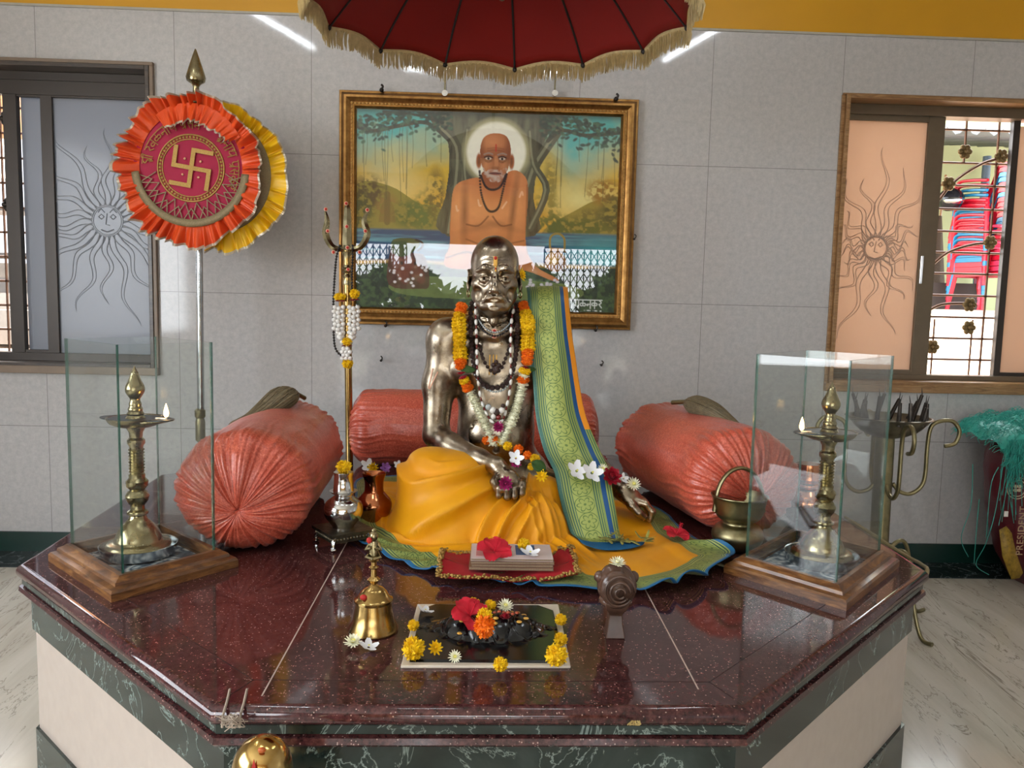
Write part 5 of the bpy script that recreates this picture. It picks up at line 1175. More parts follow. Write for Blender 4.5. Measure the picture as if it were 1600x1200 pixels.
# rag string tied round the front left corner
g = G(); rs = random.Random(3)
for px in (353, 380):
    a = P(px + 6, 1077, z=PZ + .003); b = P(px, 1106, z=PZ - .004); b.y = min(b.y, 1.318); g.tube(smooth_path([a, (b.x, 1.335, PZ + .003), (b.x, 1.317, PZ - .008), (b.x - .001, 1.313, PZ - .03)], 4), .0022, 5)
kc = Vector((P(362, 1125, y=1.31).x, 1.31, P(362, 1122, y=1.31).z))
for k in range(40):
    a = rs.uniform(0, 6.28); p = kc + Vector((.010 * cos(a), rs.uniform(-.006, .002), .008 * sin(a))); g.tube(smooth_path([p, p + Vector((rs.uniform(-.012, .012), -.004, rs.uniform(-.008, .008))), p + Vector((rs.uniform(-.018, .018), -.002, rs.uniform(-.014, .004)))], 3), .0009, 3)
solo('string_knot', g, simple('dirty_string', '#a8998a', .8, var=.3), 'dirty pale string knotted over the front left platform edge', 'string', tuple(kc))
g = G(); kc = Vector((P(995, 1130, y=1.31).x, 1.312, P(995, 1127, y=1.31).z))
for k in range(12): p = kc + Vector((rs.uniform(-.008, .008), 0, 0)); g.tube([p, p + Vector((rs.uniform(-.008, .008), -.004, -.004)), p + Vector((rs.uniform(-.01, .01), 0, -.008))], .0012, 3)
solo('string_scrap', g, simple('straw_string', '#a8935a', .8), 'tiny straw coloured string scrap stuck on the front platform edge', 'string', tuple(kc))
# ------------------------------------------------------------------ the statue: one continuous surface from an implicit body
def spaced(a, b, fine, hc=.0065, hf=.0026):
    x = a; out = [a]
    while x < b: x += hf if any(p <= x <= q for p, q in fine) else hc; out.append(x)
    return np.array(out, np.float32)
GXs = spaced(-.27, .62, [(-.07, .16), (.40, .56)]); GYs = spaced(2.20, 2.90, [(2.24, 2.42), (2.465, 2.68)]); GZs = spaced(.76, 1.69, [(.79, .985), (1.395, 1.69)])
Fd = np.full((len(GXs), len(GYs), len(GZs)), 1.0, np.float32)
def _sub(lo, hi, pad):
    s = []
    for g_, l, h in zip((GXs, GYs, GZs), lo, hi): s.append(slice(max(0, int(np.searchsorted(g_, l - pad)) - 1), int(np.searchsorted(g_, h + pad)) + 1))
    return tuple(s), np.meshgrid(GXs[s[0]], GYs[s[1]], GZs[s[2]], indexing='ij', sparse=True)
def comb(s, d, k, op):
    f = Fd[s]
    if op > 0: h = np.clip(.5 + .5 * (f - d) / k, 0, 1); Fd[s] = f * (1 - h) + d * h - k * h * (1 - h)
    else: h = np.clip(.5 - .5 * (f + d) / k, 0, 1); Fd[s] = f * (1 - h) - d * h + k * h * (1 - h)
def ELL(c, r, k=.02, op=1, rz=0, rx=0, ry=0):
    m = max(r) if (rz or rx or ry) else None; R_ = (m, m, m) if m else r; s, (X, Y, Z) = _sub([c[i] - R_[i] for i in range(3)], [c[i] + R_[i] for i in range(3)], k * 2 + .012)
    x, y, z = X - c[0], Y - c[1], Z - c[2]
    if rz: a = radians(rz); x, y = x * cos(a) + y * sin(a), -x * sin(a) + y * cos(a)
    if rx: a = radians(rx); y, z = y * cos(a) + z * sin(a), -y * sin(a) + z * cos(a)
    if ry: a = radians(ry); x, z = x * cos(a) + z * sin(a), -x * sin(a) + z * cos(a)
    q0 = np.sqrt((x / r[0]) ** 2 + (y / r[1]) ** 2 + (z / r[2]) ** 2); q1 = np.sqrt((x / r[0] ** 2) ** 2 + (y / r[1] ** 2) ** 2 + (z / r[2] ** 2) ** 2) + 1e-6
    comb(s, q0 * (q0 - 1) / q1, k, op)
def CAP(a, b, ra, rb, k=.02, op=1):
    R_ = max(ra, rb); s, (X, Y, Z) = _sub([min(a[i], b[i]) - R_ for i in range(3)], [max(a[i], b[i]) + R_ for i in range(3)], k * 2 + .012)
    ba = [b[i] - a[i] for i in range(3)]; L2 = sum(q * q for q in ba) + 1e-12
    h = np.clip(((X - a[0]) * ba[0] + (Y - a[1]) * ba[1] + (Z - a[2]) * ba[2]) / L2, 0, 1)
    comb(s, np.sqrt((X - a[0] - h * ba[0]) ** 2 + (Y - a[1] - h * ba[1]) ** 2 + (Z - a[2] - h * ba[2]) ** 2) - (ra + (rb - ra) * h), k, op)
def chain(pts, rs_, k=.012, op=1):
    for i in range(len(pts) - 1): CAP(pts[i], pts[i + 1], rs_[i], rs_[i + 1], k, op)
# torso
ELL((.045, 2.67, 1.22), (.150, .100, .17), .05); ELL((.045, 2.655, 1.03), (.130, .115, .14), .06); ELL((.045, 2.68, .87), (.19, .14, .12), .06)
ELL((-.03, 2.605, 1.235), (.075, .040, .055), .03); ELL((.12, 2.605, 1.245), (.072, .040, .055), .03)
CAP((.028, 2.61, 1.36), (.042, 2.59, 1.15), .012, .008, .02, -1)
ELL((.045, 2.555, 1.02), (.085, .03, .07), .04); ELL((.045, 2.533, .985), (.008, .012, .009), .01, -1)
for z_ in (1.085, 1.055): chain([(-.05, 2.555, z_), (.045, 2.537, z_ - .008), (.13, 2.553, z_)], [.0035, .004, .0035], .008, -1)
for sx in (-.035, .125): ELL((sx, 2.566, 1.222), (.007, .007, .007), .005)
# shoulders, left one (viewer right) raised
ELL((-.128, 2.655, 1.325), (.060, .058, .066), .045); CAP((.02, 2.655, 1.375), (-.12, 2.66, 1.345), .05, .045, .04)
ELL((.205, 2.69, 1.415), (.055, .055, .060), .045); CAP((.04, 2.66, 1.385), (.2, 2.69, 1.42), .05, .045, .04); CAP((.13, 2.66, 1.24), (.2, 2.68, 1.38), .06, .05, .04)
for s_, q in ((-1, -.10), (1, .15)): chain([(.03 + s_ * .012, 2.588, 1.345), (q, 2.605, 1.355 + (s_ > 0) * .03)], [.009, .012], .015)
# right arm of the statue (viewer left)
chain([(-.13, 2.655, 1.32), (-.148, 2.64, 1.18), (-.152, 2.60, 1.02)], [.055, .050, .042], .03)
chain([(-.150, 2.60, 1.015), (-.10, 2.52, .995), (-.01, 2.42, .975), (.045, 2.365, .965)], [.042, .039, .030, .025], .02)
# supporting arm (viewer right, under the shawl)
chain([(.205, 2.69, 1.40), (.245, 2.68, 1.22), (.275, 2.66, 1.09)], [.055, .046, .040], .03)
chain([(.275, 2.66, 1.09), (.335, 2.58, .985), (.408, 2.47, .905)], [.040, .036, .026], .02)
# legs folded under the cloth
chain([(-.02, 2.66, .87), (-.13, 2.47, .895)], [.09, .07], .03); chain([(-.13, 2.47, .89), (.06, 2.36, .83)], [.062, .045], .03)
chain([(.10, 2.66, .86), (.36, 2.52, .825)], [.08, .048], .03); chain([(.36, 2.50, .82), (.10, 2.40, .81)], [.045, .04], .03)
# neck
HX, HY, HZ = .029, 2.60, 1.54
def H(x, y, z): return (HX + x, HY - y, HZ + z)      # head frame: y points at the viewer
CAP(H(0, -.025, -.06), H(0, -.045, -.19), .052, .056, .03)
for s_ in (-1, 1): CAP(H(s_ * .048, -.015, -.075), H(s_ * .014, .012, -.188), .011, .009, .012)
ELL(H(0, .022, -.150), (.013, .012, .016), .012)
for z_ in (-.135, -.155): chain([H(-.04, .008, z_), H(0, .02, z_ - .006), H(.04, .008, z_)], [.003, .003, .003], .006, -1)
# cranium, face, jaw
ELL(H(0, -.012, .037), (.0775, .098, .090), .02); ELL(H(0, .010, -.040), (.0695, .082, .085), .03)
ELL(H(0, .045, -.092), (.040, .036, .030), .025); ELL(H(0, .078, -.106), (.017, .012, .012), .014)
for s_ in (-1, 1):
    ELL(H(s_ * .052, .042, -.030), (.021, .022, .018), .018); CAP(H(s_ * .058, -.005, -.065), H(s_ * .034, .055, -.100), .014, .013, .018)
    ELL(H(s_ * .050, .056, -.062), (.014, .014, .020), .014, -1)
    ELL(H(s_ * .034, .096, -.011), (.0235, .0225, .0150), .011, -1)
    ELL(H(s_ * .034, .0705, -.0135), (.0145, .0125, .0115), .004)
    chain([H(s_ * .015, .083, .0145), H(s_ * .033, .088, .0195), H(s_ * .056, .071, .0095)], [.0080, .0100, .0065], .009)          # brow
    chain([H(s_ * .0185, .0805, -.0125), H(s_ * .027, .0855, -.0055), H(s_ * .038, .0845, -.0055), H(s_ * .050, .0725, -.0135)], [.0024, .0034, .0034, .0026], .003)  # upper lid
    chain([H(s_ * .0185, .080, -.0145), H(s_ * .030, .0835, -.0215), H(s_ * .042, .080, -.0215), H(s_ * .050, .072, -.0150)], [.0020, .0026, .0026, .0020], .003)    # lower lid
    chain([H(s_ * .018, .081, -.024), H(s_ * .032, .080, -.034), H(s_ * .048, .070, -.028)], [.002, .003, .002], .006, -1)         # eye bag crease
    ELL(H(s_ * .0130, .097, -.0560), (.0085, .0110, .0078), .005)                                                                 # nostril wing
    ELL(H(s_ * .0075, .1020, -.0640), (.0038, .0050, .0040), .003, -1)
    chain([H(s_ * .0165, .092, -.050), H(s_ * .028, .082, -.066), H(s_ * .037, .068, -.090)], [.0018, .0032, .0025], .006, -1)      # fold beside the mouth
    chain([H(s_ * .006, .0915, -.0705), H(s_ * .020, .0875, -.0745), H(s_ * .034, .072, -.0865)], [.0050, .0058, .0030], .007)     # moustache
    chain([H(s_ * .010, .084, .030), H(s_ * .034, .083, .036), H(s_ * .052, .072, .028)], [.0018, .0022, .0015], .005, -1)         # forehead lines
    chain([H(0, .083, .047), H(s_ * .032, .079, .050), H(s_ * .052, .066, .043)], [.0016, .0018, .0012], .005, -1)
    CAP(H(s_ * .0065, .090, .016), H(s_ * .005, .092, .002), .002, .0018, .004, -1)
    # ear
    ELL(H(s_ * .0830, -.004, -.014), (.0060, .020, .033), .006, 1, rz=s_ * 22); ELL(H(s_ * .0885, .004, -.010), (.0045, .0115, .021), .004, -1, rz=s_ * 22)
    ELL(H(s_ * .0835, .006, -.042), (.0055, .0085, .011), .005); ELL(H(s_ * .084, .002, -.014), (.0035, .005, .008), .003)
chain([H(0, .086, .006), H(0, .099, -.020), H(0, .113, -.045)], [.0080, .0085, .0115], .008); ELL(H(0, .114, -.051), (.0115, .0095, .0090), .005)
chain([H(-.026, .0755, -.0860), H(-.008, .0865, -.0825), H(0, .0865, -.0838), H(.008, .0865, -.0825), H(.026, .0755, -.0860)], [.0022, .0046, .0044, .0046, .0022], .004)
chain([H(-.022, .0755, -.0925), H(0, .0855, -.0955), H(.022, .0755, -.0925)], [.0030, .0058, .0030], .004)
chain([H(-.028, .0790, -.0885), H(0, .0925, -.0888), H(.028, .0790, -.0885)], [.0011, .0013, .0011], .002, -1)
ELL(H(0, .090, -.1045), (.016, .006, .004), .005, -1)
# hanging hand on the lap: palm turned in, fingers curled up toward the viewer
CAP((.045, 2.365, .965), (.072, 2.345, .940), .024, .026, .015); ELL((.083, 2.335, .922), (.036, .020, .036), .015, 1, ry=-18)
for i, (bx, bz, L_) in enumerate(((.052, .898, .92), (.076, .893, 1.0), (.099, .896, .97), (.120, .905, .82))):
    r_ = .0098 - (i == 3) * .0012
    chain([(bx + .004, 2.335, bz + .016), (bx + .002, 2.306, bz - .010 * L_), (bx - .001, 2.282, bz - .004), (bx - .002, 2.279, bz + .020 * L_)], [r_ + .001, r_, r_ * .95, r_ * .85], .004)
chain([(.052, 2.34, .948), (.036, 2.312, .928), (.045, 2.290, .914), (.060, 2.280, .912)], [.0125, .0112, .0100, .0088], .005)
# resting hand at the end of the supporting arm: back of the hand up, fingers running down to the right
CAP((.405, 2.468, .905), (.437, 2.445, .882), .031, .033, .015); ELL((.462, 2.436, .862), (.050, .042, .031), .015, 1, ry=-38)
for i, (by, L_) in enumerate(((2.403, .9), (2.425, 1.0), (2.447, .96), (2.468, .8))):
    r_ = .0124 - (i == 3) * .0014
    chain([(.480, by, .852), (.506, by - .004, .842 + .004 * L_), (.527, by - .006, .822), (.522 - .006 * (1 - L_), by - .006, .797)], [r_ + .001, r_, r_ * .96, r_ * .86], .004)
chain([(.446, 2.412, .865), (.462, 2.388, .843), (.483, 2.380, .822), (.500, 2.384, .808)], [.0165, .0145, .0130, .011], .006)

def surface_nets(F, xs, ys, zs):
    S = F < 0; nx, ny, nz = F.shape
    c = np.zeros((nx - 1, ny - 1, nz - 1), np.int8)
    for i in (0, 1):
        for j in (0, 1):
            for k in (0, 1): c += S[i:nx - 1 + i, j:ny - 1 + j, k:nz - 1 + k]
    act = np.argwhere((c > 0) & (c < 8)); idx = np.full(c.shape, -1, np.int32); idx[tuple(act.T)] = np.arange(len(act))
    acc = np.zeros((len(act), 3)); cnt = np.zeros(len(act)); grids = (xs, ys, zs)
    for ax in range(3):
        o = [q for q in range(3) if q != ax]
        for u in (0, 1):
            for v in (0, 1):
                a = act.copy(); a[:, o[0]] += u; a[:, o[1]] += v; b = a.copy(); b[:, ax] += 1
                fa, fb = F[tuple(a.T)], F[tuple(b.T)]; m = (fa < 0) != (fb < 0); t = np.where(m, fa / np.where(m, fa - fb, 1), 0)
                p = np.stack([grids[q][a[:, q]] for q in range(3)], 1).astype(float); g_ = grids[ax]; p[:, ax] += t * (g_[b[:, ax]] - g_[a[:, ax]]); acc[m] += p[m]; cnt[m] += 1
    V = acc / cnt[:, None]; quads = []
    for ax in range(3):
        o = [q for q in range(3) if q != ax]; A = [slice(None)] * 3; B = [slice(None)] * 3; A[ax] = slice(0, -1); B[ax] = slice(1, None)
        d = S[tuple(A)] != S[tuple(B)]; e = np.argwhere(d); e = e[(e[:, o[0]] > 0) & (e[:, o[1]] > 0) & (e[:, o[0]] < F.shape[o[0]] - 1) & (e[:, o[1]] < F.shape[o[1]] - 1)]
        def cell(du, dv): q = e.copy(); q[:, o[0]] -= du; q[:, o[1]] -= dv; return idx[tuple(q.T)]
        Q = np.stack([cell(1, 1), cell(0, 1), cell(0, 0), cell(1, 0)], 1); ins = S[tuple(e.T)]
        flip = ins if ax != 1 else ~ins; Q[~flip] = Q[~flip][:, ::-1]; quads.append(Q)
    Q = np.concatenate(quads); return V, Q[(Q >= 0).all(1)]
V, Q = surface_nets(Fd, GXs, GYs, GZs)
st = Thing('seated_statue', 'polished bronze seated statue of a bald elderly sage with a hand resting on his lap', 'statue', (.04, 2.65, PZ))
me = np_mesh('body', V, Q, M['bronze'], off=st.loc); body = st.part('body', me, None)
sm = body.modifiers.new('relax', 'SMOOTH'); sm.factor = .5; sm.iterations = 2
del Fd
# irises, earrings, forehead marks
g = G()
for s_ in (-1, 1):
    c = Vector(H(s_ * .034, .0838, -.0135)); g.ball(c, (.0046, .0022, .0046), 14, 8)
st.part('pupil', g, metal('dark_bronze', '#1d1712', '#2d241b', .15, .3, 30, 0))
for s_ in (-1, 1):
    c = Vector(H(s_ * .084, .010, -.060)); st.part('earring', G().ring([c + Vector((.0 + .004 * cos(a), -.009 * cos(a), .011 * sin(a))) for a in [2 * pi * k / 20 for k in range(20)]], .0026, 8), M['brass'])
from mathutils.bvhtree import BVHTree
bpy.context.view_layer.update()
BV = BVHTree.FromPolygons([tuple(v) for v in V], [tuple(int(i) for i in q) for q in Q])
def onbody(x, z, lift=.001, y0=2.0, dflt=2.6):
    h = BV.ray_cast(Vector((x, y0, z)), Vector((0, 1, 0)));
    return Vector((x, (h[0].y if h[0] else dflt) - lift, z)), (h[1] if h[0] else Vector((0, -1, 0)))
def mark(parent, pts, w_, mat, nm_, lift=.0012):
    """painted stripe lying on the bronze"""
    L_ = []; pts = smooth_path([(a, 0, b) for a, b in pts], 5)
    for i, q in enumerate(pts):
        d = (pts[min(i + 1, len(pts) - 1)] - pts[max(i - 1, 0)]).normalized(); n = Vector((d.z, 0, -d.x)); ww = w_[0] + (w_[1] - w_[0]) * i / (len(pts) - 1) if isinstance(w_, tuple) else w_
        L_.append([onbody(q.x + n.x * ww * e, q.z + n.z * ww * e, lift * (1.0 + .3 * (1 - abs(e))))[0] for e in (-.5, -.25, 0, .25, .5)])
    return st.part(nm_, G().grid(L_), mat, solid=-.0006)
mark(st, [(HX + .001, HZ + .055), (HX + .001, HZ + .025)], (.013, .013), M['tilak_yellow'], 'forehead_mark')
mark(st, [(HX + .002, HZ + .024), (HX + .002, HZ + .008)], (.006, .005), M['tilak_yellow'], 'forehead_mark')
g = G(); c, n = onbody(HX + .001, HZ + .050, .003); g.ball(c, (.005, .002, .0055), 12, 8); c, n = onbody(HX + .002, HZ + .017, .002); g.ball(c, (.0028, .002, .0035), 10, 6)
st.part('red_dot', g, M['tilak_red'])
for z_ in (-.178, -.196):
    c, n = onbody(HX + .003, HZ + z_, .002); g = G().ball(c, (.0095, .002, .007), 14, 6); st.part('sandal_spot', g, M['tilak_pale']); st.part('red_dot', G().ball(c + Vector((0, -.0015, 0)), (.0055, .0022, .0042), 12, 6), M['tilak_red'])
for dx in (-.010, .002, .012): mark(st, [(HX + dx, 1.285), (HX + dx - .001, 1.22)], .0035, M['tilak_yellow'], 'chest_mark')
for a, b in (((-.178, 1.17), (-.165, 1.235)), ((-.175, 1.168), (-.148, 1.225))): mark(st, [a, b], .004, M['tilak_pale'], 'arm_mark')

# ------------------------------------------------------------------ the yellow silk cloth over the legs and the platform
OUT = [(-.47, 3.02), (-.44, 2.75), (-.44, 2.55), (-.40, 2.36), (-.28, 2.15), (-.14, 2.01), (.02, 1.94), (.20, 1.885), (.38, 1.858), (.50, 1.90), (.60, 1.99), (.70, 2.13), (.665, 2.24), (.62, 2.42), (.62, 2.60), (.52, 2.86), (.40, 3.08), (.0, 3.12), (-.3, 3.10)]
OP = [(q.x, q.y) for q in smooth_path([(a, b, 0) for a, b in OUT], 8, True)]; OPn = np.array(OP)
N1, N2 = 260, 250
# radial grid: columns are arc positions on the outline, rows go from a centre line to the edge
cen = np.array([.06, 2.58]); nA = len(OPn) * 3
tA = np.linspace(0, len(OPn), nA, endpoint=False); i0 = tA.astype(int) % len(OPn); fr_ = (tA - tA.astype(int))[:, None]; EA = OPn[i0] * (1 - fr_) + OPn[(i0 + 1) % len(OPn)] * fr_
nR = 230; rr = np.linspace(0.02, 1, nR)
CXg = cen[0] + (EA[None, :, 0] - cen[0]) * rr[:, None]; CYg = cen[1] + (EA[None, :, 1] - cen[1]) * rr[:, None]
def vno(X, Y, s, seed=0):
    r = np.random.RandomState(seed); n = 64; T_ = r.rand(n, n); u = X * s + 100; v = Y * s + 100; i, j = np.floor(u).astype(int), np.floor(v).astype(int); fu, fv = u - i, v - j; fu = fu * fu * (3 - 2 * fu); fv = fv * fv * (3 - 2 * fv)
    g_ = lambda a, b: T_[a % n, b % n]
    return (g_(i, j) * (1 - fu) + g_(i + 1, j) * fu) * (1 - fv) + (g_(i, j + 1) * (1 - fu) + g_(i + 1, j + 1) * fu) * fv
def lump(X, Y, cx, cy, rx, ry, h, rot=0, p=2.6, q=.62):
    a = radians(rot); x = (X - cx) * cos(a) + (Y - cy) * sin(a); y = -(X - cx) * sin(a) + (Y - cy) * cos(a); r_ = np.sqrt((x / rx) ** 2 + (y / ry) ** 2)
    return h * np.clip(1 - r_ ** p, 0, 1) ** q, r_
def smx(a, b, k): h = np.clip(.5 + .5 * (a - b) / k, 0, 1); return b * (1 - h) + a * h + k * h * (1 - h)
def cloth_h(X, Y, both=False):
    base = np.full_like(X, .008) + .010 * vno(X, Y, 9, 1) + .004 * vno(X, Y, 26, 2)
    a, ra = lump(X, Y, -.085, 2.45, .205, .235, .245, -12); b, rb = lump(X, Y, .08, 2.36, .20, .165, .135, -8); c, rc = lump(X, Y, .33, 2.50, .27, .17, .065, -14, 2.2, .8); d, rd = lump(X, Y, .05, 2.75, .30, .22, .16, 0, 2.4, .7)
    e, re = lump(X, Y, -.16, 2.44, .12, .16, .252, 0, 2.8, .55)
    f_, rf = lump(X, Y, .185, 2.47, .135, .135, .165, 0, 2.4, .7)
    h = smx(a, b, .03); h = smx(h, f_, .03); h = smx(h, c, .03); h = smx(h, d, .03); h = smx(h, e, .02)
    # folds that run round the raised leg and meet at the centre pleats
    hb = h.copy(); h = h * 1.0
    ph = 26 * (ra + .30 * (X + .1) / .2 * .6) + 3.0 * vno(X, Y, 7, 5); ml = np.clip(h / .05, 0, 1) * np.clip((.17 - X) / .06, 0, 1) * np.clip(1.2 - h / .26, .15, 1)
    ml = np.clip(hb / .04, 0, 1) * np.clip((.19 - X) / .06, 0, 1) * np.clip((2.62 - Y) / .12, 0, 1); ml = ml * (1 - np.clip((hb - .195) / .04, 0, 1)); fold = ml * (.026 * (1 - np.abs(np.sin(ph * .5))) ** 1.5 - .008 + .004 * np.sin(ph * 1.35 + 1.0 + 6 * X))
    # pleats fanning from the lap to the right front
    mp = np.clip((X - .10) / .05, 0, 1) * np.clip((.36 - X - .25 * np.clip(2.2 - Y, -1, .3)) / .08, 0, 1) * np.clip((2.42 - Y) / .08, 0, 1)
    u = (X - .16 - .38 * (2.35 - Y)); h += mp * sum(a_ * np.exp(-(np.abs(u - c_ + .006 * vno(X, Y, 9, 6)) / w_) ** 1.6) for a_, c_, w_ in ((.016, -.045, .012), (.012, -.018, .007), (.022, .014, .013), (.012, .040, .007), (.016, .070, .012)))
    # loose waves on the platform
    w_ = np.clip(1 - h / .05, 0, 1); h += w_ * (.010 * np.maximum(0, np.sin(13 * X - 21 * Y + 5 * vno(X, Y, 5, 8))) ** 2 + .005 * np.maximum(0, np.sin(31 * X + 12 * Y + 6 * vno(X, Y, 6, 9))))
    # bunched roll at the left
    l_, rl = lump(X, Y, -.33, 2.62, .10, .26, .055, 10, 2, 1); h = smx(h, l_ * (.8 + .3 * np.sin(40 * Y + 9 * X)), .02)
    return (PZ + np.maximum(h, base), fold) if both else PZ + np.maximum(h, base)
Zc, FOLD = cloth_h(CXg, CYg, True)
dist = np.full(CXg.shape, 9.0)
for (x1, y1), (x2, y2) in zip(OP, OP[1:] + OP[:1]):
    vx, vy = x2 - x1, y2 - y1; q = np.clip(((CXg - x1) * vx + (CYg - y1) * vy) / (vx * vx + vy * vy), 0, 1); dist = np.minimum(dist, np.hypot(CXg - x1 - q * vx, CYg - y1 - q * vy))
arc = np.concatenate([[0], np.cumsum(np.hypot(*(np.roll(EA, -1, 0) - EA).T))])[:-1]
ruf = np.clip(1 - dist / .07, 0, 1); rmask = np.clip((EA[:, 0] - .28) / .12, 0, 1)[None, :] * np.clip((2.3 - EA[:, 1]) / .1, 0, 1)[None, :]
ARC = arc[None, :] + 0 * dist
Zc += ruf * (.003 * np.sin(ARC * 22)) + ruf * rmask * (.022 * (.5 + .5 * np.sin(ARC * 48 + 2 * np.sin(ARC * 11))) + .006)
Zc = np.maximum(Zc, PZ + .006)
CXg += ruf * rmask * .012 * np.sin(ARC * 48); 
Vg = np.stack([CXg, CYg, Zc], -1); du_ = np.gradient(Vg, axis=0); dv_ = (np.roll(Vg, -1, 1) - np.roll(Vg, 1, 1)) / 2; nn = np.cross(du_, dv_); nn /= np.linalg.norm(nn, axis=-1, keepdims=True) + 1e-9; nn *= np.sign(nn[..., 2:3] + 1e-9); Vg = Vg + nn * FOLD[..., None]; Vg[..., 2] = np.maximum(Vg[..., 2], PZ + .006)
Vc = Vg.reshape(-1, 3); ii = np.arange(nR * nA).reshape(nR, nA); jj = np.roll(ii, -1, 1)
Qc = np.stack([ii[:-1], ii[1:], jj[1:], jj[:-1]], -1).reshape(-1, 4)
def brocade(t, u, v, base, gold, s):
    """woven flower lattice: u, v in metres"""
    fu = t.ma('SUBTRACT', t.ma('FRACT', t.ma('DIVIDE', u, s)), .5); fv = t.ma('SUBTRACT', t.ma('FRACT', t.ma('DIVIDE', v, s)), .5)
    r = t.ma('SQRT', t.ma('ADD', t.ma('MULTIPLY', fu, fu), t.ma('MULTIPLY', fv, fv))); a = t.ma('ARCTAN2', fv, fu)
    pet = t.ma('ADD', .20, t.ma('MULTIPLY', .20, t.ma('ABSOLUTE', t.ma('COSINE', t.ma('MULTIPLY', a, 3)))))
    d = t.ma('ABSOLUTE', t.ma('SUBTRACT', r, pet)); line = t.ma('LESS_THAN', d, .035); dot = t.ma('LESS_THAN', r, .07)
    d2 = t.ma('ABSOLUTE', t.ma('SUBTRACT', r, .5)); l2 = t.ma('LESS_THAN', d2, .022)
    return t.mix(t.ma('MULTIPLY', t.ma('MAXIMUM', t.ma('MAXIMUM', line, dot), l2), .8), base, gold)
def mat_silk():
    t = NT('yellow_silk_with_border'); uv = t.xyz(t.new('ShaderNodeUVMap').outputs[0]); u, v = uv[0], uv[1]
    y = t.mix(t.noise(sc=14, det=4), c4('#cd8f00'), c4('#ebae06')); o = t.mix(t.noise(sc=5, det=2), y, c4('#df8f08'))
    gr = brocade(t, u, t.ma('SUBTRACT', v, .012), c4('#7a8646'), c4('#2a4620'), .048)
    fs = t.ma('FRACT', t.ma('DIVIDE', v, .0065)); st_ = t.mix(t.ma('LESS_THAN', fs, .4), c4('#8f9a55'), c4('#143c34'))
    gr = t.mix(t.ma('MAXIMUM', t.ma('LESS_THAN', v, .024), t.ma('GREATER_THAN', v, .074)), gr, st_)
    c = t.mix(t.ma('LESS_THAN', v, .092), o, gr); c = t.mix(t.ma('LESS_THAN', v, .010), c, c4('#155a86'))
    t.P(col=c, rough=.45, sheen=.03, spec=.35); b = t.ma('MULTIPLY', t.noise(sc=500, det=2), 1); t.bump(b, .12, .001); return t.m
me = np_mesh('silk_cloth', Vc, Qc, mat_silk(), off=st.loc)
uvl = me.uv_layers.new(name='UVMap'); li = np.empty(len(me.loops), np.int32); me.loops.foreach_get('vertex_index', li)
UVv = np.stack([ARC.ravel(), dist.ravel()], 1)[li]; uvl.data.foreach_set('uv', UVv.astype(np.float32).ravel())
o = st.part('silk_cloth', me, None, solid=.003); o['label'] = 'golden yellow silk cloth with green and blue border'
def clothz(x, y): return float(cloth_h(np.array([[x]]), np.array([[y]]))[0, 0])
def lift_to(o, off):
    for v_ in o.data.vertices:
        q = v_.co + Vector(o.location); z_ = clothz(q.x, q.y) + off
        if q.z < z_: v_.co.z += z_ - q.z
# ------------------------------------------------------------------ books on the red velvet mat
mc = Vector((.072, 1.995, PZ + .012)); 
A = []
for i in range(41):
    row = []
    for j in range(25):
        u = -1 + i / 20; v = -1 + j / 12; x = mc.x + u * .172; y = mc.y + v * .088 + .012 * u * u * (v < 0) ; z = max(clothz(x, y) + .006, PZ + .018) + .010 * u * u + .004 * sin(5 * u + 3 * v) + .010 * max(0, abs(u) - .75) * 4 * (.5 + .5 * v)
        row.append((x, y, z))
    A.append(row)
t = Thing('velvet_mat', 'small red velvet mat with gold crinkled edging spread on the yellow cloth', 'mat', (mc.x, mc.y, PZ + .02))
t.part('velvet', G().grid(A), M['red_velvet'], ang=180, solid=.004)
edge = [A[i][0] for i in range(41)] + [A[40][j] for j in range(25)] + [A[i][24] for i in range(40, -1, -1)] + [A[0][j] for j in range(24, -1, -1)]
g = G(); rs = random.Random(2)
for k in range(0, len(edge)):
    for _ in range(4): g.ball(Vector(edge[k]) + Vector((rs.uniform(-.006, .006), rs.uniform(-.006, .006), rs.uniform(-.001, .006))), (.0045, .0045, .003), 5, 3)
t.part('gold_edging', g, M['gold_thread'], ang=180)
zb = max(clothz(mc.x + a_, mc.y + b_) for a_ in (-.09, 0, .09) for b_ in (-.055, 0, .055)) + .0125; rs = random.Random(9)
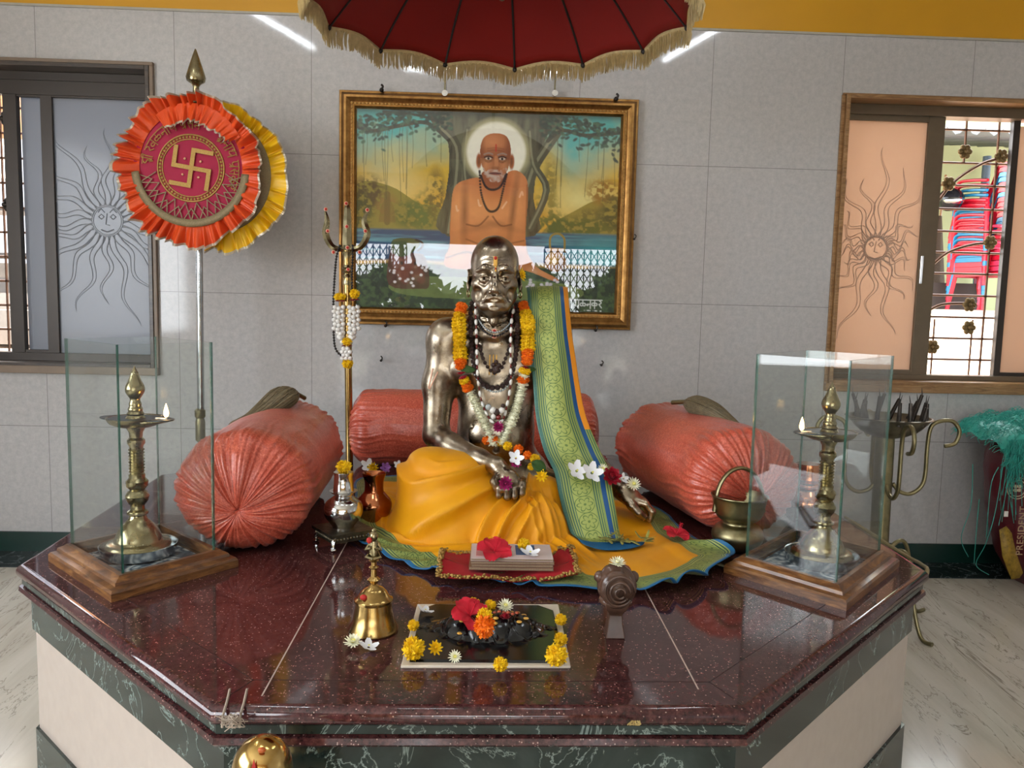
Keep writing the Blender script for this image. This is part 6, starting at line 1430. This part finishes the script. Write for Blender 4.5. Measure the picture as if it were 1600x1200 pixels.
for k, (lb, w_, d_, h_) in enumerate((('bottom booklet of the stack on the red mat, brownish edges', .212, .128, .008), ('second booklet from the bottom of the stack on the red mat', .206, .124, .007), ('third booklet from the bottom of the stack on the red mat', .209, .125, .007), ('top booklet of the stack with a pale printed cover under the red hibiscus', .206, .122, .007))):
    cx_, cy_ = mc.x + .008 + rs.uniform(-.002, .002), mc.y + .005 + rs.uniform(-.003, .003); r_ = rs.uniform(-.02, .02)
    t = Thing('booklet', lb, 'booklet', (cx_, cy_, zb), 'booklets stacked on the red mat')
    t.part('pages', G().box((cx_, cy_, zb + h_ / 2), (w_ - .003, d_ - .002, h_ - .0012), r_), simple('page_edges', '#8f7a62', .7, var=.25, sc=300), smooth=False)
    cv = t.part('cover', G().box((cx_, cy_, zb + h_ - .0006), (w_, d_, .001), r_).box((cx_, cy_, zb + .0006), (w_, d_, .001), r_), simple('booklet_cover', '#c9b8b8' if k == 3 else '#7a5a48', .35, var=.08), smooth=False)
    if k == 3:
        t.part('printed_panel', G().box((cx_ + .036, cy_ + .01, zb + h_ + .0002), (.05, .08, .0006), r_), simple('blue_print', '#24568a', .4), smooth=False)
        t.part('printed_panel', G().box((cx_ - .05, cy_ + .0, zb + h_ + .0002), (.08, .09, .0006), r_), simple('pink_print', '#c98a8f', .4), smooth=False)
    zb += h_ + .0004
BOOKTOP = zb

# ------------------------------------------------------------------ green brocade shawl from shoulder to platform
SH = [((826, 462), (880, 458), 2.80), ((823, 450), (886, 450), 2.71), ((825, 470), (888, 470), 2.632), ((826, 520), (893, 520), 2.60), ((829, 560), (899, 560), 2.58), ((833, 600), (905, 600), 2.56), ((838, 655), (915, 650), 2.53), ((850, 705), (937, 705), 2.49), ((866, 738), (951, 735), 2.43), ((874, 775), (956, 765), 2.37), ((884, 812), (962, 800), 2.315), ((896, 845), (968, 835), 2.27), ((903, 866), (976, 856), 2.235)]
Ls = smooth_path([P(*a, y=c) for a, b, c in SH], 8); Rs_ = smooth_path([P(*b, y=c + (.0)) for a, b, c in SH], 8)
A = []; UVS = []; Ln = 0
for i, (l, r) in enumerate(zip(Ls, Rs_)):
    if i: Ln += (l - Ls[i - 1]).length
    row = []
    for j in range(41):
        u = j / 40; p = l.lerp(r, u); bow = sin(u * pi)
        p = p + Vector((0, -.016 * bow, .004 * bow)) + Vector((0, -.0035 * sin(u * 9 + i * .07) , 0)); row.append(p); UVS.append((u, Ln))
    A.append(row)
me = G().grid(A).mesh('shawl', [], True, 180, st.loc); 
def mat_shawl():
    t = NT('green_brocade_shawl'); uv = t.xyz(t.new('ShaderNodeUVMap').outputs[0]); u, v = uv[0], uv[1]
    um = t.ma('MULTIPLY', u, .155)
    mot = brocade(t, t.ma('SUBTRACT', um, .037), v, c4('#98a458'), c4('#46662e'), .058)
    fs = t.ma('FRACT', t.ma('MULTIPLY', u, 22)); st_ = t.mix(t.ma('LESS_THAN', fs, .42), c4('#8a9a52'), c4('#1d5248'))
    inm = t.ma('MULTIPLY', t.ma('GREATER_THAN', u, .24), t.ma('LESS_THAN', u, .61)); c = t.mix(inm, st_, mot)
    edge = t.ma('LESS_THAN', u, .08); c = t.mix(edge, c, t.mix(t.noise(sc=300, det=2), c4('#1f4f50'), c4('#4f8070')))
    fine = t.ma('MULTIPLY', t.ma('GREATER_THAN', u, .74), t.ma('LESS_THAN', u, .79)); c = t.mix(fine, c, c4('#7f9250'))
    bl = t.ma('MULTIPLY', t.ma('GREATER_THAN', u, .79), t.ma('LESS_THAN', u, .88)); c = t.mix(bl, c, c4('#0f4a80'))
    orr = t.ma('MULTIPLY', t.ma('GREATER_THAN', u, .88), t.ma('LESS_THAN', v, .62)); c = t.mix(orr, c, c4('#dc8a10'))
    c = t.mix(t.ma('MULTIPLY', t.ma('GREATER_THAN', v, 1.5), 1.0), c, c4('#0f4a80'))
    t.P(col=c, rough=.42, sheen=.02, metal=.12, spec=.5); t.bump(t.noise(sc=450, det=2), .2, .001); return t.m
me.materials.append(mat_shawl()); uvl = me.uv_layers.new(name='UVMap'); li = np.empty(len(me.loops), np.int32); me.loops.foreach_get('vertex_index', li); uvl.data.foreach_set('uv', np.array(UVS, np.float32)[li].ravel())
sho = link('shawl', me, None, st.loc, solid=-.003); lift_to(sho, .006); tag(sho, 'green brocade shawl with blue stripe hanging from the raised shoulder of the statue', 'shawl')
# blue folded hem at its foot
hm = [[P(x, y, y=d) for x, y, d in r] for r in (((903, 862, 2.20), (930, 852, 2.22), (960, 848, 2.235), (985, 856, 2.24), (1008, 862, 2.24)), ((901, 850, 2.215), (928, 856, 2.19), (960, 857, 2.19), (985, 862, 2.2), (1008, 863, 2.235)), ((908, 866, 2.18), (935, 870, 2.165), (962, 873, 2.16), (985, 869, 2.18), (1006, 865, 2.22)), ((916, 867, 2.17), (940, 874, 2.15), (965, 876, 2.15), (985, 871, 2.17), (1005, 866, 2.21)))]
hmo = link('shawl_hem', G().grid(hm).mesh('shawl_hem', fabric('blue_hem', '#0e4a78', '#176496'), True, 180, hm[0][0]), None, hm[0][0], solid=.004, sub=2); lift_to(hmo, .010); tag(hmo, 'folded plain blue end of the green shawl lying on the yellow cloth', 'cloth')

# ------------------------------------------------------------------ flowers
def petal_strip(g, base, d, up, L_, w_, curl=.3, n=3, mi=0):
    """one petal: grows from base along d, curls to up"""
    d = Vector(d).normalized(); up = Vector(up); up = (up - d * up.dot(d)); up = up.normalized() if up.length > 1e-6 else d.orthogonal().normalized(); s_ = d.cross(up); A = []
    for i in range(n + 1):
        t_ = i / n; c = Vector(base) + d * (L_ * t_) + up * (curl * L_ * t_ * t_); ww = w_ * (sin(pi * min(1, .18 + t_ * .72)) ** .8); A.append([c - s_ * ww, c + up * ww * -.25, c + s_ * ww])
    g.grid(A, mi)
def marigold_bm(seed, n=250):
    g = G(); rs = random.Random(seed); g.ball((0, 0, 0), .70, 12, 8)
    for k in range(n):
        z = 1 - 2 * (k + .5) / n; a = k * 2.39996; q = sqrt(1 - z * z); d = Vector((q * cos(a), q * sin(a), z)); ds = (d + Vector((rs.uniform(-.3, .3), rs.uniform(-.3, .3), rs.uniform(-.3, .3)))).normalized()
        petal_strip(g, d * .55, ds, Vector((rs.uniform(-1, 1), rs.uniform(-1, 1), rs.uniform(-1, 1))), rs.uniform(.36, .48), .125, rs.uniform(.3, .8), 2)
    return g
ME = {}
for nm_, mt in (('yellow_marigold', 'mari_y'), ('orange_marigold', 'mari_o')): ME[nm_] = marigold_bm(1 if nm_[0] == 'y' else 2).mesh(nm_, M[mt], True, 180)
def disc_flower(seed, n, rings_, w_, mat, matc, cen_r=.28):
    g = G(); rs = random.Random(seed)
    for r in range(rings_):
        for k in range(n):
            a = 2 * pi * (k + .5 * r) / n + rs.uniform(-.06, .06); el = .1 + r * .42 + rs.uniform(-.08, .08); d = Vector((cos(a) * cos(el), sin(a) * cos(el), sin(el))); petal_strip(g, d * .12, d, (0, 0, 1), (.9 - .16 * r) * rs.uniform(.9, 1.05), w_, .25, 3)
    g.ball((0, 0, .18 + .04 * rings_), (cen_r, cen_r, cen_r * .7), 10, 6, mi=1); return g.mesh('flower', [M[mat], M[matc]], True, 180)
ME['white_chrysanthemum'] = disc_flower(3, 15, 4, .10, 'mum', 'mum_y', .26)
ME['yellow_daisy'] = disc_flower(4, 10, 3, .16, 'mari_y', 'mari_y', .22)
ME['white_petals'] = disc_flower(5, 5, 1, .36, 'wpet', 'mum_y', .10)
ME['purple_flower'] = disc_flower(6, 6, 2, .32, 'purp', 'purp', .16)
ME['dark_red_flower'] = disc_flower(7, 9, 4, .26, 'rose', 'rose', .25)
ME['magenta_rose'] = disc_flower(8, 11, 5, .22, 'mag', 'mag', .2)
def blossom(kind, name, pos, r, label, cat='flower', rot=(0, 0, 0), group=None, sc=None):
    o = bpy.data.objects.new(name, ME[kind]); COL.objects.link(o); o.location = pos; o.rotation_euler = rot; o.scale = sc or (r, r, r); tag(o, label, cat, group); return o
def hibiscus(pos, r, label, rot, seed=1):
    t = Thing('hibiscus', label, 'flower', (0, 0, 0)); g = G(); rs = random.Random(seed)
    for k in range(5):
        a = 2 * pi * k / 5; A = []; d = Vector((cos(a), sin(a), 0)); s_ = Vector((-sin(a), cos(a), 0))
        for i in range(9):
            t_ = i / 8; c = d * (r * (.06 + .95 * t_)) + Vector((0, 0, r * (.65 * t_ - .55 * t_ * t_ + rs.uniform(-.01, .01)))); ww = r * .52 * sin(pi * min(.86, .06 + t_ * .82)) ** .8
            A.append([c + s_ * ww * e + Vector((0, 0, r * (.05 * cos(e * 7 + t_ * 8) * t_ + .10 * e * e))) for e in (-1, -.6, -.2, .2, .6, 1)])
        g.grid(A)
    t.part('petals', g, M['hib'], ang=180)
    g = G().tube([(0, 0, 0), (r * .1, 0, r * .5), (r * .15, .0, r * .95)], [r * .05, r * .04, r * .03], 6)
    for k in range(16): a = k * 2.4; g.ball((r * .14 + r * .1 * cos(a), r * .1 * sin(a), r * (.6 + .025 * k)), r * .035, 5, 3)
    t.part('stamen', g, M['hib']); t.o.location = pos; t.o.rotation_euler = rot; return t
def onplat(px, py, h): q = P(px, py, z=PZ + h); return (q.x, q.y, PZ + h)
S = PZ + .012
blossom('yellow_marigold', 'marigold', onplat(646, 1013, .031), .022, 'large yellow marigold at the front left corner of the black relief slab', sc=(.0225, .0225, .024))
blossom('yellow_marigold', 'marigold', onplat(869, 1024, .031), .022, 'large yellow marigold at the front right corner of the black relief slab', sc=(.0225, .0225, .022))
blossom('yellow_marigold', 'marigold', onplat(646, 977, .024), .0125, 'small yellow marigold on the left edge of the relief slab')
blossom('yellow_daisy', 'marigold', onplat(680, 1013, .026), .0155, 'flat yellow marigold on the black slab right of the large left marigold', rot=(radians(50), 0, .3))
blossom('yellow_marigold', 'marigold', onplat(782, 1038, .024), .0145, 'yellow marigold at the front edge of the relief slab')
blossom('yellow_marigold', 'marigold', onplat(876, 968, .024), .0135, 'yellow marigold at the back right corner of the relief slab')
blossom('yellow_marigold', 'marigold', onplat(876, 999, .026), .0145, 'yellow marigold on the right edge of the slab behind the large right one')
blossom('orange_marigold', 'marigold', onplat(757, 978, .072), .021, 'orange marigold lying at the centre of the black relief', sc=(.021, .021, .025))
blossom('yellow_marigold', 'marigold', onplat(757, 962, .088), .016, 'yellow marigold perched behind the orange one on the relief')
blossom('yellow_marigold', 'marigold', onplat(740, 944, .055), .015, 'yellow marigold behind the red hibiscus on the relief')
blossom('yellow_marigold', 'marigold', onplat(766, 946, .052), .013, 'yellow marigold right behind the hibiscus on the relief')
blossom('white_chrysanthemum', 'chrysanthemum', onplat(790, 948, .048), .018, 'cream chrysanthemum at the back of the black relief', rot=(radians(35), 0, 0))
blossom('dark_red_flower', 'rosebud', onplat(789, 966, .045), .014, 'dark red rosebud below the cream chrysanthemum on the relief', sc=(.0125, .0125, .016))
blossom('white_chrysanthemum', 'chrysanthemum', onplat(711, 1026, .022), .0135, 'small cream chrysanthemum in front of the black relief', rot=(radians(60), 0, 0))
blossom('white_chrysanthemum', 'chrysanthemum', onplat(552, 1004, .012), .019, 'cream chrysanthemum on the granite in front of the bell', rot=(radians(25), 0, 0))
blossom('white_petals', 'white_petals', onplat(576, 1011, .006), .021, 'white petals on the granite right of the chrysanthemum by the bell', 'petals', rot=(.2, .1, .5))
blossom('white_petals', 'white_petals', onplat(664, 955, .018), .020, 'white petals on the back left corner of the relief slab', 'petals', rot=(.3, .1, 1.5))
hibiscus(onplat(735, 962, .045), .042, 'red hibiscus lying on the black relief', (radians(25), radians(-15), 1.0), 2)
hibiscus((mc.x - .035, mc.y - .022, BOOKTOP + .006), .045, 'red hibiscus on top of the booklet stack', (radians(22), radians(-8), .6), 3)
blossom('yellow_marigold', 'marigold', (mc.x + .040, mc.y + .016, BOOKTOP + .014), .0165, 'yellow marigold on the blue panel of the top booklet')
blossom('white_petals', 'white_petals', (mc.x + .055, mc.y - .030, BOOKTOP + .004), .026, 'white petals on the top booklet in front of the marigold', 'petals', rot=(.2, 0, .4))
blossom('yellow_marigold', 'marigold', (mc.x - .045, mc.y + .016, BOOKTOP + .018), .014, 'yellow marigold tucked behind the hibiscus on the booklets')
blossom('white_chrysanthemum', 'chrysanthemum', (.290, 1.63, PZ + .160), .019, 'cream chrysanthemum on top of the carved shell', rot=(radians(15), 0, 0))
blossom('yellow_marigold', 'marigold', (-.395, 2.27, PZ + .047 + .162 + .016), .022, 'yellow marigold on top of the silver pot', sc=(.023, .023, .019))
blossom('white_petals', 'white_petals', P(575, 729, y=3.02), .03, 'white petals behind the copper pot, leftmost behind the yellow cloth', 'petals', rot=(.9, 0, .2))
blossom('yellow_daisy', 'marigold', P(583, 731, y=2.98), .022, 'open yellow marigold behind the cloth left of the purple flower', rot=(radians(70), 0, 0))
blossom('purple_flower', 'purple_flower', P(602, 731, y=2.96), .021, 'purple flower behind the yellow cloth at the left', rot=(radians(60), 0, .4))
blossom('white_petals', 'white_petals', P(622, 727, y=2.94), .018, 'white petal between the purple flower and the yellow knee', 'petals', rot=(.9, 0, .2))
# garland lying over the lap hand
for nm_, kind, px, py, d, r, lb in (('marigold', 'yellow_marigold', 793, 697, 2.43, .015, 'yellow marigold above the lap hand of the statue'), ('marigold', 'orange_marigold', 810, 702, 2.41, .016, 'orange marigold above right of the lap hand'), ('marigold', 'orange_marigold', 824, 711, 2.39, .014, 'orange marigold right of the lap hand'),
                                    ('marigold', 'yellow_marigold', 836, 717, 2.36, .016, 'yellow marigold above the green leaf on the lap'), ('marigold', 'yellow_marigold', 830, 729, 2.34, .012, 'yellow marigold left of the green leaf on the lap'), ('marigold', 'yellow_daisy', 846, 744, 2.32, .020, 'yellow marigold below the green leaf on the lap')):
    blossom(kind, nm_, P(px, py, y=d), r, lb, rot=(radians(60) if 'daisy' in kind else 0, 0, 0))
blossom('magenta_rose', 'magenta_flower', P(790, 755, y=2.262), .0215, 'magenta flower held in the curled fingers of the lap hand', rot=(radians(80), 0, 0))
blossom('magenta_rose', 'magenta_flower', P(806, 722, y=2.32), .018, 'magenta flower on the back of the lap hand', rot=(radians(70), 0, 0))
blossom('white_petals', 'white_petals', P(806, 716, y=2.31), .024, 'white petals on the back of the lap hand', 'petals', rot=(radians(60), 0, 0))
def leaf(pos, L_, w_, label, rot, mat='leaf'):
    g = G(); A = []
    for i in range(9):
        t_ = i / 8; ww = w_ * sin(pi * t_) ** .7; A.append([(L_ * (t_ - .5), ww * e, .15 * w_ * (abs(e)) - .3 * L_ * (t_ - .5) ** 2) for e in (-1, -.5, 0, .5, 1)])
    o = link('leaf', g.grid(A).mesh('leaf', M[mat], True, 180), None, pos, rot=rot, solid=.0008); return tag(o, label, 'leaf')
leaf(P(842, 728, y=2.325), .05, .018, 'dark green leaf among the marigolds on the lap', (radians(70), .5, 0))
leaf(P(730, 577, y=2.54), .055, .012, 'dark green leaf on the left strand of the statue garland', (radians(80), .1, 0)); leaf(P(826, 577, y=2.545), .05, .010, 'dark green leaf on the right strand of the statue garland', (radians(80), 0, .1))
# flowers on the resting wrist
for kind, nm_, px, py, d, r, lb, ct in (('white_petals', 'white_orchid', 901, 736, 2.385, .033, 'white orchid like flower lying on the left side of the shawl', 'flower'), ('white_petals', 'white_orchid', 925, 739, 2.375, .034, 'white orchid like flower next to the wrist on the shawl', 'flower'), ('white_chrysanthemum', 'chrysanthemum', 942, 733, 2.40, .017, 'cream chrysanthemum between the white orchid and the red flower', 'flower'),
                                 ('dark_red_flower', 'red_flower', 955, 745, 2.385, .033, 'dark red flower on the wrist of the resting hand', 'flower'), ('white_petals', 'white_petals', 974, 748, 2.42, .018, 'white petal right of the dark red wrist flower', 'petals'), ('white_chrysanthemum', 'chrysanthemum', 990, 757, 2.41, .023, 'cream chrysanthemum on the back of the resting hand', 'flower')):
    blossom(kind, nm_, P(px, py, y=d), r, lb, ct, rot=(radians(55), 0, .3 * (px % 3)))
blossom('dark_red_flower', 'dried_flower', P(940, 718, y=2.60), .018, 'dark shrivelled flower behind the wrist beside the right bolster', rot=(.6, 0, 0))
q = P(1057, 833, z=PZ + .035); hibiscus((q.x, q.y, clothz(q.x, q.y) + .012), .042, 'red hibiscus lying on the yellow cloth below the right bolster', (radians(10), radians(8), .2), 5)
g = G(); rs = random.Random(8)
for k in range(34):
    q = P(rs.uniform(942, 1010), 0, y=1) if False else P(945 + 66 * rs.random(), 848 + rs.uniform(-12, 8), y=2.22); a = rs.uniform(0, 6.28); d = Vector((cos(a), sin(a) * .5, rs.uniform(-.1, .35))); petal_strip(g, q, d, (0, 0, 1), rs.uniform(.025, .045), .005, rs.uniform(-.5, .6), 4)
dbo = link('dried_basil', g.mesh('dried_basil', M['dry_leaf'], True, 180, P(975, 850, y=2.22)), None, P(975, 850, y=2.22), solid=.0008); lift_to(dbo, .016); tag(dbo, 'tangle of dried greenish basil leaves on the blue shawl end', 'leaves')

# ------------------------------------------------------------------ garland and necklaces on the statue
def along(path, step):
    """points at even steps along a polyline"""
    out = [path[0]]; acc = 0
    for a, b in zip(path[:-1], path[1:]):
        L_ = (b - a).length; t_ = step - acc
        while t_ <= L_: out.append(a.lerp(b, t_ / L_)); t_ += step
        acc = (acc + L_) % step if False else L_ - (t_ - step)
    return out
def drape(pl, lift, n=6, yb=None):
    out = []
    for q in smooth_path([P(a, b, y=2.60) for a, b in pl], n):
        # push along the viewing direction onto the body
        d = (q - Vector((0, 0, CAMZ))).normalized(); h = BV.ray_cast(Vector((0, 0, CAMZ)), d); y_ = h[0].y if h[0] and h[0].y < 2.75 else 2.63
        y_ = min(y_, 2.64); s_ = (y_ - lift) / q.y; out.append(Vector((q.x * s_, y_ - lift, CAMZ + (q.z - CAMZ) * s_)))
    # even out the depth
    ys = [p.y for p in out]
    for _ in range(6): ys = [ys[0]] + [(ys[i - 1] + ys[i] * 2 + ys[i + 1]) / 4 for i in range(1, len(ys) - 1)] + [ys[-1]]
    ys = [min(a, p.y) for a, p in zip(ys, out)]
    return [Vector((p.x * y_ / p.y, y_, CAMZ + (p.z - CAMZ) * y_ / p.y)) for p, y_ in zip(out, ys)]
gl = Thing('flower_garland', 'long garland of yellow and orange marigolds and white tuberoses round the neck of the statue', 'garland', tuple(P(775, 600, y=2.55)))
def gpart(kind, name, pos, sc, rot=(0, 0, 0), par=gl):
    o = bpy.data.objects.new(name, ME[kind]); COL.objects.link(o); o.parent = par.o; o.location = Vector(pos) - par.loc; o.scale = sc; o.rotation_euler = rot; return o
def spiky(n=44):
    g = G(); rs = random.Random(11)
    for k in range(n):
        a = 2 * pi * k / n * 5; d = Vector((cos(a), sin(a), rs.uniform(-.35, .35))); petal_strip(g, d * .3, d, (0, 0, 1), rs.uniform(.55, .8), .13, rs.uniform(-.1, .4), 2)
    g.ball((0, 0, 0), (.6, .6, .45), 10, 6); return g
ME['tuberose'] = spiky().mesh('tuberose', M['mum'], True, 180)
rs = random.Random(14)
LP_ = drape([(722, 478), (717, 500), (718, 530), (719, 560), (722, 585), (733, 610), (745, 635), (757, 662), (770, 690), (777, 700)], .026); RP_ = drape([(817, 476), (824, 500), (825, 530), (824, 560), (819, 585), (815, 610), (808, 635), (798, 662), (785, 690), (778, 700)], .026)
for sp_ in (LP_, RP_):
    pts = along(sp_, .0155); n = len(pts)
    for i, p in enumerate(pts):
        d = (pts[min(i + 1, n - 1)] - pts[max(i - 1, 0)]).normalized(); rq = Vector((0, 0, 1)).rotation_difference(d).to_euler(); py_ = None
        z = p.z; f = i / n
        if f < .05 or (.36 < f < .42) or (.50 < f < .545): gpart('orange_marigold', 'orange_marigold', p, (.021, .018, .013), rq)
        elif f < .36: gpart('yellow_marigold', 'yellow_marigold', p, (.025, .021, .0145), rq)
        elif f < .46: gpart('dark_red_flower', 'dark_red_flower', p, (.019, .016, .012), rq)
        elif f < .50: gpart('yellow_marigold', 'yellow_marigold', p, (.021, .018, .0135), rq)
        elif f < .93: gpart('tuberose', 'tuberose', p, (.021, .017, .0125), rq)
    # close white filling between the tuberoses
    pts2 = along(sp_, .0155)
    for i, p in enumerate(pts2):
        if .55 < i / n < .93 and i + 1 < n: gpart('tuberose', 'tuberose', p.lerp(pts2[i + 1], .5), (.019, .0155, .0115), (rs.uniform(-.3, .3) + .2, rs.uniform(-.3, .3), rs.uniform(0, 3)))
for a, b, kind, r in ((760, 688, 'orange_marigold', .015), (772, 687, 'orange_marigold', .016), (781, 691, 'yellow_marigold', .014)): gpart(kind, kind, P(a, b, y=2.50), (r, r, r))
gpart('magenta_rose', 'magenta_pendant', P(779, 667, y=2.505), (.0185, .0185, .0185), (radians(80), 0, 0))
def necklace(name, label, pl, lift, r, mat, step, elong=1, group=None, closed_round=True, alt=None, every=1, asparts=True):
    path = drape(pl, lift); pts = along(path, step); t = Thing(name, label, 'necklace', tuple(pts[len(pts) // 2]), group)
    base = G().ball((0, 0, 0), (1, 1, elong), 10, 8)
    mb = base.mesh('bead', mat, True, 180); ma_ = base.mesh('small_bead', alt, True, 180) if alt else None
    t.part('string', G().tube(path, r * .22, 5), alt or mat)
    for i, p in enumerate(pts):
        d = (pts[min(i + 1, len(pts) - 1)] - pts[max(i - 1, 0)]).normalized(); rq = Vector((0, 0, 1)).rotation_difference(d).to_euler()
        al = alt and (i % (every + 1) == every); o = bpy.data.objects.new('small_bead' if al else 'bead', ma_ if al else mb); COL.objects.link(o); o.parent = t.o; o.location = p - t.loc; rr_ = r * (.55 if al else 1); o.scale = (rr_,) * 3; o.rotation_euler = rq
    return t
necklace('rudraksha_necklace', 'long strand of large rough brown beads just inside the marigolds, looping over the chest', [(737, 474), (735, 500), (736, 530), (738, 555), (743, 580), (752, 598), (768, 606), (785, 603), (797, 590), (805, 560), (808, 530), (809, 500), (807, 474)], .014, .0088, M['bead_brown'], .0165)
necklace('rudraksha_necklace', 'shorter strand of brown beads with a pendant over the breastbone', [(744, 500), (746, 530), (752, 550), (757, 565), (765, 577), (772, 583), (782, 577), (789, 562), (795, 545), (800, 520), (801, 500)], .012, .0062, M['bead_brown'], .0155)
necklace('white_bead_necklace', 'long strand of elongated white beads with small red beads between, hanging past the chest', [(743, 476), (744, 510), (745, 545), (746, 580), (750, 615), (757, 640), (768, 658), (776, 662), (786, 655), (793, 630), (798, 600), (798, 570), (798, 530), (800, 495), (805, 478)], .020, .0055, M['bead_white'], .0175, 1.9, None, True, M['bead_red'], 1)
necklace('pearl_necklace', 'fine strand of grey pearls curving across the middle of the chest', [(736, 545), (738, 570), (745, 592), (757, 606), (772, 612), (788, 608), (800, 592), (806, 568)], .012, .0038, M['bead_pearl'], .0085)
necklace('tulsi_choker', 'close choker of small dark beads at the base of the statue neck', [(747, 505), (755, 516), (765, 523), (775, 525), (786, 521), (797, 512), (803, 503)], .006, .0042, M['bead_black'], .0085)
necklace('pearl_necklace', 'thin white bead line at the throat of the statue just above the dark choker', [(748, 500), (757, 512), (767, 518), (776, 519), (787, 515), (798, 504)], .006, .003, M['bead_pearl'], .0075)
t = Thing('bead_pendant', 'cluster of large round beads at the foot of the white strand above the magenta flower', 'pendant', tuple(P(776, 640, y=2.52)))
for px, py, r, m_ in ((763, 636, .010, 'bead_pearl'), (770, 641, .011, 'bead_white'), (776, 644, .011, 'bead_brown'), (784, 641, .010, 'bead_white'), (786, 634, .007, 'bead_brown'), (771, 651, .009, 'bead_white'), (779, 652, .009, 'bead_red')):
    t.part('bead', G().ball(P(px, py, y=2.512), r, 12, 8), M[m_])
c = P(775, 577, y=2.555); solo('brown_pendant', G().ball(c, (.012, .008, .014), 10, 8).ball(c + Vector((-.008, 0, .014)), .008, 8, 6).ball(c + Vector((.009, 0, .013)), .008, 8, 6).ball(c + Vector((0, -.002, .024)), .007, 8, 6), M['bead_brown'], 'dark knobbly seed pendant on the breastbone of the statue', 'pendant', tuple(c))
blossom('yellow_daisy', 'marigold', P(815, 430, y=2.585), .020, 'yellow blossom tucked on the viewer right ear of the statue', rot=(radians(70), 0, .6), sc=(.013, .024, .02))
# ------------------------------------------------------------------ garland and beads on the trident
TG = TY - .02
tg = Thing('bud_garland', 'white bud garland with yellow flowers hanging on the trident', 'garland', tuple(P(541, 500, y=TG)))
mb = G().ball((0, 0, 0), (1, 1, 1), 10, 8); mb = mb.mesh('white_bud', M['bead_white'], True, 180); rs = random.Random(3)
def bud(px, py, dy=0): o = bpy.data.objects.new('white_bud', mb); COL.objects.link(o); o.parent = tg.o; o.location = P(px, py, y=TG + dy) - tg.loc; o.scale = (.0105, .0095, .0095); o.rotation_euler = (0, rs.uniform(-.5, .5), 0)
for i in range(9):
    py = 480 + i * 6.6; sq = min(1, (9 - i) / 5) if i > 5 else 1
    for s_ in (-1, 1):
        for j in range(3 if i < 8 else 2):
            px = 541 + s_ * (5 + j * 6.3 * sq + (i % 2) * 1.5) + (0 if s_ > 0 else 0); bud(px, py + (j % 2) * 2, -.006 * (1 if j == 1 else 0))
for i in range(4):
    for j in range(2 + (i % 2)): bud(537 + j * 6 - (i % 2) * 2, 545 + i * 5, -.014)
for px, py, r in ((531, 464, (.026, .018, .018)), (554, 459, (.022, .018, .021)), (542, 534, (.022, .018, .018)), (543, 568, (.024, .022, .022))): gpart('yellow_marigold', 'yellow_marigold', P(px, py, y=TG - .012), r, (0, 0, 0), tg)
for px, py, r in ((528, 471, .017), (535, 471, .016), (551, 470, .017), (558, 469, .015), (537, 559, .014), (546, 560, .014), (537, 541, .012), (547, 541, .012)): gpart('dark_red_flower', 'dark_red_petals', P(px, py, y=TG - .012), (r, r, r * .6), (0, 0, 0), tg)
def strand(name, label, pl, r, step, y):
    path = smooth_path([P(a, b, y=y) for a, b in pl], 6); pts = along(path, step); g = G().tube(path, r * .4, 5)
    for p in pts: g.ball(p, r, 7, 5)
    return solo(name, g, M['bead_black'], label, 'beads', tuple(path[0]), ang=180)
strand('bead_strand', 'dark bead strand hanging from the left prong of the trident', [(531, 384), (526, 400), (523, 430), (521, 470), (521, 510), (523, 540), (529, 552), (536, 556)], .0055, .0115, TG + .006)
strand('bead_strand', 'dark bead strand hanging from the right prong of the trident down to the yellow flower', [(551, 384), (551, 400), (550, 430), (550, 455)], .0055, .0115, TG - .002)
